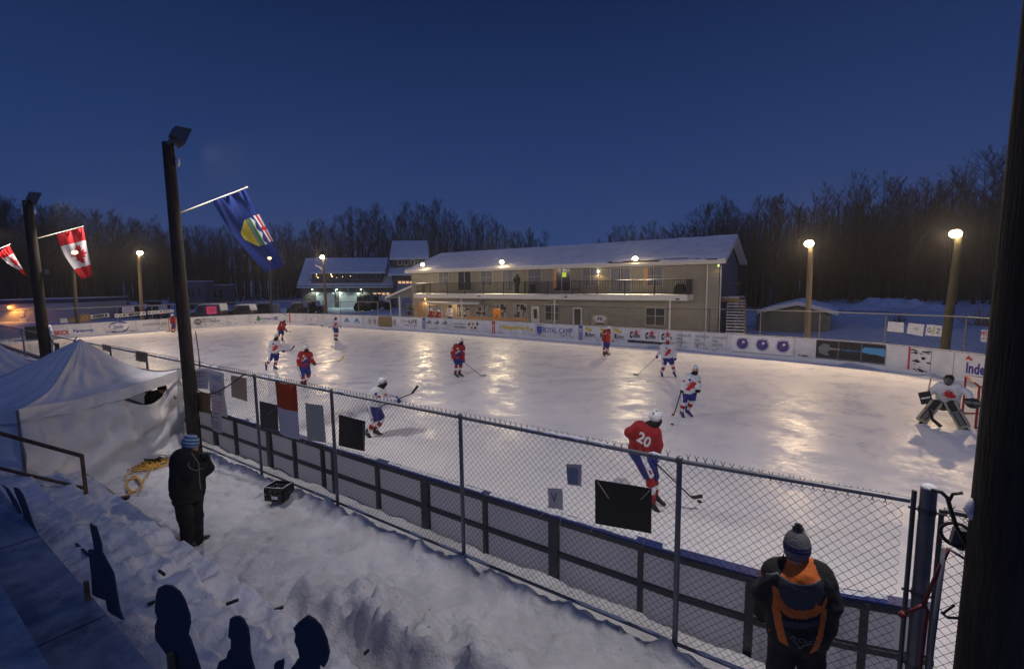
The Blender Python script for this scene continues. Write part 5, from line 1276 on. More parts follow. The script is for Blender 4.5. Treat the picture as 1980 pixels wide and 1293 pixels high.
wb = empty('wooden_box', gz(118, 962), label='low wooden step box with snow in front of the tent', cat='box')
c = G(117, 958, .42); m_ = MB(); m_.obox(c, (.26, .14, 0), (-.09, .16, 0), (0, 0, .10)); mk('box_body', m_, M['ply'], wb)
m_ = MB(); m_.obox(c+np.array([0, 0, .115]), (.27, .145, 0), (-.095, .165, 0), (0, 0, .014)); mk('snow_cap', m_, M['frosted'], wb)
m_ = MB(); c = gz(183, 952); m_.ell(c, (.26, .17, .10), 14, 6); mk('snow_lump', m_, M['snow_dirty'], smooth=True, label='rounded dark-edged lump of snow at the foot of the rusty railing', cat='snow lump')

# ---------------------------------------------------------------- black milk crate
cb = G(541, 962, .30); cr_ = empty('milk_crate', cb, label='black plastic milk crate with snow on its rim standing on the snow', cat='crate')
ang = .42; ax = np.array([math.cos(ang), math.sin(ang), 0])*.19; ay = np.array([-math.sin(ang), math.cos(ang), 0])*.16; H_ = .27
m_ = MB()
def cp(a, b, z): return cb+ax*a+ay*b+np.array([0, 0, z])
for (p, q) in (((-1, -1), (1, -1)), ((1, -1), (1, 1)), ((1, 1), (-1, 1)), ((-1, 1), (-1, -1))):
    a = np.array(p, float); b = np.array(q, float)
    for z, h in ((.015, .03), (.24, .06)): m_.bar(cp(*a, z), cp(*b, z), .012, h)
    n = 7
    for k in range(n+1):
        s = a+(b-a)*k/n; m_.bar(cp(*s, 0), cp(*s, H_-.03), .012, .012 if 0 < k < n else .03, up=(1, 0, 0))
    for k in range(n):
        s0 = a+(b-a)*k/n; s1 = a+(b-a)*(k+1)/n
        m_.bar(cp(*s0, .03), cp(*s1, .12), .006, .012); m_.bar(cp(*s0, .12), cp(*s1, .21), .006, .012); m_.bar(cp(*s0, .12), cp(*s1, .03), .006, .012); m_.bar(cp(*s0, .21), cp(*s1, .12), .006, .012)
m_.obox(cb+np.array([0, 0, .02]), ax*.97, ay*.97, (0, 0, .008)); mk('crate_body', m_, M['black'], cr_)
m_ = MB()
for (p, q) in (((-1, -1), (1, -1)), ((1, -1), (1, 1)), ((-1, 1), (-1, -1))): m_.bar(cp(*p, H_+.002), cp(*q, H_+.002), .012, .006)
m_.obox(cb+ax*.1-ay*1.04+np.array([0, 0, .075]), ax*.34, ay*.02, (0, 0, .028)); mk('snow_rim', m_, M['snow'], cr_)

# ---------------------------------------------------------------- sheets and signs hanging on the near fence
def sheet(name, pts, mt, label, y=FY-.03, cat='sign', wob=.012, group=None, thick=.006, n=14, paint=None, mats=None, strings=()):
    """pts: TL TR BR BL picture corners on the fence plane"""
    c = [atY(u, v, y) for u, v in pts]; m_ = MB(); Gd = np.zeros((n, n, 3)); r_ = random.Random(int(pts[0][0]))
    ph = r_.uniform(0, 6)
    for i in range(n):
        for j in range(n):
            s = i/(n-1); t = j/(n-1); p = (c[0]*(1-s)+c[1]*s)*(1-t)+(c[3]*(1-s)+c[2]*s)*t
            p[1] -= wob*(math.sin(s*5+ph)+.5*math.sin(t*4+ph*2)+1); Gd[i, j] = p
    m_.grid(Gd); Gb = Gd.copy(); Gb[:, :, 1] += thick; m_.grid(Gb[::-1])
    if paint:
        k = (n-1)*(n-1)
        for f in range(2*k):
            i, j = divmod(f % k, n-1); m_.m[f] = paint((i+.5)/(n-1) if f < k else 1-(i+.5)/(n-1), (j+.5)/(n-1))
    root = empty(name, (c[0]+c[1])/2, label=label, cat=cat, group=group)
    mk('sheet', m_, mats or mt, root)
    if strings:
        m_ = MB()
        for (u0, v0, u1, v1) in strings: m_.tube([atY(u0, v0, y-.02), atY(u1, v1, y-.05)], .0035, 4)
        mk('tie_string', m_, M['cream'], root)
    return root, c
def write(root, c, lines, mn, y_off=-.045, bold=.01):
    """lines: (text, s, t, height fraction, width fraction)"""
    m_ = MB(); ax = (c[1]-c[0]); w = np.linalg.norm(ax); ax = ax/w; dn = (c[3]-c[0]); h = np.linalg.norm(dn); dn = dn/h
    for st_, s, t, hh, ww in lines:
        p = c[0]+ax*w*s+dn*h*t; p = p+np.array([0, y_off, 0]); put_text(m_, st_, p, ax, -dn, width=ww*w, height=hh*h, bold=bold)
    mk('lettering', m_, M[mn], root)
sheet('poster', [(1151,926),(1260,944),(1259,1031),(1151,1011)], M['black'], 'large plain black board tied to the near fence beside the red number 20 player', cat='board', wob=.004, strings=((1155,930,1177,963),(1257,947,1239,965),(1150,1012,1142,1028),(1250,1034,1240,1060)))
sheet('poster', [(655,801),(706,814),(705,872),(655,861)], M['black'], 'black board on the fence left of the white player with raised stick', cat='board', wob=.004, strings=((702,818,704,860),(660,866,656,880)))
sheet('poster', [(502,775),(537,783),(539,833),(504,824)], M['black'], 'black board on the fence directly left of the red and white cloth', cat='board', wob=.004, strings=((537,784,517,802),))
fl, c_ = sheet('cloth_banner', [(531,737),(572,745),(581,850),(543,838)], None, 'orange-red and white cloth hanging from the near fence rail', cat='banner', wob=.02, n=26, paint=lambda s, t: 0 if t < .50 else 1, mats=[M['orange'], M['whitecl']], strings=((565,744,562,752),(540,838,536,850),(579,852,577,872)))
sheet('poster', [(592,778),(625,784),(630,856),(595,849)], mat('pale_plastic', (.46, .50, .49), .6, trans=.45), 'pale grey-green plastic sheet on the fence right of the orange cloth', cat='board', wob=.01, strings=((594,850,585,858),(628,856,627,866)))
root, c_ = sheet('poster', [(1095,896),(1125,898),(1124,940),(1098,936)], M['sheetp'], 'small framed grey notice on the near fence, upper one left of the black board', cat='notice', wob=.005)
m_ = MB(); q = [c_[0]*(1-a)*(1-b)+c_[1]*a*(1-b)+c_[2]*a*b+c_[3]*(1-a)*b+np.array([0, -.045, 0]) for a, b in ((.12, .1), (.88, .1), (.88, .88), (.12, .88))]; m_.add(q, [(0, 3, 2, 1)]); mk('print', m_, mat('grey_print', (.26, .29, .36), .7, var=.3, vscale=40), root)
root, c_ = sheet('poster', [(1060,942),(1088,945),(1089,985),(1062,980)], M['sheetp'], 'small white notice on the near fence, lower one above the blue board rail', cat='notice', wob=.01, strings=((1062,978,1045,998),(1088,986,1080,1025)))
write(root, c_, [('V', .5, .4, .5, .45)], 'greyink')
root, c_ = sheet('poster', [(377,714),(404,712),(404,752),(379,751)], M['sheetp'], 'handwritten violet poster at the left end of the fence near the tall pole', cat='poster')
write(root, c_, [('I just hope', .5, .18, .12, .85), ('all of my friends', .5, .36, .10, .8)], 'purple'); write(root, c_, [('would', .5, .62, .12, .6), ('come', .5, .84, .1, .6)], 'lblue')
root, c_ = sheet('poster', [(405,713),(433,721),(434,760),(406,755)], M['sheetp'], 'handwritten light blue THANKS poster beside the violet one', cat='poster')
write(root, c_, [('THANKS', .5, .28, .26, .85), ('for', .5, .68, .2, .3)], 'lblue')
root, c_ = sheet('poster', [(407,752),(435,757),(441,806),(409,798)], M['sheetp'], 'handwritten poster with red CANCER line on the fence', cat='poster', y=FY-.045)
write(root, c_, [('CANCER', .5, .10, .14, .85)], 'ink'); write(root, c_, [('many', .3, .28, .1, .4), ('have come', .55, .43, .12, .6), ('this far', .6, .60, .1, .5), ('but many more will', .5, .76, .1, .85), ('follow', .5, .9, .09, .5)], 'pink')
sheet('poster', [(380,757),(406,761),(408,800),(382,793)], M['brown'], 'brown cardboard sign on the fence behind the cancer poster', cat='poster', y=FY-.02)
root, c_ = sheet('notice', [(409,799),(428,803),(429,837),(411,830)], M['sheetp'], 'white printed notice warning of flying pucks low on the fence', cat='notice', y=FY-.05)
write(root, c_, [('CAUTION', .5, .14, .12, .7), ('PLEASE WATCH', .5, .42, .10, .9), ('FOR FLYING', .5, .58, .10, .8), ('PUCKS', .5, .76, .11, .55)], 'ink')
sheet('poster', [(447,725),(477,731),(479,776),(449,767)], M['cream'], 'cream cardboard sheet hanging below the top rail right of the posters', cat='board', wob=.006)
root, c_ = sheet('poster', [(263,678),(286,682),(285,701),(262,697)], M['cream'], 'small cardboard sign reading HOCKEY on the fence above the tent', cat='sign', wob=.004); write(root, c_, [('HOCKEY', .5, .4, .5, .85), ('is life', .5, .85, .2, .3)], 'ink')
sheet('poster', [(198,665),(213,668),(213,681),(198,676)], M['cream'], 'small blank tan sign on the fence left of the HOCKEY sign', cat='sign', wob=.004)
sheet('poster', [(96,657),(103,657),(104,685),(97,687)], M['sheetp'], 'narrow white sheet on the fence beside the second pole', cat='sheet', wob=.004)
sheet('poster', [(105,663),(114,664),(115,682),(106,685)], M['brown'], 'small brown sheet on the fence beside the narrow white one', cat='sheet', wob=.004)
# posters on the far right fence
def far_sheet(u0, v0, u1, v1, u2, v2, u3, v3, label, mn='paper', lines=None, ink='greyink', name='poster'):
    P_ = [G(u, v+0, 1) for u, v in ((u0, v0),)]; D0 = 34.
    ctr = G((u0+u1)/2, 620, 2.5) if False else None
    # plane of the fence: through (22.5,13.2)-(28.2,11.4)
    a = np.array([22.5, 13.14]); b = np.array([28.2, 11.34]); t = (b-a)/np.linalg.norm(b-a); nn = np.array([-t[1], t[0]])
    def on(u, v):
        d = ray(u, v); k = ((a-CAM[:2])@nn)/(d[:2]@nn); return CAM+d*k
    c = [on(u0, v0), on(u1, v1), on(u2, v2), on(u3, v3)]; r_ = empty(name, (c[0]+c[1])/2, label=label, cat='poster')
    n3 = np.array([nn[0], nn[1], 0])*(-1 if nn[1] > 0 else 1)
    m_ = MB(); m_.prism(c[::-1], n3*.015); mk('sheet', m_, M[mn], r_)
    if lines:
        for (st_, s, t_, hh, ww, ik) in lines:
            m_ = MB(); ax_ = c[1]-c[0]; w = np.linalg.norm(ax_); ax_ /= w; dn = c[3]-c[0]; h = np.linalg.norm(dn); dn /= h
            put_text(m_, st_, c[0]+ax_*w*s+dn*h*t_+n3*.02, ax_, -dn, width=ww*w, height=hh*h, bold=.02); mk('lettering', m_, M[ik], r_)
far_sheet(1718, 621, 1748, 624, 1747, 643, 1715, 640, 'blank white poster, leftmost on the far right fence')
far_sheet(1757, 624, 1788, 627, 1784, 650, 1753, 644, 'white poster with faint grey drawing, second on the far right fence', lines=[('~ o', .5, .5, .3, .3, 'greyink')])
far_sheet(1792, 627, 1822, 630, 1820, 651, 1789, 648, 'white poster with big letters and a yellow figure on the far right fence', lines=[('G', .22, .5, .45, .26, 'greyink'), ('8', .5, .5, .7, .16, 'yellow'), ('Z', .80, .5, .45, .3, 'greyink')])
far_sheet(1897, 637, 1935, 641, 1932, 664, 1896, 660, 'white poster with red letters beside the big dark pole', lines=[('PROUD', .35, .3, .35, .7, 'red'), ('to skate', .35, .72, .2, .6, 'red')])

# ---------------------------------------------------------------- black cable from the tall pole to the fence
def cable(pts, r, label, mt='black', cat='cable'):
    m_ = MB(); m_.tube(pts, r, 6); mk('cable', m_, M[mt], smooth=True, label=label, cat=cat)
a = atY(374, 747, FY-.12); b = atY(474, 722, FY-.06); pts = [a+(b-a)*t+np.array([0, -.08*math.sin(math.pi*t), -.32*math.sin(math.pi*t)*(1-.3*t)]) for t in np.linspace(0, 1, 14)]
cable(pts, .014, 'black cable looping from the tall pole to the fence rail')
a = atY(352, 690, FY-.10); pts = [np.array([PLX+.17, -13.33, z])+np.array([.05*math.sin(z*3), 0, 0]) for z in np.linspace(2.2, 3.3, 8)]
cable(pts, .012, 'black cable hanging down the side of the tall pole')
a = atY(92, 647, FY-.05); b = atY(148, 652, FY-.05); cable([a+(b-a)*t+np.array([0, 0, -.55*math.sin(math.pi*t)]) for t in np.linspace(0, 1, 12)], .02, 'black cable sagging below the fence rail above the tent')
m_ = MB(); p = atY(367, 700, -13.4)
for k in range(16): 
    a_ = rc.uniform(0, 6.28); m_.ell(atY(369+2*math.sin(k), 670+rc.uniform(0, 46), -13.36)+np.array([.02*math.cos(a_), 0, 0]), (.05, .035, .06), 7, 5)
mk('snow_clump', m_, M['snow'], smooth=True, label='clump of snow stuck to the tall dark pole', cat='snow clump')
m_ = MB()
for k in range(22): m_.ell(np.array([-2.74+rc.uniform(-.12, .10), -13.32, zat(-2.8, -13.4, 650)-rc.uniform(-.4, .9)]), (.08, .05, .12), 7, 5)
mk('snow_clump', m_, M['snow'], smooth=True, label='patch of snow on the second dark pole above the tents', cat='snow clump')
m_ = MB(); c = atX(1872, 985, 24.12)
for k in range(9): m_.ell(atY(1879+rc.uniform(-3, 5), 970+rc.uniform(0, 34), -13.8), (.035, .035, .045), 7, 5)
mk('snow_clump', m_, mat('pinkish_snow', (.6, .55, .62), .8), smooth=True, label='small clump of snow on the left side of the big foreground pole', cat='snow clump')

# ---------------------------------------------------------------- flags
def flag(x, TL, TR, BR, BL, Lc, Rc, staff0, staff1, paint, mats, label, nn=(90, 60), folds=.05, cat='flag'):
    """cloth in the plane of constant x; edges bent through Lc, Rc control points"""
    n1, n2 = nn
    def q(a, c, b, t): a, b, c = (np.array(k, float) for k in (a, b, c)); return a*(1-t)**2+2*c*t*(1-t)+b*t*t
    r_ = empty('flag', atX(*staff0, x), label=label, cat=cat); Gd = np.zeros((n1, n2, 3))
    for i in range(n1):
        t = i/(n1-1); l = q(TL, Lc, BL, t); r = q(TR, Rc, BR, t)
        for j in range(n2):
            s = j/(n2-1); uv = l+(r-l)*s; p = atX(uv[0], uv[1], x)
            p[0] += folds*(math.sin(s*13+t*3)*.55*(1-.4*t)+.5*math.sin(s*7-t*6)+.35*math.sin(s*27)*max(0, 1-t*2.2))
            p[2] += .02*math.sin(s*20+3)*t; Gd[i, j] = p
    m_ = MB(); m_.grid(Gd); k = 0
    for i in range(n1-1):
        for j in range(n2-1): m_.m[k] = paint((j+.5)/(n2-1), (i+.5)/(n1-1)); k += 1
    mk('flag_cloth', m_, mats, r_, smooth=True)
    m_ = MB(); m_.tube([atX(*staff0, x), atX(*staff1, x)], .022, 8); m_.ell(atX(*staff1, x), (.035, .035, .035), 8, 5)
    mk('flag_staff', m_, mat('pale_staff', (.16, .15, .13), .5), r_)
fm = [mat('flag_blue', (.010, .03, .17), .55, trans=.25, bump=.1, bscale=6), mat('flag_white', (.72, .72, .74), .7, trans=.3), mat('flag_red', (.55, .02, .03), .65, trans=.3),
      mat('flag_yellow', (.75, .60, .02), .6), mat('flag_green', (.03, .20, .05), .6), mat('flag_grey', (.22, .26, .22), .6), mat('flag_navy', (.01, .02, .12), .6)]
def alberta(s, t):
    # shield frame: centre and axes in (s,t)
    a = (s-.62)*1.0; b = (t-.50)*1.55
    # local axes: x along the bottom-to-top of the shield (towards the right edge), y across
    x_ = a*1.0+.0*b; y_ = b
    X_ = x_/.38; Y_ = y_/.27
    if abs(Y_) > 1 or X_ > 1 or X_ < -1: return 0
    if X_ < -.35 and abs(Y_) > 1-( -.35-X_)*1.15: return 0
    if X_ < -.30: return 3 if (int(s*140)+int(t*90)) % 5 else 6
    if X_ < -.18: return 5
    if X_ < .02: return 4 if X_ > -.06 else 5
    if X_ < .22: return 4
    if X_ < .36+.10*math.sin(Y_*7): return 1
    if X_ < .58: return 6
    if abs(Y_) < .12: return 2
    return 2 if .70 < X_ < .86 else 1
FX = PLX+.02
flag(FX, (410,388), (471,365), (549,514), (513,527), (455,470), (520,440), (347,413), (478,363), alberta, fm, 'blue provincial flag with a yellow and green shield hanging from the tall pole', nn=(130, 90), folds=.06)
def canada(s, t):
    if t < .25 or t > .76: return 2
    x_ = (s-.56)/.40; y_ = (t-.50)/.215
    # leaf points right (rotated a quarter turn)
    return 2 if inpoly(y_*1.0, -(x_*-1.0)*1.0, LEAF_R) else 1
LEAF_R = [(x, y) for x, y in LEAF]
flag(-2.85, (109,454), (160,440), (178,532), (158,540), (122,500), (172,490), (62,464), (161,438), canada, fm, 'red and white maple leaf flag on the second pole', nn=(90, 60), folds=.06)
flag(-14.5, (-4,490), (17,474), (52,535), (49,530), (10,510), (36,505), (-40,497), (19,473), canada, fm, 'small folded maple leaf flag at the left picture edge', nn=(60, 50), folds=.12)

# ---------------------------------------------------------------- hockey goals
def goal(x, sgn, label, cy=0.):
    g = empty('hockey_goal', (x, 0, 0), label=label, cat='goal'); W2 = .915; H_ = 1.22; r = .03; back = sgn
    m_ = MB(); m_.tube([(x, -W2, 0), (x, -W2, H_)], r, 8); mk('goal_post', m_, M['redpost'], g, smooth=True)
    m_ = MB(); m_.tube([(x, W2, 0), (x, W2, H_)], r, 8); mk('goal_post', m_, M['redpost'], g, smooth=True)
    m_ = MB(); m_.tube([(x, -W2-r, H_), (x, W2+r, H_)], r, 8); mk('crossbar', m_, M['redpost'], g, smooth=True)
    m_ = MB(); m_.tube([(x, -W2, .03), (x+back*.5, -1.05, .03), (x+back*1.05, -.6, .03), (x+back*1.12, 0, .03), (x+back*1.05, .6, .03), (x+back*.5, 1.05, .03), (x, W2, .03)], .025, 7)
    m_.tube([(x, -W2, H_), (x+back*.45, -.8, H_), (x+back*.55, 0, H_), (x+back*.45, .8, H_), (x, W2, H_)], .02, 7); m_.tube([(x+back*.55, 0, H_), (x+back*1.12, 0, .03)], .02, 7)
    mk('goal_frame', m_, M['redpost'], g)
    m_ = MB(); lo = [(x, -W2), (x+back*.5, -1.05), (x+back*1.05, -.6), (x+back*1.12, 0), (x+back*1.05, .6), (x+back*.5, 1.05), (x, W2)]; hi = [(x, -W2), (x+back*.3, -.85), (x+back*.5, -.5), (x+back*.55, 0), (x+back*.5, .5), (x+back*.3, .85), (x, W2)]
    def ip(P_, t): t *= len(P_)-1; i = min(int(t), len(P_)-2); f = t-i; return np.array(P_[i])*(1-f)+np.array(P_[i+1])*f
    n = 70
    for i in range(n+1):
        a = ip(lo, i/n); b = ip(hi, i/n); m_.tube([(*a, .03), (*b, H_)], .0055, 3, cap=False)
    for k in range(1, 22):
        t = k/22; m_.tube([(*(ip(lo, i/n)*(1-t)+ip(hi, i/n)*t), .03+(H_-.03)*t) for i in range(0, n+1, 2)], .0055, 3, cap=False)
    for i in range(0, n+1, 2):
        b = ip(hi, i/n); m_.tube([(*b, H_), (x, b[1], H_)], .0055, 3, cap=False)
    mk('goal_net', m_, M['netw'], g)
    m_ = MB(); m_.prism([(x+back*.02, -.85, H_+.004), (x+back*.02, .85, H_+.004), (x+back*.48, .5, H_+.004), (x+back*.48, -.5, H_+.004)], (0, 0, .02)); mk('top_cover', m_, M['tent'], g); g.location.y = cy
pr0 = G(1886, 828); pr1 = G(327.7, 641.7)
goal(float(pr0[0]), 1, 'red framed hockey goal behind the goalie at the right end', float(pr0[1])+.915); goal(float(pr1[0]), -1, 'red framed hockey goal at the far left end, half hidden by the tall pole', float(pr1[1])+.915)

# ---------------------------------------------------------------- parked vehicles beyond the left boards
def car(u0, u1, vb, D, label, kind='suv', flip=False, col=(.03, .035, .045), lightcol=None):
    a = atD(u0, vb, D); b = atD(u1, vb, D); a[2] = b[2] = .2; ax_ = b-a; Lc_ = np.linalg.norm(ax_); ax_ /= Lc_
    if flip: a, ax_ = b, -ax_
    ay_ = np.cross((0, 0, 1.), ax_); r_ = empty('parked_car', (a+b)/2 if not flip else (a+b)/2, label=label, cat='vehicle')
    s = Lc_; prof = dict(suv=[(0, .35), (0, .85), (.03, 1.0), (.22, 1.08), (.33, 1.62), (.42, 1.72), (.93, 1.72), (.985, 1.1), (1, .8), (1, .35)],
                         pickup=[(0, .4), (0, .95), (.03, 1.1), (.26, 1.15), (.36, 1.75), (.58, 1.8), (.62, 1.15), (.98, 1.1), (1, .9), (1, .4)],
                         van=[(0, .35), (0, .9), (.04, 1.05), (.16, 1.15), (.30, 1.85), (.40, 1.95), (.97, 1.95), (1, 1.2), (1, .35)])[kind]
    def P_(t, z, y): return a+ax_*s*t+ay_*y+np.array([0, 0, z])
    m_ = MB(); m_.prism([P_(t, z, -.85) for t, z in prof], ay_*1.7); mk('body', m_, mat('paint_%.2f' % col[0], col, .35, coat=.5), r_)
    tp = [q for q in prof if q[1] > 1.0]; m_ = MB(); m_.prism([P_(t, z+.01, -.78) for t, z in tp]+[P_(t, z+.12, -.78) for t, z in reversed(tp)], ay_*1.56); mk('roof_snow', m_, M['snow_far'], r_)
    m_ = MB(); z0, z1 = 1.12, (1.6 if kind != 'van' else 1.78); t0 = .36 if kind != 'van' else .24; t1 = .90 if kind == 'suv' else (.56 if kind == 'pickup' else .42)
    for y in (-.853,):
        m_.add([P_(t0-.05, z0, y), P_(t1, z0, y), P_(t1-.02, z1, y), P_(t0+.03, z1, y)], [(0, 1, 2, 3)])
    mk('side_window', m_, M['dglass'], r_)
    for t in (.18, .80):
        m_ = MB(); m_.tube([P_(t, .36, -.9), P_(t, .36, -.62)], .36, 14); w_ = mk('wheel', m_, M['rubber'], r_); m_ = MB(); m_.tube([P_(t, .36, -.915), P_(t, .36, -.9)], .2, 10); mk('rim', m_, M['steel'], w_)
        m_ = MB(); m_.tube([P_(t, .36, .62), P_(t, .36, .9)], .36, 14); mk('wheel', m_, M['rubber'], r_)
    m_ = MB(); m_.obox(P_(0, .78, -.6), ax_*.03, ay_*.16, (0, 0, .08)); mk('headlight', m_, M['paper'], r_)
    m_ = MB(); m_.obox(P_(1, .9, -.7), ax_*.03, ay_*.08, (0, 0, .14)); mk('taillight', m_, mat('red_lit', (.6, .02, .02), .4, emit=(1, .03, .02), estr=6) if lightcol else M['red'], r_)
    return r_
car(376, 434, 601, 58, 'dark van with thick snow on bonnet and windscreen, behind the pink sign', 'van', col=(.05, .055, .07))
car(447, 492, 601, 60, 'dark snow-dusted SUV parked right of the van', 'suv', col=(.03, .03, .035))
car(492, 530, 598, 66, 'dark car half hidden behind the white box by the fence', 'suv', col=(.04, .04, .05))
car(596, 628, 603, 70, 'dark pickup parked in front of the left garage door', 'pickup', col=(.02, .03, .035))
car(560, 592, 604, 66, 'dark low car beside the fence left of the pickup', 'suv', col=(.03, .03, .04))
car(283, 318, 606, 62, 'dark car with a glowing red tail light left of the tall pole', 'suv', col=(.03, .03, .035), lightcol=True)
car(240, 280, 604, 66, 'snow-topped dark car behind the pale pole with the bright lamp', 'suv', col=(.025, .03, .035))
car(172, 232, 602, 68, 'long snow-topped dark pickup right of the white building', 'pickup', col=(.02, .022, .03))
car(205, 262, 590, 80, 'snow-topped dark car in the second row, above the letter tiles', 'suv', col=(.02, .022, .03))
car(164, 200, 590, 82, 'dark snow-topped van just right of the white building roof', 'van', col=(.02, .022, .03))
car(268, 322, 591, 84, 'dark snow-topped car in the second row left of the tall pole', 'suv', col=(.02, .022, .03))
# white trailer homes
def trailer(u0, u1, v0, v1, D, label):
    a = atD(u0, v1, D); b = atD(u1, v1, D); t = atD(u0, v0, D); h = t[2]; ax_ = b-a; a[2] = .3; b[2] = .3; r_ = empty('trailer', (a+b)/2, label=label, cat='trailer')
    m_ = MB(); m_.prism([a+(0, 0, .4), b+(0, 0, .4), np.array([b[0], b[1], h]), np.array([a[0], a[1], h])], Fh*2.6); mk('body', m_, mat('trailer_white', (.11, .12, .15), .6), r_)
    m_ = MB(); m_.prism([np.array([a[0], a[1], h+.005]), np.array([b[0], b[1], h+.005]), np.array([b[0], b[1], h+.18]), np.array([a[0], a[1], h+.18])], Fh*2.7); mk('roof_snow', m_, M['snow_far'], r_)
    for k in (.22, .42, .72):
        m_ = MB(); c = a+(b-a)*k; m_.obox(np.array([c[0], c[1], .3+(h-.3)*.62])-Fh*.02, (b-a)*.06, Fh*.02, (0, 0, (h-.3)*.16)); mk('window', m_, M['dglass'], r_)
    m_ = MB()
    for k in (.3, .7):
        c = a+(b-a)*k; m_.tube([c+(0, 0, .3)-Fh*.02, c+(0, 0, .3)+Fh*.3], .36, 10)
    mk('wheel', m_, M['rubber'], r_)
trailer(357, 398, 545, 578, 88, 'white trailer home with dark windows in the trees right of the tall pole')
trailer(399, 440, 552, 584, 92, 'smaller snow-topped trailer right of the white trailer home')
# skid steer and tractor in front of the garages
def machine(u0, u1, v0, v1, D, label, name, cab, col=(.12, .06, .025)):
    a = atD(u0, v1, D); b = atD(u1, v1, D); top = atD(u0, v0, D)[2]; a[2] = b[2] = .25; ax_ = b-a; L_ = np.linalg.norm(ax_); ax_ /= L_; ay_ = np.cross((0, 0, 1.), ax_); r_ = empty(name, (a+b)/2, label=label, cat='vehicle')
    h = top-.25; mt = mat('machine_paint_'+name, col, .6, var=.3)
    m_ = MB(); m_.prism([a+ax_*L_*t+np.array([0, 0, z*h]) for t, z in ((0, .18), (0, .5), (.12, .58), (.5, .58), (.55, .5), (1, .45), (1, .18))], ay_*1.5); mk('body', m_, mt, r_)
    c0, c1 = cab; m_ = MB()
    for t in (c0, c1):
        for y in (.1, 1.3): m_.bar(a+ax_*L_*t+ay_*y+(0, 0, .55*h), a+ax_*L_*t+ay_*y+(0, 0, h), .09, .09, up=(1, 0, 0))
    m_.prism([a+ax_*L_*(c0-.03)+(0, 0, h*.97), a+ax_*L_*(c1+.03)+(0, 0, h*.97), a+ax_*L_*(c1+.03)+(0, 0, h*1.03), a+ax_*L_*(c0-.03)+(0, 0, h*1.03)], ay_*1.5); mk('cab', m_, M['black'], r_)
    m_ = MB(); m_.prism([a+ax_*L_*(c0+.03)+ay_*.1+(0, 0, h*.58), a+ax_*L_*(c1-.03)+ay_*.1+(0, 0, h*.58), a+ax_*L_*(c1-.03)+ay_*.1+(0, 0, h*.95), a+ax_*L_*(c0+.03)+ay_*.1+(0, 0, h*.95)], ay_*.03); mk('cab_glass', m_, M['dglass'], r_)
    for t in (.2, .78):
        for y in (-.16, 1.5):
            m_ = MB(); R_ = h*(.21 if t > .5 else .24); c = a+ax_*L_*t+ay_*y+(0, 0, R_); m_.tube([c, c+ay_*.26], R_, 14); mk('wheel', m_, M['rubber'], r_)
machine(686, 713, 573, 601, 72, 'dark skid steer loader parked in front of the middle garage door', 'skid_steer', (.2, .85), (.07, .045, .03))
machine(716, 757, 570, 597, 76, 'dark tractor with a glazed cab in front of the right garage door', 'tractor', (.12, .42), (.03, .03, .035))

# ---------------------------------------------------------------- small things on and behind the left boards
FXL = -33.85
def tile(u, v, w, h, ch, k):
    c = atX(u, v, FXL+.1); s = .062*w; t = empty('letter_tile', c, label='', cat='letter tile', group='white letter tiles along the left end fence')
    m_ = MB(); m_.box((c[0]-.01, c[1]-s/2, c[2]-s*.55), (c[0]+.01, c[1]+s/2, c[2]+s*.55)); mk('tile', m_, M['paper'], t)
    m_ = MB(); put_text(m_, ch, (c[0]+.014, c[1], c[2]), (0, 1, 0), (0, 0, 1), height=s*.62, width=s*.5, bold=.05); mk('letter', m_, M['ink'], t)
    t['label'] = 'white square tile with the dark letter %s, %s' % (ch, k); return t
for (u0, u1, v0, v1, word, w_, k) in ((180, 207, 617.2, 614.2, 'WHEELER', 5.2, 'in the first row of tiles'), (226, 240, 615.4, 613.8, 'ARIE', 5, 'in the second row of tiles'), (249, 265, 613.4, 611.6, 'HEAR', 5.2, 'in the third row of tiles'), (270, 278, 611.4, 610.6, 'TS', 5.4, 'beside the pale pole'), (289, 311, 609.6, 607.6, 'MAKE', 5, 'right of the pale pole'), (317, 333, 607.6, 606, 'HERO', 4.4, 'close to the tall pole')):
    word = word[:max(2, int((u1-u0)/5)+1)]
    seen = {}
    for i, ch in enumerate(word):
        seen[ch] = seen.get(ch, 0)+1
        kk = k+(' (second %s)' % ch if seen[ch] == 2 else ' (third %s)' % ch if seen[ch] == 3 else '')
        tile(u0+(u1-u0)*i/(len(word)-1), v0+(v1-v0)*i/(len(word)-1)-5, w_, 9, ch, kk)
def board_at(u0, u1, v0, v1, x, mt, label, text=None, ink='ink', cat='sign', name='sign'):
    a = atX(u0, v1, x); b = atX(u1, v0, x); r_ = empty(name, (x, (a[1]+b[1])/2, a[2]), label=label, cat=cat); m_ = MB(); m_.box((x-.02, a[1], a[2]), (x+.02, b[1], b[2])); mk('board', m_, M[mt] if isinstance(mt, str) else mt, r_)
    if text:
        m_ = MB()
        for st_, z, h, w in text: put_text(m_, st_, (x+.024, (a[1]+b[1])/2, a[2]+(b[2]-a[2])*z), (0, 1, 0), (0, 0, 1), height=(b[2]-a[2])*h, width=abs(b[1]-a[1])*w, bold=.02)
        mk('lettering', m_, M[ink], r_)
board_at(237, 259, 592.5, 604, FXL+.1, mat('lilac_board', (.34, .33, .45), .7), 'lilac notice board on the left fence above the letter tiles', [('NOTICE', .8, .18, .5), ('NO PARKING', .52, .14, .8), ('FIRE LANE', .3, .14, .7)], 'purple')
board_at(400, 418, 592, 607.5, FXL+.1, mat('pink_board', (.75, .05, .25), .6, var=.2), 'bright pink sign with yellow edges on the far left fence', [('*', .5, .6, .6)], 'orange')
board_at(155, 174, 607, 622.5, FXL+.1, M['brown'], 'round-topped brown wooden sign on the left fence', [('O', .5, .6, .5)], 'cream')
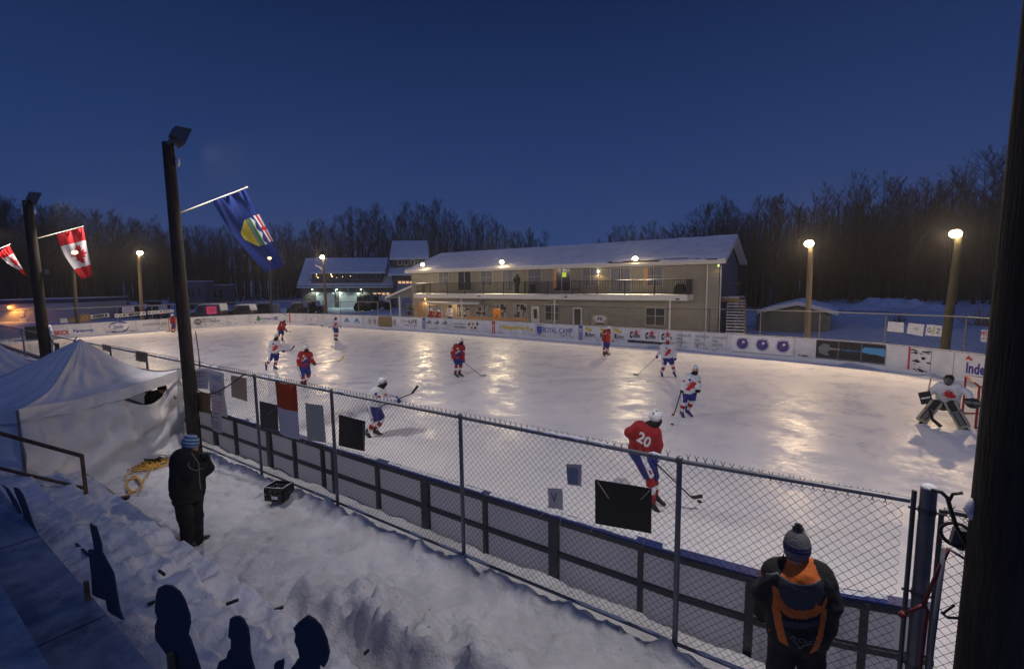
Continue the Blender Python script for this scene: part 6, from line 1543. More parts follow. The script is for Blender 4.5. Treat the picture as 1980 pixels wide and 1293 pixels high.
board_at(117, 130, 615, 624.5, FXL-.2, 'paper', 'blank white square board left of the lamp pole, behind the boards', cat='board')
board_at(73, 86, 619, 631, FXL-.2, 'paper', 'blank white square board beside the second dark pole', cat='board')
board_at(134, 145, 613, 623, FXL-.3, 'ply', 'small brown crate behind the boards at the foot of the lamp pole', cat='crate', name='crate')
c = atY(509, 597, 16.5); d_ = atY(526, 597, 16.5); zt2 = atY(515, 589, 16.5)[2]; sb2 = empty('storage_box', (c[0], 16.5, .2), label='white fabric-covered box beside the pole under the blue flag', cat='box'); m_ = MB(); m_.box((atY(497, 597, 16.5)[0], 16.3, .1), (atY(526, 597, 16.5)[0], 17.6, zt2)); mk('box_body', m_, mat('box_white', (.36, .35, .35), .7, var=.1), sb2)
m_ = MB(); m_.box((atY(496.5, 597, 16.5)[0], 16.27, zt2), (atY(526.5, 597, 16.5)[0], 17.65, zt2+.07)); mk('lid', m_, M['snow'], sb2)
# clutter by the bench: chairs and rails
rz_ = random.Random(21)
for (u, v, lab) in ((566, 599, 'dark folding chair, leftmost in the clutter behind the far left boards'), (580, 598, 'dark folding chair in the middle of the clutter behind the far left boards'), (594, 600, 'dark folding chair beside the garage lamp pole')):
    p = atY(u, v, 18.5); ch = empty('folding_chair', (p[0], 18.5, .2), label=lab, cat='chair'); x, y = p[0], 18.5; k = 1.35
    m_ = MB(); m_.box((x-.3*k, y-.3, .75*k), (x+.3*k, y+.3, .80*k)); mk('seat', m_, M['black'], ch); m_ = MB(); m_.box((x-.3*k, y+.26, 1.0*k), (x+.3*k, y+.30, 1.45*k)); mk('backrest', m_, M['black'], ch)
    for sx_ in (-1, 1):
        m_ = MB(); m_.tube([(x+sx_*.28*k, y-.3, .2), (x+sx_*.28*k, y+.28, 1.45*k)], .03, 6); mk('leg', m_, M['dsteel'], ch); m_ = MB(); m_.tube([(x+sx_*.26*k, y+.3, .2), (x+sx_*.26*k, y-.25, .8*k)], .03, 6); mk('leg', m_, M['dsteel'], ch)
gl = empty('shelf_rack', (atY(795, 610, 17.8)[0], 17.8, .2), label='dark metal rack with clutter left of the player bench', cat='rack')
x0 = atY(783, 610, 17.8)[0]; x1 = atY(799, 610, 17.8)[0]; m_ = MB()
for x in (x0, (x0+x1)/2, x1): m_.box((x-.04, 17.76, .2), (x+.04, 17.84, atY(783, 590, 17.8)[2]))
for z in (.9, 1.5, 2.1): m_.box((x0, 17.7, z), (x1, 18.1, z+.06))
mk('rack_frame', m_, M['dsteel'], gl); m_ = MB()
for k in range(12): xx = rz_.uniform(x0+.1, x1-.1); zz = rz_.choice([.96, 1.56]); m_.box((xx-.12, 17.75, zz), (xx+.1, 18.0, zz+rz_.uniform(.15, .42)))
mk('rack_goods', m_, mat('clutter', (.07, .08, .07), .7, var=.6, vscale=6), gl, kind='stuff')
# orange safety fence strip and vest
ob = empty('orange_barrier', (atY(960, 618, 15.5)[0], 15.5, .2), label='low orange board barrier behind the advert boards below the windows', cat='barrier')
a = atY(903, 613, 15.6); b = atY(1020, 620, 15.6); m_ = MB(); m_.box((a[0], 15.58, 1.05), (b[0], 15.62, a[2]+.05)); mk('barrier_board', m_, mat('orange_ply', (.42, .20, .06), .7, var=.2), ob)
for k in np.linspace(a[0]+.1, b[0]-.1, 5):
    m_ = MB(); m_.box((k-.05, 15.63, .1), (k+.05, 15.73, 1.5)); mk('barrier_post', m_, M['wood'], ob)
c = atY(960, 608, 15.9); vt = empty('orange_vest', c, label='bright orange vest hung up in front of the third storefront window', cat='vest'); m_ = MB()
V_ = [(-.9, .9), (-.3, 1), (0, .75), (.3, 1), (.9, .85), (1, .2), (.75, -.9), (-.8, -1), (-1, .1)]; m_.prism([c+np.array([p[0]*.40, 0, p[1]*.55]) for p in V_], (0, .1, 0)); mk('vest_cloth', m_, mat('hi_vis_orange', (1, .30, .03), .6, var=.2, vscale=5), vt)
m_ = MB(); m_.tube([c+np.array([0, .05, -.5]), (c[0], c[1]+.05, .1)], .03, 6); mk('stand', m_, M['steel'], vt)
# balcony things
def yB(u, v, y=18.2): return atY(u, v, y)
for (u0, u1, v0, lab, nm) in ((1022, 1034, 549, 'black barrel on the balcony beside the standing man', 'barrel'),):
    a = yB(u0, v0); b = yB(u1, v0); m_ = MB(); m_.tube([((a[0]+b[0])/2, 18.2, zt_+.03), ((a[0]+b[0])/2, 18.2, a[2])], abs(b[0]-a[0])/2, 12); mk(nm, m_, M['black'], label=lab, cat='barrel')
gr = empty('barbecue', (atY(1316, 560, 18.2)[0], 18.2, zt_), label='covered black barbecue at the right end of the balcony', cat='barbecue')
a = yB(1306, 549); b = yB(1327, 549); m_ = MB(); m_.prism([(a[0], 17.7, zt_+.04), (b[0], 17.7, zt_+.04), (b[0]-.04, 17.8, a[2]-.25), (b[0]-.2, 17.95, a[2]), (a[0]+.2, 17.95, a[2]), (a[0]+.04, 17.8, a[2]-.25)], (0, .6, 0)); mk('barbecue_cover', m_, M['blackcloth'], gr)
g2 = empty('barbecue', (atY(811, 560, 18.2)[0], 18.2, zt_), label='dark barbecue with a snowy lid at the left end of the balcony', cat='barbecue')
a = yB(808, 550); b = yB(819, 550); m_ = MB(); m_.box((a[0], 17.9, zt_+.3), (b[0], 18.4, a[2])); m_.box((a[0]+.03, 17.92, zt_+.02), (a[0]+.1, 18.38, zt_+.3)); m_.box((b[0]-.1, 17.92, zt_+.02), (b[0]-.03, 18.38, zt_+.3)); mk('barbecue_body', m_, M['dsteel'], g2); m_ = MB(); m_.box((a[0]-.02, 17.88, a[2]), (b[0]+.02, 18.42, a[2]+.06)); mk('lid_snow', m_, M['snow'], g2)
dc = empty('deck_chair', (atY(1114, 560, 18.2)[0], 18.2, zt_), label='dark metal deck chair on the balcony right of the lit door', cat='chair')
x = atY(1114, 550, 18.2)[0]; z = zt_; m_ = MB(); m_.tube([(x-.25, 18.3, z+.45), (x-.25, 18.35, z+1.15), (x+.25, 18.35, z+1.15), (x+.25, 18.3, z+.45)], .025, 6); mk('backrest', m_, M['black'], dc)
m_ = MB(); m_.box((x-.3, 17.85, z+.42), (x+.3, 18.3, z+.47)); mk('seat', m_, M['black'], dc)
for sx_ in (-.26, .26):
    for y in (17.9, 18.28): m_ = MB(); m_.tube([(x+sx_, y, z+.03), (x+sx_, y, z+.42)], .02, 6); mk('leg', m_, M['black'], dc)

# ---------------------------------------------------------------- folding hoop stand by the gate
def yS(u, v, y=-13.75): return atY(u, v, y)
fs = empty('hoop_stand', (yS(1830, 1290)[0], -13.7, .3), label='folding stand with black hoop, grey pouch and red and silver legs beside the gate post', cat='stand')
m_ = MB(); cpt = yS(1851, 1030)
m_.tube([yS(1848+31*math.cos(a)+(3 if math.sin(a) < 0 else 0), 1033-22*math.sin(a)+5*math.cos(a), -13.7) for a in np.linspace(.3, 5.7, 26)], .012, 8); mk('hoop', m_, M['black'], fs, smooth=True)
m_ = MB(); m_.tube([yS(1800, 947), yS(1820, 951), yS(1832, 962), yS(1840, 990), yS(1850, 1020), yS(1880, 1075)], .014, 8); m_.tube([yS(1836, 966), yS(1842, 955), yS(1862, 952)], .011, 7); mk('handle_bar', m_, M['black'], fs, smooth=True)
m_ = MB(); m_.prism([yS(1842, 1016, -13.62), yS(1870, 1020, -13.62), yS(1880, 1046, -13.62), yS(1856, 1056, -13.62), yS(1834, 1044, -13.62)], (0, -.08, 0)); mk('pouch', m_, mat('grey_pouch', (.08, .09, .1), .8, var=.4), fs)
m_ = MB(); m_.tube([yS(1834, 1060), yS(1786, 1165)], .014, 8); mk('leg', m_, mat('red_leg', (.11, .008, .010), .5), fs, smooth=True)
m_ = MB(); m_.tube([yS(1786, 1168), yS(1793, 1178), yS(1779, 1293), yS(1777, 1330)], .013, 8); mk('leg', m_, MATS['red_leg'], fs, smooth=True)
m_ = MB(); m_.tube([yS(1786, 1168), yS(1748, 1187)], .013, 8); m_.ell(yS(1745, 1188), (.03, .03, .03), 8, 5); mk('brace', m_, MATS['red_leg'], fs, smooth=True)
m_ = MB(); m_.tube([yS(1826, 1060), yS(1800, 1265), yS(1796, 1330)], .016, 8); mk('leg', m_, M['steel'], fs, smooth=True)
m_ = MB(); m_.tube([yS(1834, 1060), yS(1869, 1082)], .010, 7); mk('brace', m_, M['steel'], fs, smooth=True)
m_ = MB(); m_.tube([yS(1820, 1183), yS(1832, 1193), yS(1852, 1194), yS(1862, 1190)], .010, 7); m_.tube([yS(1822, 1186), yS(1846, 1169)], .008, 6); mk('strap', m_, M['black'], fs, smooth=True)
# ---------------------------------------------------------------- figures: smooth surfaces grown over posed joints
def sd_cone(P, a, b, ra, rb, sy=None):
    a = np.array(a, float); b = np.array(b, float); ab = b-a; L2 = ab@ab+1e-12
    t = np.clip(((P-a)@ab)/L2, 0, 1); return np.linalg.norm(P-a-t[:, None]*ab, axis=1)-(ra+(rb-ra)*t)
def sd_ell(P, c, r, rot=None):
    q = P-np.array(c, float)
    if rot is not None: q = q@rot
    r = np.array(r, float); k0 = np.linalg.norm(q/r, axis=1); k1 = np.linalg.norm(q/(r*r), axis=1); return k0*(k0-1)/(k1+1e-9)
def smin(a, b, k):
    h = np.clip(.5+.5*(b-a)/k, 0, 1); return b*(1-h)+a*h-k*h*(1-h)
def union(ds, k=.04):
    d = ds[0]
    for e in ds[1:]: d = smin(d, e, k)
    return d
def folds(P, amp, s=9., seed=0.):
    x, y, z = P[:, 0], P[:, 1], P[:, 2]
    return amp*(np.sin(s*(x*.9+z*.7)+2.2*np.sin(s*.5*y+seed)+seed)*.6+np.sin(s*1.9*(z-.5*x+.4*y)+1.7*np.sin(s*.8*x+seed*2))*.4)
def nets(f, lo, hi, h):
    lo = np.array(lo, float); hi = np.array(hi, float); n = np.ceil((hi-lo)/h).astype(int)+1
    ax = [lo[i]+h*np.arange(n[i]) for i in range(3)]; X = np.stack(np.meshgrid(*ax, indexing='ij'), -1); V_ = f(X.reshape(-1, 3)).reshape(n)
    V_[0] = V_[-1] = 1; V_[:, 0] = V_[:, -1] = 1; V_[:, :, 0] = V_[:, :, -1] = 1
    ins = V_ < 0; c = np.zeros(n-1, int)
    for dx in (0, 1):
        for dy in (0, 1):
            for dz in (0, 1): c += ins[dx:n[0]-1+dx, dy:n[1]-1+dy, dz:n[2]-1+dz]
    act = (c > 0) & (c < 8); idx = np.argwhere(act); ID = -np.ones(n-1, int); ID[act] = np.arange(len(idx))
    acc = np.zeros((len(idx), 3)); cnt = np.zeros(len(idx)); cor = [(a, b, d) for a in (0, 1) for b in (0, 1) for d in (0, 1)]
    for i, a in enumerate(cor):
        for b in cor[i+1:]:
            if sum(abs(a[q]-b[q]) for q in range(3)) != 1: continue
            va = V_[idx[:, 0]+a[0], idx[:, 1]+a[1], idx[:, 2]+a[2]]; vb = V_[idx[:, 0]+b[0], idx[:, 1]+b[1], idx[:, 2]+b[2]]; m = (va < 0) != (vb < 0)
            t = np.where(m, va/(va-vb+1e-12), 0); p = np.array(a)+t[:, None]*(np.array(b)-np.array(a)); acc[m] += p[m]; cnt[m] += 1
    verts = lo+h*(idx+acc/np.maximum(cnt, 1)[:, None]); faces = []
    for d in range(3):
        sl0 = [slice(None)]*3; sl1 = [slice(None)]*3; sl0[d] = slice(0, -1); sl1[d] = slice(1, None)
        e = ins[tuple(sl0)] != ins[tuple(sl1)]; E_ = np.argwhere(e); u, v = (d+1) % 3, (d+2) % 3
        E_ = E_[(E_[:, u] >= 1) & (E_[:, v] >= 1) & (E_[:, u] < n[u]-1) & (E_[:, v] < n[v]-1)]
        if not len(E_): continue
        def g(du, dv): q = E_.copy(); q[:, u] -= du; q[:, v] -= dv; return ID[q[:, 0], q[:, 1], q[:, 2]]
        Q_ = np.stack([g(1, 1), g(0, 1), g(0, 0), g(1, 0)], 1); s = ins[E_[:, 0], E_[:, 1], E_[:, 2]]; Q_[~s] = Q_[~s][:, ::-1]; faces.append(Q_[(Q_ >= 0).all(1)])
    return verts, np.concatenate(faces)
def sdf_obj(name, f, pts, pad, h, mats, parent, paint=None, smooth=True):
    P = np.array(pts, float); lo = P.min(0)-pad; hi = P.max(0)+pad; v, q = nets(f, lo, hi, h)
    me = bpy.data.meshes.new(name); me.from_pydata(v.tolist(), [], q.tolist())
    if not isinstance(mats, (list, tuple)): mats = [mats]
    for m in mats: me.materials.append(m)
    if paint: me.polygons.foreach_set('material_index', paint(v[q].mean(1)).astype(int).tolist())
    me.polygons.foreach_set('use_smooth', [True]*len(me.polygons)); me.update()
    o = bpy.data.objects.new(name, me); S.collection.objects.link(o); o.parent = parent; return o
def bvh_of(o): return BVHTree.FromPolygons([v.co for v in o.data.vertices], [tuple(p.vertices) for p in o.data.polygons])
def decal(name, base, parent, flat, mt, c, n, upv=(0, 0, 1), off=.006, edge=.02):
    """flat: (verts 2d, faces) in metres; thrown onto the cloth along -n"""
    v, f = flat; bm = bmesh.new(); vs = [bm.verts.new((p[0], p[1], 0)) for p in v]
    for q in f:
        try: bm.faces.new([vs[i] for i in q])
        except ValueError: pass
    for _ in range(4):
        es = [e for e in bm.edges if e.calc_length() > edge]
        if not es: break
        bmesh.ops.subdivide_edges(bm, edges=es, cuts=1, use_grid_fill=False); bmesh.ops.triangulate(bm, faces=bm.faces[:])
    n = np.array(n, float); n /= np.linalg.norm(n); u = np.array(upv, float); ax = np.cross(u, n); ax /= np.linalg.norm(ax); u = np.cross(n, ax); c = np.array(c, float); T_ = bvh_of(base); bad = []
    for w in bm.verts:
        p = c+ax*w.co.x+u*w.co.y+n*.5; hit = T_.ray_cast(Vector(p), Vector(-n), 1.2)
        if hit[0] is None: bad.append(w)
        else: w.co = hit[0]+Vector(n)*off
    bmesh.ops.delete(bm, geom=bad, context='VERTS'); 
    for e in list(bm.faces):
        if max(x.calc_length() for x in e.edges) > edge*5: bm.faces.remove(e)
    me = bpy.data.meshes.new(name); bm.to_mesh(me); bm.free(); me.materials.append(mt); o = bpy.data.objects.new(name, me); S.collection.objects.link(o); o.parent = parent; return o
def flat_text(st, h, w=None, rot=0., shear=0, bold=.03):
    v, f, tw, th = text_mesh(st, shear, bold); q = np.array(v)*[(w/tw if w else h/th), h/th]; c, s = math.cos(rot), math.sin(rot); return [(p[0]*c-p[1]*s, p[0]*s+p[1]*c) for p in q], f
def flat_poly(pts, s, rot=0.):
    c, q = math.cos(rot), math.sin(rot); return [((p[0]*c-p[1]*q)*s, (p[0]*q+p[1]*c)*s) for p in pts], [tuple(range(len(pts)))]

class Fig:
    """pose from picture joints; local frame x = picture right, y = away, z = up"""
    def __init__(s, zoom, base, zb, J, label, s_=1., name='person', group=None, ydir=None):
        s.zx, s.zy, s.k = zoom; bu, bv = s.px(*base); s.B = G(bu, bv, zb); s.B[2] = 0
        w = s.B[:2]-CAM[:2]; w /= np.linalg.norm(w); s.w = np.array([*w, 0]); s.r = np.array([w[1], -w[0], 0]); s.sc = s_; s.zb = zb
        s.root = empty(name, (s.B[0], s.B[1], zb), math.atan2(s.r[1], s.r[0]), label, 'person', group)
        s.J = {k: s.loc(*v) for k, v in J.items()}
    def px(s, x, y): return s.zx+x/s.k, s.zy+y/s.k
    def loc(s, x, y, d=0.):
        u, v = s.px(x, y); r = ray(u, v); t = ((s.B-CAM)@s.w+d)/(r@s.w); P = CAM+r*t; q = P-s.B; return np.array([q@s.r, q@s.w, P[2]-s.zb])
    def wloc(s, q): return s.B+s.r*q[0]+s.w*q[1]+np.array([0, 0, q[2]+s.zb])

def torso(P, J, g=0., r0=.15, r1=.145):
    ch = (J['shL']+J['shR'])/2; pe = (J['hipL']+J['hipR'])/2; ds = []
    for a in ('L', 'R'):
        sh = J['sh'+a]*.78+ch*.22; hp = J['hip'+a]*.85+pe*.15; ds.append(sd_cone(P, sh-np.array([0, 0, .03]), hp+np.array([0, 0, .06]), r0+g, r1+g))
    ds.append(sd_cone(P, ch-np.array([0, 0, .03]), pe+np.array([0, 0, .05]), r0+g, r1+g)); return union(ds, .05)
def player(F, jersey='red', h=.02, face=(1, 0), lean_hem=.0, shorts_stripe=-1, boots=('lace', 'lace'), glove='nb', text=None, number=None, helmet='helm', gaiter=True, leaf_c=None, sleg=None, goalie=False, gcol=None, hn=None):
    J = F.J; R_ = F.root; sc_ = F.sc; fa = np.array([face[0], face[1], 0.]); fa /= np.linalg.norm(fa); hd = J['head']; nk = (J['shL']+J['shR'])/2+np.array([0, 0, .03])
    side = np.cross((0, 0, 1.), fa); Rm = np.stack([side, fa, np.array([0, 0, 1.])], 1)
    allp = list(J[k] for k in J if not k.startswith('st'))
    # one continuous body under the kit
    def fb(P):
        ds = [torso(P, J, -.045)]
        ds.append(sd_cone(P, nk, hd-np.array([0, 0, .04]), .062, .058))
        for a in 'LR':
            ds += [sd_cone(P, J['sh'+a], J['el'+a], .055, .045), sd_cone(P, J['el'+a], J['ha'+a], .043, .034), sd_cone(P, J['hip'+a], J['kn'+a], .088, .062), sd_cone(P, J['kn'+a], J['an'+a], .060, .042), sd_cone(P, J['an'+a], J['an'+a]+(J['to'+a]-J['an'+a])*.4, .036, .03)]
        d = union(ds, .03); q = (P-hd)@Rm
        hdd = sd_ell(P, hd, (.078, .098, .115), Rm); hdd = smin(hdd, sd_ell(P, hd+fa*.095-np.array([0, 0, .015]), (.016, .022, .028), Rm), .015); hdd = smin(hdd, sd_ell(P, hd+fa*.055-np.array([0, 0, .085]), (.045, .045, .035), Rm), .03)
        for s in (-1, 1): hdd = np.minimum(hdd, sd_ell(P, hd+side*.08*s, (.014, .022, .03), Rm)); hdd = np.maximum(hdd, -sd_ell(P, hd+fa*.098+side*.033*s+np.array([0, 0, .012]), (.016, .010, .009), Rm))
        hdd = np.maximum(hdd, -sd_ell(P, hd+fa*.105-np.array([0, 0, .058]), (.026, .008, .005), Rm))
        return smin(d, hdd, .02)
    sdf_obj('body', fb, allp, .16, max(h, .018), M['skin'], R_)
    jm = M['jr'] if jersey == 'red' else M['jw']; pe = (J['hipL']+J['hipR'])/2; ch = (J['shL']+J['shR'])/2; axs = pe-ch; axs /= np.linalg.norm(axs); hem = pe@axs+.03+lean_hem
    def fj(P):
        t = torso(P, J, .0, .155*sc_, .165*sc_); t = np.maximum(t, P@axs-hem); ds = [t]
        for a in 'LR':
            ds.append(sd_cone(P, J['sh'+a], J['el'+a], .098*sc_, .088*sc_)); ds.append(sd_cone(P, J['el'+a], J['el'+a]+(J['ha'+a]-J['el'+a])*.80, .086*sc_, .074*sc_))
        d = union(ds, .05)+folds(P, .009, 11, hd[0]*9); d = np.maximum(d, -sd_ell(P, nk+fa*.02+np.array([0, 0, .08]), (.075, .075, .09))); return d
    st_ = [M['jr'], M['jw'], M['nb']] if jersey == 'red' else [M['jw'], M['jr'], M['nb']]
    def pj(c):
        m = np.zeros(len(c)); t = c@axs-hem
        if jersey == 'red': m[(t > -.05) & (t < -.0)] = 0
        else: m[(t > -.045) & (t < -.0)] = 1
        for a in 'LR':
            e = J['el'+a]; w = J['ha'+a]-e; L_ = np.linalg.norm(w); q = ((c-e)@w)/L_/L_; dist = np.linalg.norm(c-e-np.clip(q, 0, 1)[:, None]*w, axis=1)
            m[(q > .66) & (dist < .12)] = 0 if jersey == 'white' else 0
        return m
    jo = sdf_obj('jersey', fj, [J[k] for k in ('shL', 'shR', 'elL', 'elR', 'haL', 'haR', 'hipL', 'hipR')], .24, h, st_, R_, pj)
    # shorts
    def fs(P):
        ds = [sd_cone(P, J['hipL']*.8+pe*.2, J['hipR']*.8+pe*.2, .155*sc_, .155*sc_)]
        for a in 'LR': ds.append(sd_cone(P, J['hip'+a], J['hip'+a]+(J['kn'+a]-J['hip'+a])*.92, .145*sc_, .112*sc_))
        d = union(ds, .05)+folds(P, .006, 8)
        for a in 'LR':
            w = J['kn'+a]-J['hip'+a]; w = w/np.linalg.norm(w); k = (P-J['hip'+a]-(J['kn'+a]-J['hip'+a])*.94)@w; near = sd_cone(P, J['hip'+a]+(J['kn'+a]-J['hip'+a])*.6, J['kn'+a], .16, .16); d = np.maximum(d, np.where(near < 0, k, -1))
        return d
    sn = np.array([shorts_stripe, 0, 0.])
    def ps(c):
        m = np.zeros(len(c))
        for a in 'LR':
            w = J['kn'+a]-J['hip'+a]; L_ = np.linalg.norm(w); q = ((c-J['hip'+a])@w)/L_/L_; ctr = J['hip'+a]+np.clip(q, 0, 1)[:, None]*w; rel = c-ctr
            vdir = np.array([shorts_stripe, -1.0, 0]); vdir /= np.linalg.norm(vdir); s2 = np.cross(vdir, w/L_); cond = (rel@vdir > .05) & (np.abs(rel@s2) < .05) & (q > -.2)
            if a == (sleg or ('L' if shorts_stripe < 0 else 'R')): m[cond] = 1; m[cond & (np.abs(rel@s2) < .024) & (np.abs(q-.74) < .075)] = 2
        return m
    sho = sdf_obj('shorts', fs, [J[k] for k in ('hipL', 'hipR', 'knL', 'knR')], .22, h, [M['nb'], M['jw'], M['jr']], R_, ps if not goalie else None)
    if goalie: sho.data.materials[0] = M['black']
    # socks with bands
    top = M['jr']; 
    def fk(P):
        ds = []
        for a in 'LR': ds.append(sd_cone(P, J['kn'+a], J['kn'+a]+(J['an'+a]-J['kn'+a])*.45, .084*sc_, .080*sc_)); ds.append(sd_cone(P, J['kn'+a]+(J['an'+a]-J['kn'+a])*.45, J['an'+a], .080*sc_, .056*sc_))
        return union(ds, .012)
    def pk(c):
        q = np.full(len(c), 9.); 
        for a in 'LR':
            w = J['an'+a]-J['kn'+a]; L_ = np.linalg.norm(w); t = ((c-J['kn'+a])@w)/L_/L_; d = np.linalg.norm(c-J['kn'+a]-np.clip(t, 0, 1)[:, None]*w, axis=1); dd = d < .13; q = np.where(dd, t, q)
        if jersey == 'red': return ((q > .30) & (q < .62)).astype(float)
        return 1-((q > .26) & (q < .62)).astype(float)
    if not goalie: sdf_obj('socks', fk, [J[k] for k in ('knL', 'knR', 'anL', 'anR')], .13, min(h, .018), [M['jr'], M['jw']], R_, pk)
    # skates
    for a in 'LR':
        an, to = J['an'+a], J['to'+a]; d = to-an; d[2] = min(d[2], 0); dh = np.array([d[0], d[1], 0]); dh /= (np.linalg.norm(dh)+1e-9); sole = np.array([0, 0, -1.]); 
        fwd = (to-an)/np.linalg.norm(to-an); heel = an+np.array([0, 0, -.07])-fwd*.035; toe = heel+fwd*.235; toe[2] = min(toe[2], max(to[2], .07))
        def ff(P): return union([sd_cone(P, an+np.array([0, 0, .07]), heel, .062, .050), sd_cone(P, heel, toe, .046, .040), sd_cone(P, an, heel+(toe-heel)*.5, .05, .04)], .03)
        sk = sdf_obj('skate', ff, [an, heel, toe], .17, .014, M[boots[0]], R_)
        dn = np.cross(np.cross(fwd, (0, 0, -1.)), fwd); dn /= np.linalg.norm(dn); dn = dn if dn[2] < 0 else -dn; b = MB(); c0 = heel+dn*.052-fwd*.03; c1 = toe+dn*.048+fwd*.02
        b.bar(c0+dn*.026, c1+dn*.026, .006, .024, up=tuple(-dn)); mk('blade', b, M['bladesteel'], sk, local=True); b = MB(); b.bar(c0+fwd*.05, c0+fwd*.05+dn*.03, .03, .05); b.bar(c1-fwd*.07, c1-fwd*.07+dn*.03, .03, .05); mk('blade_holder', b, M['paper'], sk, local=True)
    # gloves with five fingers
    if not goalie:
        for a in 'LR':
            e, ha = J['el'+a], J['ha'+a]; fd = ha-e; fd /= np.linalg.norm(fd); sd_ = np.cross(fd, (0, 0, 1.)); sd_ /= np.linalg.norm(sd_)+1e-9; dn = np.cross(fd, sd_); dn = dn if dn[2] < 0 else -dn
            def fg(P):
                ds = [sd_cone(P, ha-fd*.10, ha+fd*.01, .068, .060)]
                for k, (o_, L_) in enumerate(((-.042, .058), (-.015, .066), (.015, .062), (.042, .05))):
                    b0 = ha+sd_*o_+fd*.03; b1 = b0+fd*L_*.6+dn*.02; b2 = b1+dn*L_*.8-fd*.012; ds += [sd_cone(P, b0, b1, .020, .018), sd_cone(P, b1, b2, .018, .015)]
                t0 = ha-sd_*.045-fd*.03; t1 = t0-sd_*.03+fd*.04+dn*.025; t2 = t1+fd*.03+sd_*.02+dn*.02; ds += [sd_cone(P, t0, t1, .020, .018), sd_cone(P, t1, t2, .018, .015)]
                return union(ds, .008)
            sdf_obj('glove', fg, [ha-fd*.1, ha+fd*.08], .11, .010, [M[glove], M['jr'], M['jw']], R_, lambda c, ha=ha, fd=fd: np.where(np.abs((c-ha)@fd+.10) < .02, 2, 0))
    # neck warmer / collar
    if gaiter:
        def fn(P): return union([sd_ell(P, hd+fa*.02-np.array([0, 0, .07]), (.082, .095, .075), Rm), sd_cone(P, hd-np.array([0, 0, .10]), nk+np.array([0, 0, .01]), .085, .105)], .02)
        sdf_obj('neck_warmer', fn, [hd, nk], .18, .016, M['blackcloth'] if gaiter is True else M[gaiter], R_)
    hm = M.get(helmet)
    def fh(P):
        q = (P-hd)@Rm; d = sd_ell(P, hd+np.array([0, 0, .035])-fa*.012, (.112, .135, .118), Rm)
        cut = np.maximum(-(q[:, 1]-.03), q[:, 2]-.045) ; d = np.maximum(d, -np.maximum(cut*0+(.025-q[:, 1]), q[:, 2]-.05)*-1*-1) if False else d
        face_region = (q[:, 1] > .02) & (q[:, 2] < .045); d = np.where(face_region, np.maximum(d, .01), d); low_ = q[:, 2] < -.075; d = np.where(low_, np.maximum(d, -.075-q[:, 2]), d)
        vents = np.maximum(np.abs(np.abs(q[:, 0])-.045)-.010, np.abs(q[:, 2]-.115+.3*np.abs(q[:, 1]))-.02); return np.where((vents < 0) & (np.abs(np.mod(q[:, 1], .07)-.035) < .02), d+.012, d)
    def ph_(c):
        q = (c-hd)@Rm; return (((np.abs(np.abs(q[:, 0])-.045) < .011) & (np.abs(np.mod(q[:, 1], .07)-.035) < .02) & (q[:, 2] > .06)) | ((np.abs(q[:, 0]) > .095) & (np.hypot(q[:, 1]+.005, q[:, 2]+.03) < .03))).astype(float)
    if helmet == 'helm' or helmet == 'black': sdf_obj('helmet', fh, [hd], .18, hn or .012, [hm, M['black']], R_, ph_)
    # marks on the cloth
    vn = np.array([0, -1, .25]); wt = M['jw'] if jersey == 'red' else M['red']
    mid = ch*.55+pe*.45
    if text == 'front':
        up_ = -axs; lf = mid+np.array([.05*face[0], -.1, -.04])
        decal('crest', jo, R_, flat_poly([(-.15, -.15), (-.02, -.16), (.16, .12), (.10, .16), (.04, .14)], 1.0), M['nb'] if jersey == 'red' else M['red'], lf, vn, up_)
        decal('crest', jo, R_, flat_poly(LEAF, .085, -.4), M['nb'] if jersey == 'red' else M['red'], lf+np.array([.05, 0, -.02]), vn, up_, off=.009)
        decal('lettering', jo, R_, flat_text('CURE', .085, .25, .75), M['jw'] if jersey == 'red' else M['red'], mid+np.array([-.015, -.1, .03]), vn, up_, off=.012, edge=.03)
    if text in ('front', 'side'):
        for a in 'LR':
            m_ = J['sh'+a]*.45+J['el'+a]*.55; nn = m_-ch; nn = np.array([nn[0], -abs(nn[1])-.25, 0]); decal('arm_leaf', jo, R_, flat_poly(LEAF, .052), wt, m_, nn, (0, 0, 1), off=.006)
        decal('badge', jo, R_, flat_poly(circ(12), .040), M['jw'] if jersey == 'red' else M['nb'], ch*.85+pe*.15+np.array([-.06, -.1, 0]), vn)
    if number: decal('number', jo, R_, flat_text(number, .19, .24, number_rot), M['jw'], mid*1.0+np.array([num_dx, -.1, num_dz]), np.array([0, -1, .55]), -axs, off=.008, edge=.03)
    return jo
number_rot, num_dx, num_dz = 0, 0, 0
def stick(F, pts, label, blade='black', rs=.013):
    """pts in zoom pixels (x, y, d): butt, heel, tip"""
    W_ = [F.wloc(F.loc(*p)) for p in pts]
    for w in W_: w[2] = max(w[2], .02)
    r_ = empty('hockey_stick', W_[0], label=label, cat='hockey stick'); m_ = MB(); m_.bar(W_[0], W_[-2], .028, .024); mk('shaft', m_, M['tape'], r_)
    a, b = W_[-2], W_[-1]; m_ = MB(); d = b-a; sd = np.cross(d, F.w); up = np.array([0, 0, 1.]); 
    if abs(d[2]) > .5*np.linalg.norm(d[:2]): up = np.cross(d/np.linalg.norm(d), F.w)
    m_.bar(a, a+d*.45, .018, .062, up=tuple(up)); m_.bar(a+d*.45-F.w*.0, b+F.w*.03, .016, .070, up=tuple(up)); mk('blade', m_, M[blade], r_)
    return r_
def puck(u, v, label):
    p = G(u, v, .02); m_ = MB(); m_.tube([(p[0], p[1], .004), (p[0], p[1], .030)], .042, 16); mk('puck', m_, M['rubber'], label=label, cat='puck')

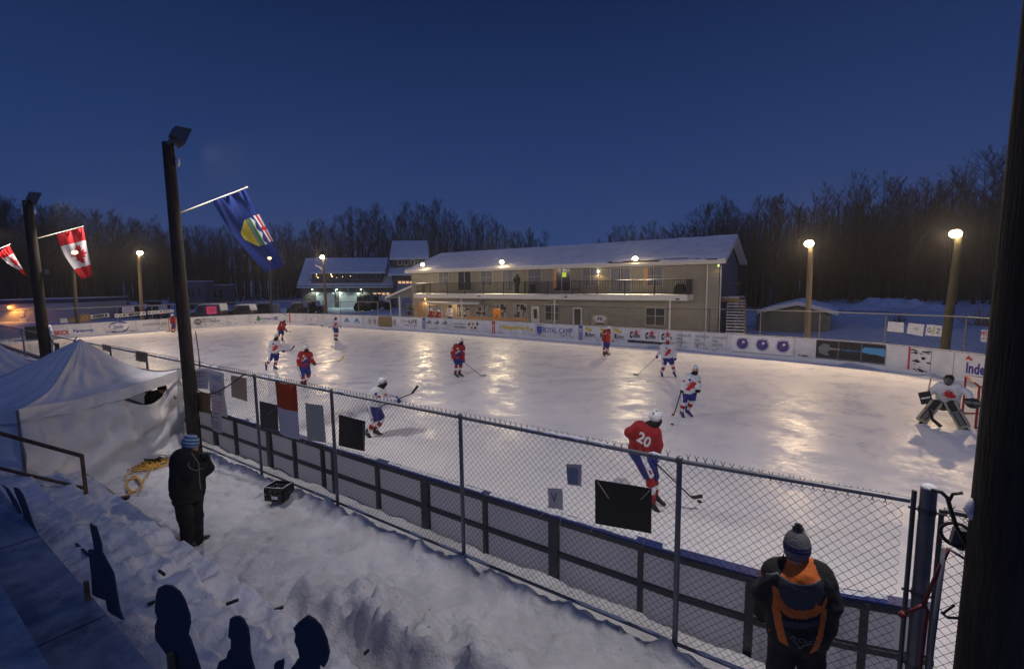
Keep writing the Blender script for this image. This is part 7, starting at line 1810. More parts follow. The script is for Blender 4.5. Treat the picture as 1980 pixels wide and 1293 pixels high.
Z3 = (490, 590, 6.465); Z4 = (680, 700, 7.18); Z5 = (840, 620, 9.2375); Z6 = (1130, 620, 5.622); Z7 = (1040, 770, 4.458); Z8 = (1700, 680, 4.31)
F = Fig(Z3, (350, 445), 0, dict(head=(384, 186, 0), shL=(348, 222, -.12), shR=(388, 236, .14), elL=(360, 280, -.2), elR=(385, 285, .12), haL=(412, 318, -.08), haR=(418, 322, .10), hipL=(322, 312, -.10), hipR=(352, 312, .12), knL=(318, 372, -.15), knR=(368, 364, .12), anL=(280, 418, -.15), anR=(360, 420, .10), toL=(262, 438, -.15), toR=(392, 440, .10)), 'far skater in red jersey leaning right, partly behind a white-jersey player near the left end')
player(F, 'red', .024, (1, -.1), text='side'); stick(F, [(360, 312, .05), (455, 328, 0), (472, 334, 0)], 'stick held by the farthest skater in red')
F = Fig(Z3, (285, 800), 0, dict(head=(288, 388, 0), shL=(222, 462, -.10), shR=(306, 462, .12), elL=(205, 560, -.14), elR=(335, 540, .02), haL=(262, 600, -.12), haR=(374, 570, -.02), hipL=(232, 600, -.06), hipR=(290, 602, .10), knL=(205, 692, -.05), knR=(284, 696, .10), anL=(160, 742, -.0), anR=(268, 765, .10), toL=(158, 800, -.03), toR=(318, 792, .04)), 'skater in white jersey at the left, just in front of the farthest red skater')
player(F, 'white', .022, (.5, -.85), text='front', boots=('nb', 'nb')); stick(F, [(245, 602, -.12), (478, 554, 0), (514, 506, 0)], 'stick with raised blade held by the left white-jersey skater')
F = Fig(Z3, (630, 1000), 0, dict(head=(662, 538, 0), shL=(592, 608, -.08), shR=(706, 612, .10), elL=(566, 700, -.12), elR=(728, 690, 0), haL=(676, 742, -.16), haR=(762, 726, -.06), hipL=(590, 768, -.04), hipR=(664, 770, .10), knL=(618, 900, -.02), knR=(694, 870, .10), anL=(610, 968, -.02), anR=(640, 968, .12), toL=(650, 996, -.05), toR=(662, 992, .10)), 'skater in red jersey holding a stick with a yellow blade out to the right')
player(F, 'red', .02, (.6, -.8), text='front'); stick(F, [(676, 744, -.16), (1085, 692, 0), (1140, 632, .02)], 'stick with a yellow blade held out level', 'yel')
F = Fig(Z3, (1030, 442), 0, dict(head=(1028, 150, 0), shL=(988, 196, -.06), shR=(1050, 198, .06), elL=(966, 236, -.12), elR=(1066, 232, -.08), haL=(950, 270, -.18), haR=(1088, 266, -.16), hipL=(1004, 280, -.03), hipR=(1038, 282, .06), knL=(1020, 348, -.05), knR=(1050, 348, .04), anL=(1018, 412, 0), anR=(1040, 418, .10), toL=(1050, 436, -.05), toR=(1070, 438, .08)), 'farthest skater in white jersey near the blank far boards, stick held across')
player(F, 'white', .024, (.5, -.8), text='front', boots=('lace', 'lace')); stick(F, [(1100, 264, -.2), (868, 272, -.2), (838, 243, -.2)], 'stick held level across the body of the farthest white-jersey skater')
F = Fig(Z5, (440, 1000), 0, dict(head=(485, 362, 0), shL=(380, 452, -.05), shR=(505, 470, .10), elL=(318, 580, -.10), elR=(512, 600, -.04), haL=(450, 680, -.22), haR=(518, 712, -.16), hipL=(352, 690, -.03), hipR=(440, 690, .10), knL=(388, 800, -.05), knR=(472, 790, .08), anL=(378, 930, -.03), anR=(448, 925, .12), toL=(450, 1000, -.12), toR=(525, 970, .05)), 'skater in red jersey alone in the middle of the ice, stick down to the right')
player(F, 'red', .02, (.45, -.9), text='front'); stick(F, [(470, 690, -.2), (832, 990, -.02), (925, 990, 0)], 'stick with a pale blade resting on the ice before the middle red skater', 'cream')
F = Fig(Z4, (370, 1015), 0, dict(head=(438, 268, 0), shL=(330, 400, -.18), shR=(420, 395, .16), elL=(420, 530, -.28), elR=(480, 490, .10), haL=(645, 530, -.16), haR=(615, 500, .04), hipL=(290, 625, -.12), hipR=(330, 620, .14), knL=(325, 830, -.14), knR=(420, 800, .12), anL=(225, 975, -.10), anR=(330, 935, .04), toL=(290, 1070, -.14), toR=(425, 975, .06)), 'skater in white jersey nearest the fence, leaning right with a raised stick')
player(F, 'white', .016, (1, -.15), text='side', hn=.010); stick(F, [(400, 612, -.1), (835, 435, 0), (922, 330, 0)], 'black stick with blade raised, held by the white-jersey skater nearest the fence')
F = Fig(Z6, (232, 380), 0, dict(head=(262, 82, 0), shL=(222, 116, -.08), shR=(266, 124, .10), elL=(208, 170, -.06), elR=(270, 170, .10), haL=(256, 208, .14), haR=(262, 212, .20), hipL=(216, 232, -.04), hipR=(254, 236, .08), knL=(214, 295, 0), knR=(252, 292, .08), anL=(212, 350, 0), anR=(240, 345, .06), toL=(232, 380, -.05), toR=(275, 356, .04)), 'skater in red jersey at the far boards right of centre, standing side-on')
player(F, 'red', .022, (.8, .3), text='side'); stick(F, [(256, 208, .15), (266, 350, .25), (280, 362, .5)], 'stick half hidden behind the red skater at the far boards')
F = Fig(Z6, (905, 605), 0, dict(head=(906, 212, 0), shL=(856, 276, 0), shR=(958, 276, .0), elL=(818, 330, -.02), elR=(982, 336, 0), haL=(788, 388, -.06), haR=(988, 412, -.02), hipL=(872, 402, 0), hipR=(930, 402, .04), knL=(866, 482, -.02), knR=(958, 478, .02), anL=(842, 562, 0), anR=(975, 552, .04), toL=(850, 600, -.12), toR=(992, 586, -.06)), 'white-jersey skater with feet apart, stick reaching left')
player(F, 'white', .02, (.05, -1), text='front', boots=('nb', 'nb'), gaiter='jr'); stick(F, [(796, 380, -.08), (585, 625, 0), (532, 614, 0)], 'long black stick reaching left to the ice in front of the feet-apart white skater')
F = Fig(Z6, (1090, 1040), 0, dict(head=(1205, 532, 0), shL=(1128, 606, -.04), shR=(1218, 620, .06), elL=(1078, 690, -.08), elR=(1240, 690, 0), haL=(1062, 752, -.14), haR=(1230, 752, -.10), hipL=(1092, 788, -.02), hipR=(1170, 782, .08), knL=(1078, 890, -.05), knR=(1172, 872, .06), anL=(1062, 985, -.02), anR=(1122, 962, .12), toL=(1080, 1030, -.12), toR=(1165, 1005, .04)), 'skater in white jersey with black gloves controlling the puck')
player(F, 'white', .017, (.15, -1), text='front', boots=('nb', 'nb'), glove='blackcloth', hn=.010); stick(F, [(1060, 740, -.16), (970, 1105, 0), (948, 1122, 0)], 'black stick touching the puck beside the white skater with black gloves')
puck(1130+955/5.622, 620+1122/5.622, 'black puck at the stick of the white skater with black gloves')
number_rot, num_dx, num_dz = -.25, 0.0, .02
F = Fig(Z7, (1000, 965), 0, dict(head=(1022, 165, 0), shL=(862, 245, -.10), shR=(1012, 290, .02), elL=(790, 290, -.12), elR=(1036, 400, .02), haL=(840, 370, .22), haR=(1010, 512, .06), hipL=(850, 455, -.06), hipR=(945, 480, .10), knL=(965, 690, -.02), knR=(1000, 700, .22), anL=(990, 895, .02), anR=(1012, 820, .24), toL=(1045, 955, -.02), toR=(1075, 870, .20)), 'red-jersey skater with a white number 20 on his back, nearest on the ice')
player(F, 'red', .013, (.75, .55), number='20', shorts_stripe=1, sleg='L', hn=.009, gaiter=True); stick(F, [(1000, 540, .06), (1325, 852, .1), (1420, 846, .1)], 'long black stick of the number 20 skater reaching right to a puck')
puck(1040+1393/4.458, 770+884/4.458, 'black puck at the blade of the number 20 skater')
# goalie
F = Fig(Z8, (540, 610), 0, dict(head=(578, 232, -.15), shL=(512, 275, -.10), shR=(652, 285, -.05), elL=(440, 325, -.12), elR=(738, 345, -.05), haL=(388, 378, -.25), haR=(775, 425, -.15), hipL=(520, 445, .10), hipR=(620, 445, .12), knL=(468, 428, -.25), knR=(604, 438, -.24), anL=(366, 552, -.05), anR=(702, 604, -.05), toL=(346, 570, -.18), toR=(738, 634, -.18)), 'goalie in white jersey crouching in black and white pads before the right goal')
player(F, 'white', .018, (-.1, -1), text=None, goalie=True, helmet='none', gaiter=True)
J = F.J; hd = J['head']; jo = [c for c in F.root.children if c.name.startswith('jersey')][0]
ch = (J['shL']+J['shR'])/2; decal('crest', jo, F.root, flat_poly(LEAF, .15, -.35), M['red'], ch*.5+np.array([.02, -.2, .40])*0+((J['hipL']+J['hipR'])/2)*.5+np.array([.03, -.1, .02]), (0, -1, .1), (0, 0, 1), off=.006, edge=.03)
decal('lettering', jo, F.root, flat_text('CURE', .09, .24, .9), M['red'], ch*.6+((J['hipL']+J['hipR'])/2)*.4+np.array([-.05, -.1, .03]), (0, -1, .1), (0, 0, 1), off=.010, edge=.03)
def fm_(P): return union([sd_ell(P, hd+np.array([0, .01, .03]), (.125, .145, .13)), sd_ell(P, hd+np.array([0, -.07, -.06]), (.085, .08, .10))], .03)
sdf_obj('goalie_mask', fm_, [hd], .22, .014, M['black'], F.root)
b = MB()
for k in range(5): b.tube([hd+np.array([.075*math.cos(t), -.10-.06*math.sin(t), .03-.03*k]) for t in np.linspace(0, math.pi, 9)], .004, 5)
mk('mask_cage', b, M['bladesteel'], F.root, local=True)
for a, s in (('L', -1), ('R', 1)):
    kn, an, to = J['kn'+a], J['an'+a], J['to'+a]; d = an-kn; d /= np.linalg.norm(d); up0 = kn-d*.07; n_ = np.array([0., -1, .0]); n_ = n_-d*(n_@d); n_ /= np.linalg.norm(n_); sd = np.cross(d, n_)
    def fp(P, up0=up0, an=an, d=d, n_=n_, sd=sd):
        q = P-(up0+an)/2-n_*.09; L_ = np.linalg.norm(an+d*.03-up0)/2; x = np.abs(q@sd)-.115; y = np.abs(q@n_)-.055; z = np.abs(q@d)-L_; e = np.maximum(np.stack([x, y, z], 1), 0); return np.linalg.norm(e, axis=1)+np.minimum(np.maximum(x, np.maximum(y, z)), 0)-.03
    def pp(c, up0=up0, d=d, sd=sd, an=an):
        q = c-up0; t = q@d; x = q@sd; m = np.zeros(len(c)); m[(np.abs(x) > .085)] = 1; m[np.abs(t-.24) < .03] = 2; m[(np.abs(x-.02*np.sign(x)) < .03) & (t > .28)] = 2; m[t > np.linalg.norm(an-up0)-.05] = 1; return m
    sdf_obj('leg_pad', fp, [up0, an, kn], .25, .016, [M['black'], mat('pad_cream', (.32, .30, .24), .6), mat('pad_grey', (.13, .14, .15), .6)], F.root, pp)
    ha = J['ha'+a]
    if a == 'L':
        b = MB(); b.obox(ha+np.array([0, -.07, 0]), (.13, 0, .05), (0, .03, 0), (-.05, 0, .17)); mk('blocker', b, M['black'], F.root, local=True)
        b = MB(); b.obox(ha+np.array([0, -.105, 0]), (.10, 0, .04), (0, .004, 0), (-.006, 0, .02)); mk('blocker_trim', b, M['jw'], F.root, local=True)
    else:
        def fc(P): return np.maximum(union([sd_ell(P, ha+np.array([.02, -.05, .0]), (.16, .09, .15)), sd_cone(P, ha+np.array([-.10, 0, .03]), ha, .09, .09)], .03), -sd_ell(P, ha+np.array([.05, -.13, .02]), (.10, .07, .10)))
        sdf_obj('catcher', fc, [ha], .28, .016, [M['black'], MATS['pad_grey'], M['skin']], F.root, lambda c: np.where(np.abs((c-ha)[:, 2]-.02) < .035, 1, 0))
    def fhand(P, ha=ha, el=J['el'+a]):
        fd = ha-el; fd = fd/np.linalg.norm(fd); s2 = np.cross(fd, (0, 0, 1.)); ds = [sd_cone(P, ha-fd*.06, ha, .05, .045)]
        for o_, L_ in ((-.03, .07), (-.01, .08), (.012, .075), (.033, .06)): ds.append(sd_cone(P, ha+s2*o_, ha+s2*o_+fd*L_-np.array([0, 0, .03]), .014, .011))
        ds.append(sd_cone(P, ha-s2*.04-fd*.03, ha-s2*.07+fd*.02, .014, .011)); return union(ds, .008)
    sdf_obj('inner_glove', fhand, [ha], .16, .012, M['blackcloth'], F.root)
rgs = empty('goalie_stick', F.wloc(F.loc(432, 212, -.1)), label='pale goalie stick shaft rising behind the blocker of the crouching goalie', cat='hockey stick')
p0, p1, p2, p3 = F.wloc(F.loc(434, 212, -.1)), F.wloc(F.loc(398, 375, -.28)), F.wloc(F.loc(440, 560, -.42)), F.wloc(F.loc(520, 585, -.42)); p2[2] = max(p2[2], .04); p3[2] = .04
b = MB(); b.bar(p0, p1, .03, .024); mk('shaft', b, M['cream'], rgs); b = MB(); b.bar(p1, p2, .03, .085, up=(.8, .5, .1)); mk('paddle', b, M['black'], rgs); b = MB(); b.bar(p2, p3, .025, .09); mk('blade', b, M['black'], rgs)
# goalie at the far end, hidden mostly by the pole
F = Fig((240, 520, 5.5), (515, 672), 0, dict(head=(517, 494, 0), shL=(506, 520, 0), shR=(530, 520, .0), elL=(500, 548, -.1), elR=(540, 548, -.1), haL=(502, 572, -.2), haR=(540, 575, -.2), hipL=(512, 585, 0), hipR=(528, 585, 0), knL=(508, 628, -.1), knR=(532, 628, -.1), anL=(508, 660, 0), anR=(534, 660, 0), toL=(505, 670, -.1), toR=(540, 670, -.1)), 'far goalie in red, mostly hidden by the tall pole')
player(F, 'red', .028, (1, -.3)); stick(F, [(506, 560, -.2), (512, 668, -.2), (530, 672, -.2)], 'stick of the far goalie behind the tall pole')

# ---------------------------------------------------------------- people in winter clothes
def civilian(F, coat, pants, face, h=.018, hat=None, coat_mats=None, paint=None, pants_mats=None, g=.02, hood=False, boots='lace', skin_hands=False, coat_len=.10, arm=1., glovem='blackcloth'):
    J = F.J; R_ = F.root; fa = np.array([face[0], face[1], 0.]); fa /= np.linalg.norm(fa); side = np.cross((0, 0, 1.), fa); Rm = np.stack([side, fa, np.array([0, 0, 1.])], 1); hd = J['head']; nk = (J['shL']+J['shR'])/2+np.array([0, 0, .03]); pe = (J['hipL']+J['hipR'])/2
    def fb(P):
        ds = [torso(P, J, -.045), sd_cone(P, nk, hd-np.array([0, 0, .05]), .062, .055)]
        for a in 'LR': ds += [sd_cone(P, J['sh'+a], J['el'+a], .05, .042), sd_cone(P, J['el'+a], J['ha'+a], .040, .030), sd_cone(P, J['hip'+a], J['kn'+a], .085, .06), sd_cone(P, J['kn'+a], J['an'+a], .058, .042), sd_cone(P, J['an'+a], J['to'+a], .038, .03)]
        d = union(ds, .03); e = sd_ell(P, hd, (.078, .098, .118), Rm); e = smin(e, sd_ell(P, hd+fa*.098-np.array([0, 0, .015]), (.015, .024, .028), Rm), .014); e = smin(e, sd_ell(P, hd+fa*.055-np.array([0, 0, .088]), (.042, .045, .032), Rm), .03)
        for s in (-1, 1): e = smin(e, sd_ell(P, hd+side*.080*s, (.013, .024, .032), Rm), .006); e = np.maximum(e, -sd_ell(P, hd+fa*.10+side*.033*s+np.array([0, 0, .012]), (.015, .010, .009), Rm))
        e = np.maximum(e, -sd_ell(P, hd+fa*.106-np.array([0, 0, .060]), (.026, .008, .005), Rm)); return smin(d, e, .02)
    sdf_obj('body', fb, list(J.values()), .17, min(h, .016), M['skin'], R_)
    hem = pe[2]-coat_len
    def fc(P):
        ds = [torso(P, J, g, .150, .160)]
        ds.append(sd_cone(P, pe+np.array([0, 0, .05]), pe-np.array([0, 0, coat_len]), .165+g, .17+g))
        for a in 'LR': ds += [sd_cone(P, J['hip'+a], J['hip'+a]-np.array([0, 0, coat_len]), .13+g, .125+g), sd_cone(P, J['sh'+a], J['el'+a], .088*arm+g, .080*arm+g), sd_cone(P, J['el'+a], J['el'+a]+(J['ha'+a]-J['el'+a])*.86, .078*arm+g, .060*arm+g)]
        d = union(ds, .05); d = smin(d, sd_cone(P, nk, nk+np.array([0, 0, .07]), .10, .095), .03)+folds(P, .012, 9, 3)+folds(P, .004, 28, 1); 
        if hood: d = smin(d, sd_ell(P, nk-fa*.09+np.array([0, 0, -.01]), (.13, .09, .08), Rm), .04)
        body = np.linalg.norm((P-pe)[:, :2], axis=1) < .33
        return np.where(body, np.maximum(d, hem-P[:, 2]), d)
    co_ = sdf_obj('coat', fc, [J[k] for k in J if k[:2] in ('sh', 'el', 'ha')]+[J['hipL']-np.array([0, 0, coat_len]), J['hipR']-np.array([0, 0, coat_len]), nk], .28, h, coat_mats or coat, R_, paint)
    def fp(P):
        ds = [sd_cone(P, J['hipL'], J['hipR'], .15, .15)]
        for a in 'LR': ds += [sd_cone(P, J['hip'+a], J['kn'+a], .135, .105), sd_cone(P, J['kn'+a], J['an'+a], .102, .090)]
        return union(ds, .03)+folds(P, .010, 10, 7)+folds(P, .003, 30, 2)
    sdf_obj('trousers', fp, [J[k] for k in ('hipL', 'hipR', 'knL', 'knR', 'anL', 'anR')], .22, h, pants_mats or pants, R_)
    for a in 'LR':
        an, to = J['an'+a], J['to'+a]
        def fbt(P): return np.maximum(union([sd_cone(P, an+np.array([0, 0, .04]), an-np.array([0, 0, .03]), .07, .062), sd_cone(P, an-np.array([0, 0, .03]), to, .058, .050)], .03), -P[:, 2])
        sdf_obj('boot', fbt, [an, to], .14, min(h, .014), M[boots], R_)
        e, ha = J['el'+a], J['ha'+a]; fd = ha-e; fd /= np.linalg.norm(fd); sd_ = np.cross(fd, fa); sd_ = sd_/(np.linalg.norm(sd_)+1e-9); dn = np.cross(fd, sd_)
        def fg(P):
            ds = [sd_cone(P, ha-fd*.07, ha-fd*.0, .042, .044)]
            for o_, L_ in ((-.032, .060), (-.011, .070), (.011, .066), (.032, .052)):
                b0 = ha+sd_*o_+fd*.02; b1 = b0+fd*L_*.55+dn*.012; b2 = b1+dn*L_*.45+fd*L_*.2; ds += [sd_cone(P, b0, b1, .014, .013), sd_cone(P, b1, b2, .013, .011)]
            t0 = ha-sd_*.035-fd*.035; t1 = t0-sd_*.028+fd*.035+dn*.012; ds += [sd_cone(P, t0, t1, .016, .014), sd_cone(P, t1, t1+fd*.025+dn*.012, .014, .012)]; return union(ds, .007)
        sdf_obj('glove', fg, [ha], .15, .009, M[glovem], R_)
    return co_, hd, fa, side, Rm, nk

# man at the left, black parka and striped knit hat
ZL = (300, 820, 4.974)
F = Fig(ZL, (330, 1150), .30, dict(head=(342, 196, 0), shL=(250, 305, -.14), shR=(372, 312, .14), elL=(330, 475, -.22), elR=(500, 425, .08), haL=(470, 400, -.12), haR=(492, 318, .04), hipL=(250, 640, -.08), hipR=(370, 650, .10), knL=(290, 885, -.06), knR=(395, 880, .10), anL=(310, 1110, -.06), anR=(400, 1110, .08), toL=(365, 1150, -.14), toR=(500, 1090, .06)), 'man in a black parka and striped blue knit hat standing near the tall pole')
co_, hd, fa, side, Rm, nk = civilian(F, M['blackcloth'], M['blackcloth'], (.97, -.12), .016, hood=True, coat_len=.14, g=.012)
def fh2(P):
    q = (P-hd)@Rm; d = sd_ell(P, hd+np.array([0, 0, .045]), (.100, .118, .120), Rm)
    return np.maximum(d, -(q[:, 2]+.012+.35*q[:, 1]*0-.02*(q[:, 1] > 0)))
def ph2(c):
    q = (c-hd)@Rm; t = q[:, 2]+.25*q[:, 1]; return (np.mod(t+.012, .052) < .017).astype(float)
sdf_obj('knit_hat', lambda P: np.maximum(sd_ell(P, hd+np.array([0, 0, .040]), (.102, .122, .128), Rm)+.002*np.sin((P@Rm[:, 0])*300), -((P-hd)[:, 2]+.060+.55*((P-hd)@fa)*(((P-hd)@fa) > -.2)*-1*.5)), [hd], .2, .009, [mat('hat_blue', (.045, .14, .27), .9, bump=.4, bscale=60), mat('hat_stripe', (.42, .46, .58), .9, bump=.4, bscale=60)], F.root, ph2)
b = MB(); J = F.J
b.tube([F.loc(350, 275, -.2), F.loc(385, 325, -.3), F.loc(418, 370, -.28), F.loc(430, 560, -.2), F.loc(440, 625, -.2)], .0035, 5); b.tube([F.loc(330, 360, -.30), F.loc(315, 390, -.32), F.loc(340, 425, -.33), F.loc(400, 445, -.32), F.loc(455, 420, -.25)], .003, 5); mk('drawstring', b, M['cream'], F.root, local=True)
b = MB(); b.tube([F.loc(460, 500, -.02), F.loc(482, 545, -.02), F.loc(485, 610, -.02), F.loc(468, 662, -.02)], .010, 6); mk('strap', b, M['black'], F.root, local=True)
b = MB(); b.obox(F.loc(468, 300, 0), (.05, .0, .0), (0, .04, 0), (0, 0, .035)); b.tube([F.loc(452, 298, 0), F.loc(438, 296, 0)], .028, 10)
cm = empty('camera', F.wloc(F.loc(478, 292, 0)), label='small dark camera raised in the hand of the man in the black parka', cat='camera')
b = MB(); c = F.wloc(F.loc(478, 292, 0)); b.obox(c, F.r*.045, F.w*.045, (0, 0, .032)); mk('camera_body', b, M['black'], cm); b = MB(); b.tube([c+F.r*.04, c+F.r*.085], .026, 12); mk('lens', b, M['dsteel'], cm)

# man at the right seen from behind
ZR = (1380, 1000, 4.413)
F = Fig(ZR, (700, 1790), .30, dict(head=(708, 300, 0), shL=(545, 480, 0), shR=(905, 500, 0), elL=(425, 640, -.02), elR=(990, 750, -.02), haL=(418, 815, .14), haR=(940, 960, .12), hipL=(615, 960, .0), hipR=(820, 960, .0), knL=(560, 1310, .04), knR=(835, 1310, .02), anL=(545, 1690, 0), anR=(850, 1690, 0), toL=(520, 1745, .24), toR=(880, 1745, .22)), 'man in black and orange jacket and grey pompom hat seen from behind')
MR = [M['blackcloth'], mat('jacket_orange', (.52, .115, .012), .75, var=.15, vscale=9, bump=.3, bscale=25), mat('jacket_grey', (.030, .033, .042), .8, var=.2), mat('jacket_seam', (.22, .22, .21), .7)]
polyO = [[(625,395),(800,395),(870,450),(915,520),(830,548),(770,556),(700,548),(640,520),(572,482)], [(655,335),(790,345),(800,394),(660,394)],
         [(508,560),(552,575),(570,650),(606,706),(660,745),(760,762),(840,755),(868,735),(870,715),(925,735),(962,655),(972,700),(935,785),(876,820),(760,828),(650,812),(596,770),(574,745),(590,860),(620,980),(656,1095),(562,1050),(528,900),(496,740),(508,700)],
         [(920,790),(966,765),(952,900),(924,1020),(890,1110),(806,1132),(848,1080),(888,960),(908,860)], [(372,505),(400,492),(410,520),(385,535)], [(465,960),(482,965),(478,1010),(465,1005)]]
polyG = [[(572,484),(640,522),(700,550),(770,558),(830,550),(915,522),(940,545),(945,640),(910,720),(840,750),(760,758),(660,740),(600,700),(565,640),(545,545)], [(560,815),(640,845),(760,860),(900,850),(910,885),(760,905),(640,890),(575,865)], [(440,480),(545,462),(480,505),(400,575),(350,610),(350,560)], [(960,520),(1010,570),(1060,660),(1080,730),(1050,700),(1000,600)]]
polyS = [[(568,478),(574,486),(640,524),(700,551),(770,560),(830,551),(912,524),(912,517),(830,544),(770,552),(700,543),(640,516)], [(440,478),(545,460),(572,478),(572,486),(545,468),(445,486)]]
def proj_local(c):
    W3 = F.B+c[:, :1]*F.r+c[:, 1:2]*F.w; W3[:, 2] = c[:, 2]+F.zb; return W3
PL_ = {}
def plane_poly(pp): return [tuple(F.loc(x, y, -.12)[[0, 2]]) for x, y in pp]
def inpv(x, z, poly):
    c = np.zeros(len(x), bool); n = len(poly); j = n-1
    for i in range(n):
        xi, zi = poly[i]; xj, zj = poly[j]; m = ((zi > z) != (zj > z)) & (x < (xj-xi)*(z-zi)/(zj-zi+1e-12)+xi); c ^= m; j = i
    return c
def pR(c):
    m = np.zeros(len(c)); fr = c[:, 1] < .09
    for pp in polyG: m[inpv(c[:, 0], c[:, 2], plane_poly(pp)) & fr] = 2
    for pp in polyO: m[inpv(c[:, 0], c[:, 2], plane_poly(pp)) & fr] = 1
    for pp in polyS: m[inpv(c[:, 0], c[:, 2], plane_poly(pp)) & fr] = 3
    return m
co_, hd, fa, side, Rm, nk = civilian(F, None, M['blackcloth'], (.0, 1), .010, coat_mats=MR, paint=pR, g=.018, coat_len=.06, arm=1.0)
def hatp(c):
    z = c[:, 2]-hd[2]; m = np.zeros(len(c)); m[(z > .045) & (z < .095)] = 1; m[(np.abs(z-.030) < .004) | (np.abs(z-.108) < .004) | (np.abs(z-.006) < .004) | (np.abs(z-.075) < .003)] = 2; return m
hat = sdf_obj('knit_hat', lambda P: np.maximum(sd_ell(P, hd+np.array([0, 0, .060]), (.108, .122, .150), Rm)+.0018*np.sin(np.arctan2(P[:, 1]-hd[1], P[:, 0]-hd[0])*44), -(P[:, 2]-hd[2]+.055)), [hd], .25, .007, [mat('hat_grey', (.10, .10, .11), .95, bump=.5, bscale=60), mat('hat_navy', (.022, .03, .10), .95, bump=.5, bscale=60), mat('hat_line', (.16, .17, .20), .9)], F.root, hatp)
b = MB(); rp2 = random.Random(4); pc = hd+np.array([.0, 0, .225])
for _ in range(260):
    d = np.array([rp2.gauss(0, 1), rp2.gauss(0, 1), rp2.gauss(0, 1)]); d /= np.linalg.norm(d); L_ = rp2.uniform(.038, .052); b.tube([pc, pc+d*L_], [.006, .002], 3, cap=False)
mk('pompom', b, mat('pompom_wool', (.08, .08, .08), .95), hat, local=True)
b = MB()
for s in (-1, 1): b.tube([hd+np.array([s*.095, 0, -.04]), hd+np.array([s*.11, -.02, -.12]), hd+np.array([s*.105, -.03, -.20])], .006, 5); b.ell(hd+np.array([s*.105, -.03, -.21]), (.012, .012, .02), 8, 5)
mk('hat_cord', b, M['blackcloth'], hat, local=True)
decal('back_emblem', co_, F.root, flat_text('CROSS', .040, .27, 0, .3, 0), mat('emblem_grey', (.10, .10, .10), .6), F.loc(742, 1000, -.12), (0, -1, .1), (0, 0, 1), off=.004, edge=.03)
decal('back_emblem', co_, F.root, flat_poly([(-1, .35), (-.3, .1), (0, -.4), (.3, .1), (1, .35), (.3, -.1), (0, -.7), (-.3, -.1)], .08), MATS['emblem_grey'], F.loc(742, 1038, -.12), (0, -1, .1), (0, 0, 1), off=.004, edge=.03)
decal('chest_emblem', co_, F.root, flat_text('~~~~', .02, .12, 0, 0, 0), mat('emblem_gold', (.10, .08, .03), .6), F.loc(748, 597, -.12), (0, -1, .1), (0, 0, 1), off=.004, edge=.03)

# person inside the tent, only head and shoulder show through the gap
F = Fig((0, 620, 3.4025), (1040, 838), .30, dict(head=(1066, 452, 0), shL=(1000, 495, -.1), shR=(1075, 505, .12), elL=(985, 570, -.1), elR=(1100, 575, .1), haL=(1030, 630, -.1), haR=(1120, 600, .1), hipL=(1010, 640, -.08), hipR=(1060, 640, .08), knL=(1015, 725, -.08), knR=(1065, 725, .08), anL=(1015, 812, -.08), anR=(1065, 812, .08), toL=(1050, 826, -.08), toR=(1095, 826, .08)), 'person in dark clothes inside the white tent, seen through the gap under the canopy')
co_, hd, fa, side, Rm, nk = civilian(F, M['blackcloth'], M['blackcloth'], (.9, .3), .022)
sdf_obj('cap', lambda P: np.maximum(sd_ell(P, hd+np.array([0, 0, .05]), (.1, .12, .1)), -(P[:, 2]-hd[2]-.01)), [hd], .2, .014, M['blackcloth'], F.root)
# person on the balcony
F = Fig((740, 430, 5.172), (1350, 712), 0, dict(head=(1355, 515, 0), shL=(1330, 548, 0), shR=(1378, 550, 0), elL=(1316, 585, -.05), elR=(1388, 590, -.05), haL=(1310, 575, -.2), haR=(1375, 600, -.2), hipL=(1338, 615, 0), hipR=(1372, 615, 0), knL=(1338, 660, 0), knR=(1372, 660, 0), anL=(1338, 700, 0), anR=(1372, 700, 0), toL=(1332, 708, -.1), toR=(1376, 708, -.1)), '')
for c in [F.root]: bpy.data.objects.remove(c)
def standing(x, y, z, rot, label, coat, pants, hgt=1.75, hat='blackcloth', arms=((-.30, 1.05, .0), (.30, 1.05, .0)), sitting=False, helmet=False, face_sgn=-1, coat2=None):
    s = hgt/1.75; J = dict(head=(0, 0, 1.62), shL=(-.19, 0, 1.42), shR=(.19, 0, 1.42), elL=(-.26, -.04, 1.14), elR=(.26, -.04, 1.14), haL=(arms[0][0], arms[0][2]-.2, arms[0][1]), haR=(arms[1][0], arms[1][2]-.2, arms[1][1]), hipL=(-.10, 0, .92), hipR=(.10, 0, .92), knL=(-.12, -.02, .5), knR=(.12, -.02, .5), anL=(-.12, .02, .10), anR=(.12, .02, .10), toL=(-.14, -.13, .05), toR=(.14, -.13, .05))
    F_ = Fig.__new__(Fig); F_.sc = 1; F_.J = {k: np.array(v, float)*s for k, v in J.items()}
    F_.root = empty('person', (x, y, z), rot, label, 'person'); F_.r = np.array([1., 0, 0]); F_.w = np.array([0, 1., 0]); return F_
x = atY(1000, 560, 18.1)[0]
F = standing(x, 18.1, zt_+.04, 0, 'person in black winter clothes standing on the balcony near the rail', None, None, 1.78, arms=((-.22, 1.25, -.05), (.2, 1.2, -.05)))
co_, hd, fa, side, Rm, nk = civilian(F, M['blackcloth'], M['blackcloth'], (-.3, -1), .022)
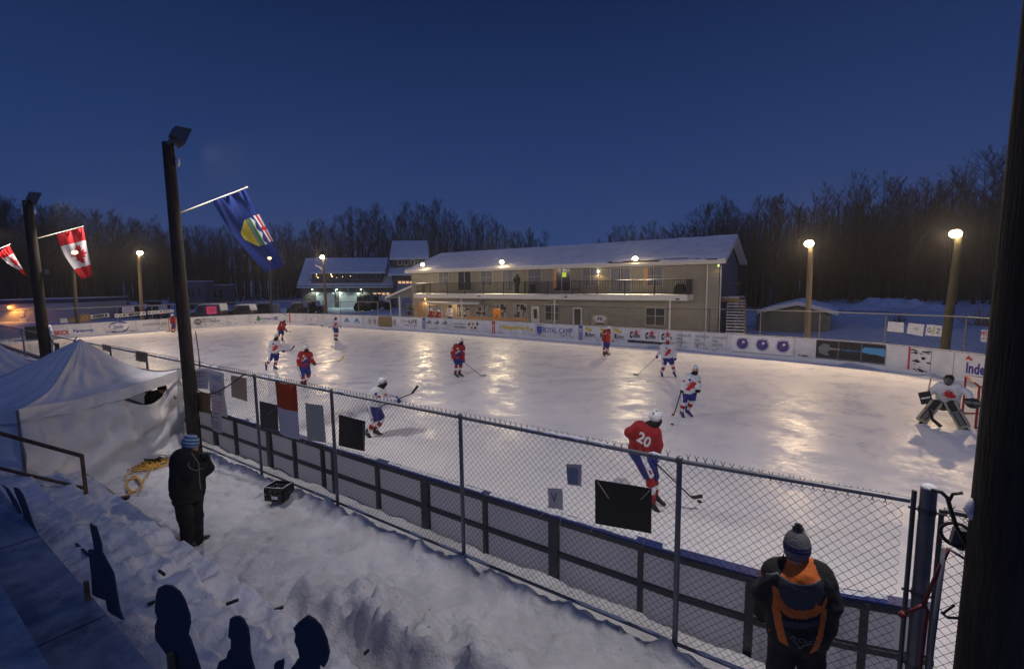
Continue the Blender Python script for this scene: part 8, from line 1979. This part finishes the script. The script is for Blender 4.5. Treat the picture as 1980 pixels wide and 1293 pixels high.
sdf_obj('hood', lambda P: np.maximum(sd_ell(P, hd+np.array([0, .02, .02]), (.12, .13, .15)), -sd_ell(P, hd+np.array([0, -.12, -.02]), (.07, .08, .09))), [hd], .2, .014, M['blackcloth'], F.root)
# players on the bench and a team member in a shaggy hat
for (u, v, lab) in ((833.6, 606.5, 'left one of two players in red sitting at the bench behind the far boards'), (847.5, 608.5, 'right one of two players in red sitting at the bench behind the far boards')):
    p = atY(u, v, 15.3); F = standing(p[0], 15.3, p[2]-1.42+.12, 0, lab, None, None, 1.75, arms=((-.15, 1.1, -.1), (.15, 1.1, -.1)))
    player(F, 'red', .026, (0, -1), text='side', hn=.016)
p = atY(870, 603, 15.9); F = standing(p[0], 15.9, .25, 0, 'person in pink and white jacket and shaggy hat standing beside the bench', None, None, 1.9, arms=((-.34, .95, -.1), (.28, 1.35, -.2)))
co_, hd, fa, side, Rm, nk = civilian(F, mat('pink_white_coat', (.62, .42, .38), .8, col2=(.7, .65, .62), vscale=5), M['nb'], (-.2, -1), .022)
b = MB(); rq = random.Random(6)
for _ in range(300):
    d = np.array([rq.gauss(0, 1), rq.gauss(0, 1), abs(rq.gauss(0, 1))*.8]); d /= np.linalg.norm(d)
    if d[1] < -.5 and d[2] < .3: continue
    b.tube([hd+np.array([0, .02, .05]), hd+np.array([0, .02, .05])+d*rq.uniform(.17, .24)], [.03, .008], 3, cap=False)
mk('fur_hat', b, mat('shaggy_fur', (.05, .045, .04), .95), F.root, local=True)
# ---------------------------------------------------------------- thin frosty air
m_ = MB(); m_.box((-210, -75, -2.5), (150, 175, 30)); hz = mk('haze', m_, [], kind='stuff', label='thin frosty air over the rink', cat='haze')
hm_ = bpy.data.materials.new('frosty_air'); hm_.use_nodes = True; hm_.node_tree.nodes.clear()
ho_ = hm_.node_tree.nodes.new('ShaderNodeOutputMaterial'); pv_ = hm_.node_tree.nodes.new('ShaderNodeVolumePrincipled')
pv_.inputs['Color'].default_value = (.85, .88, .95, 1); pv_.inputs['Density'].default_value = .0005; pv_.inputs['Anisotropy'].default_value = .7
hm_.node_tree.links.new(pv_.outputs[0], ho_.inputs['Volume']); hz.data.materials.append(hm_)
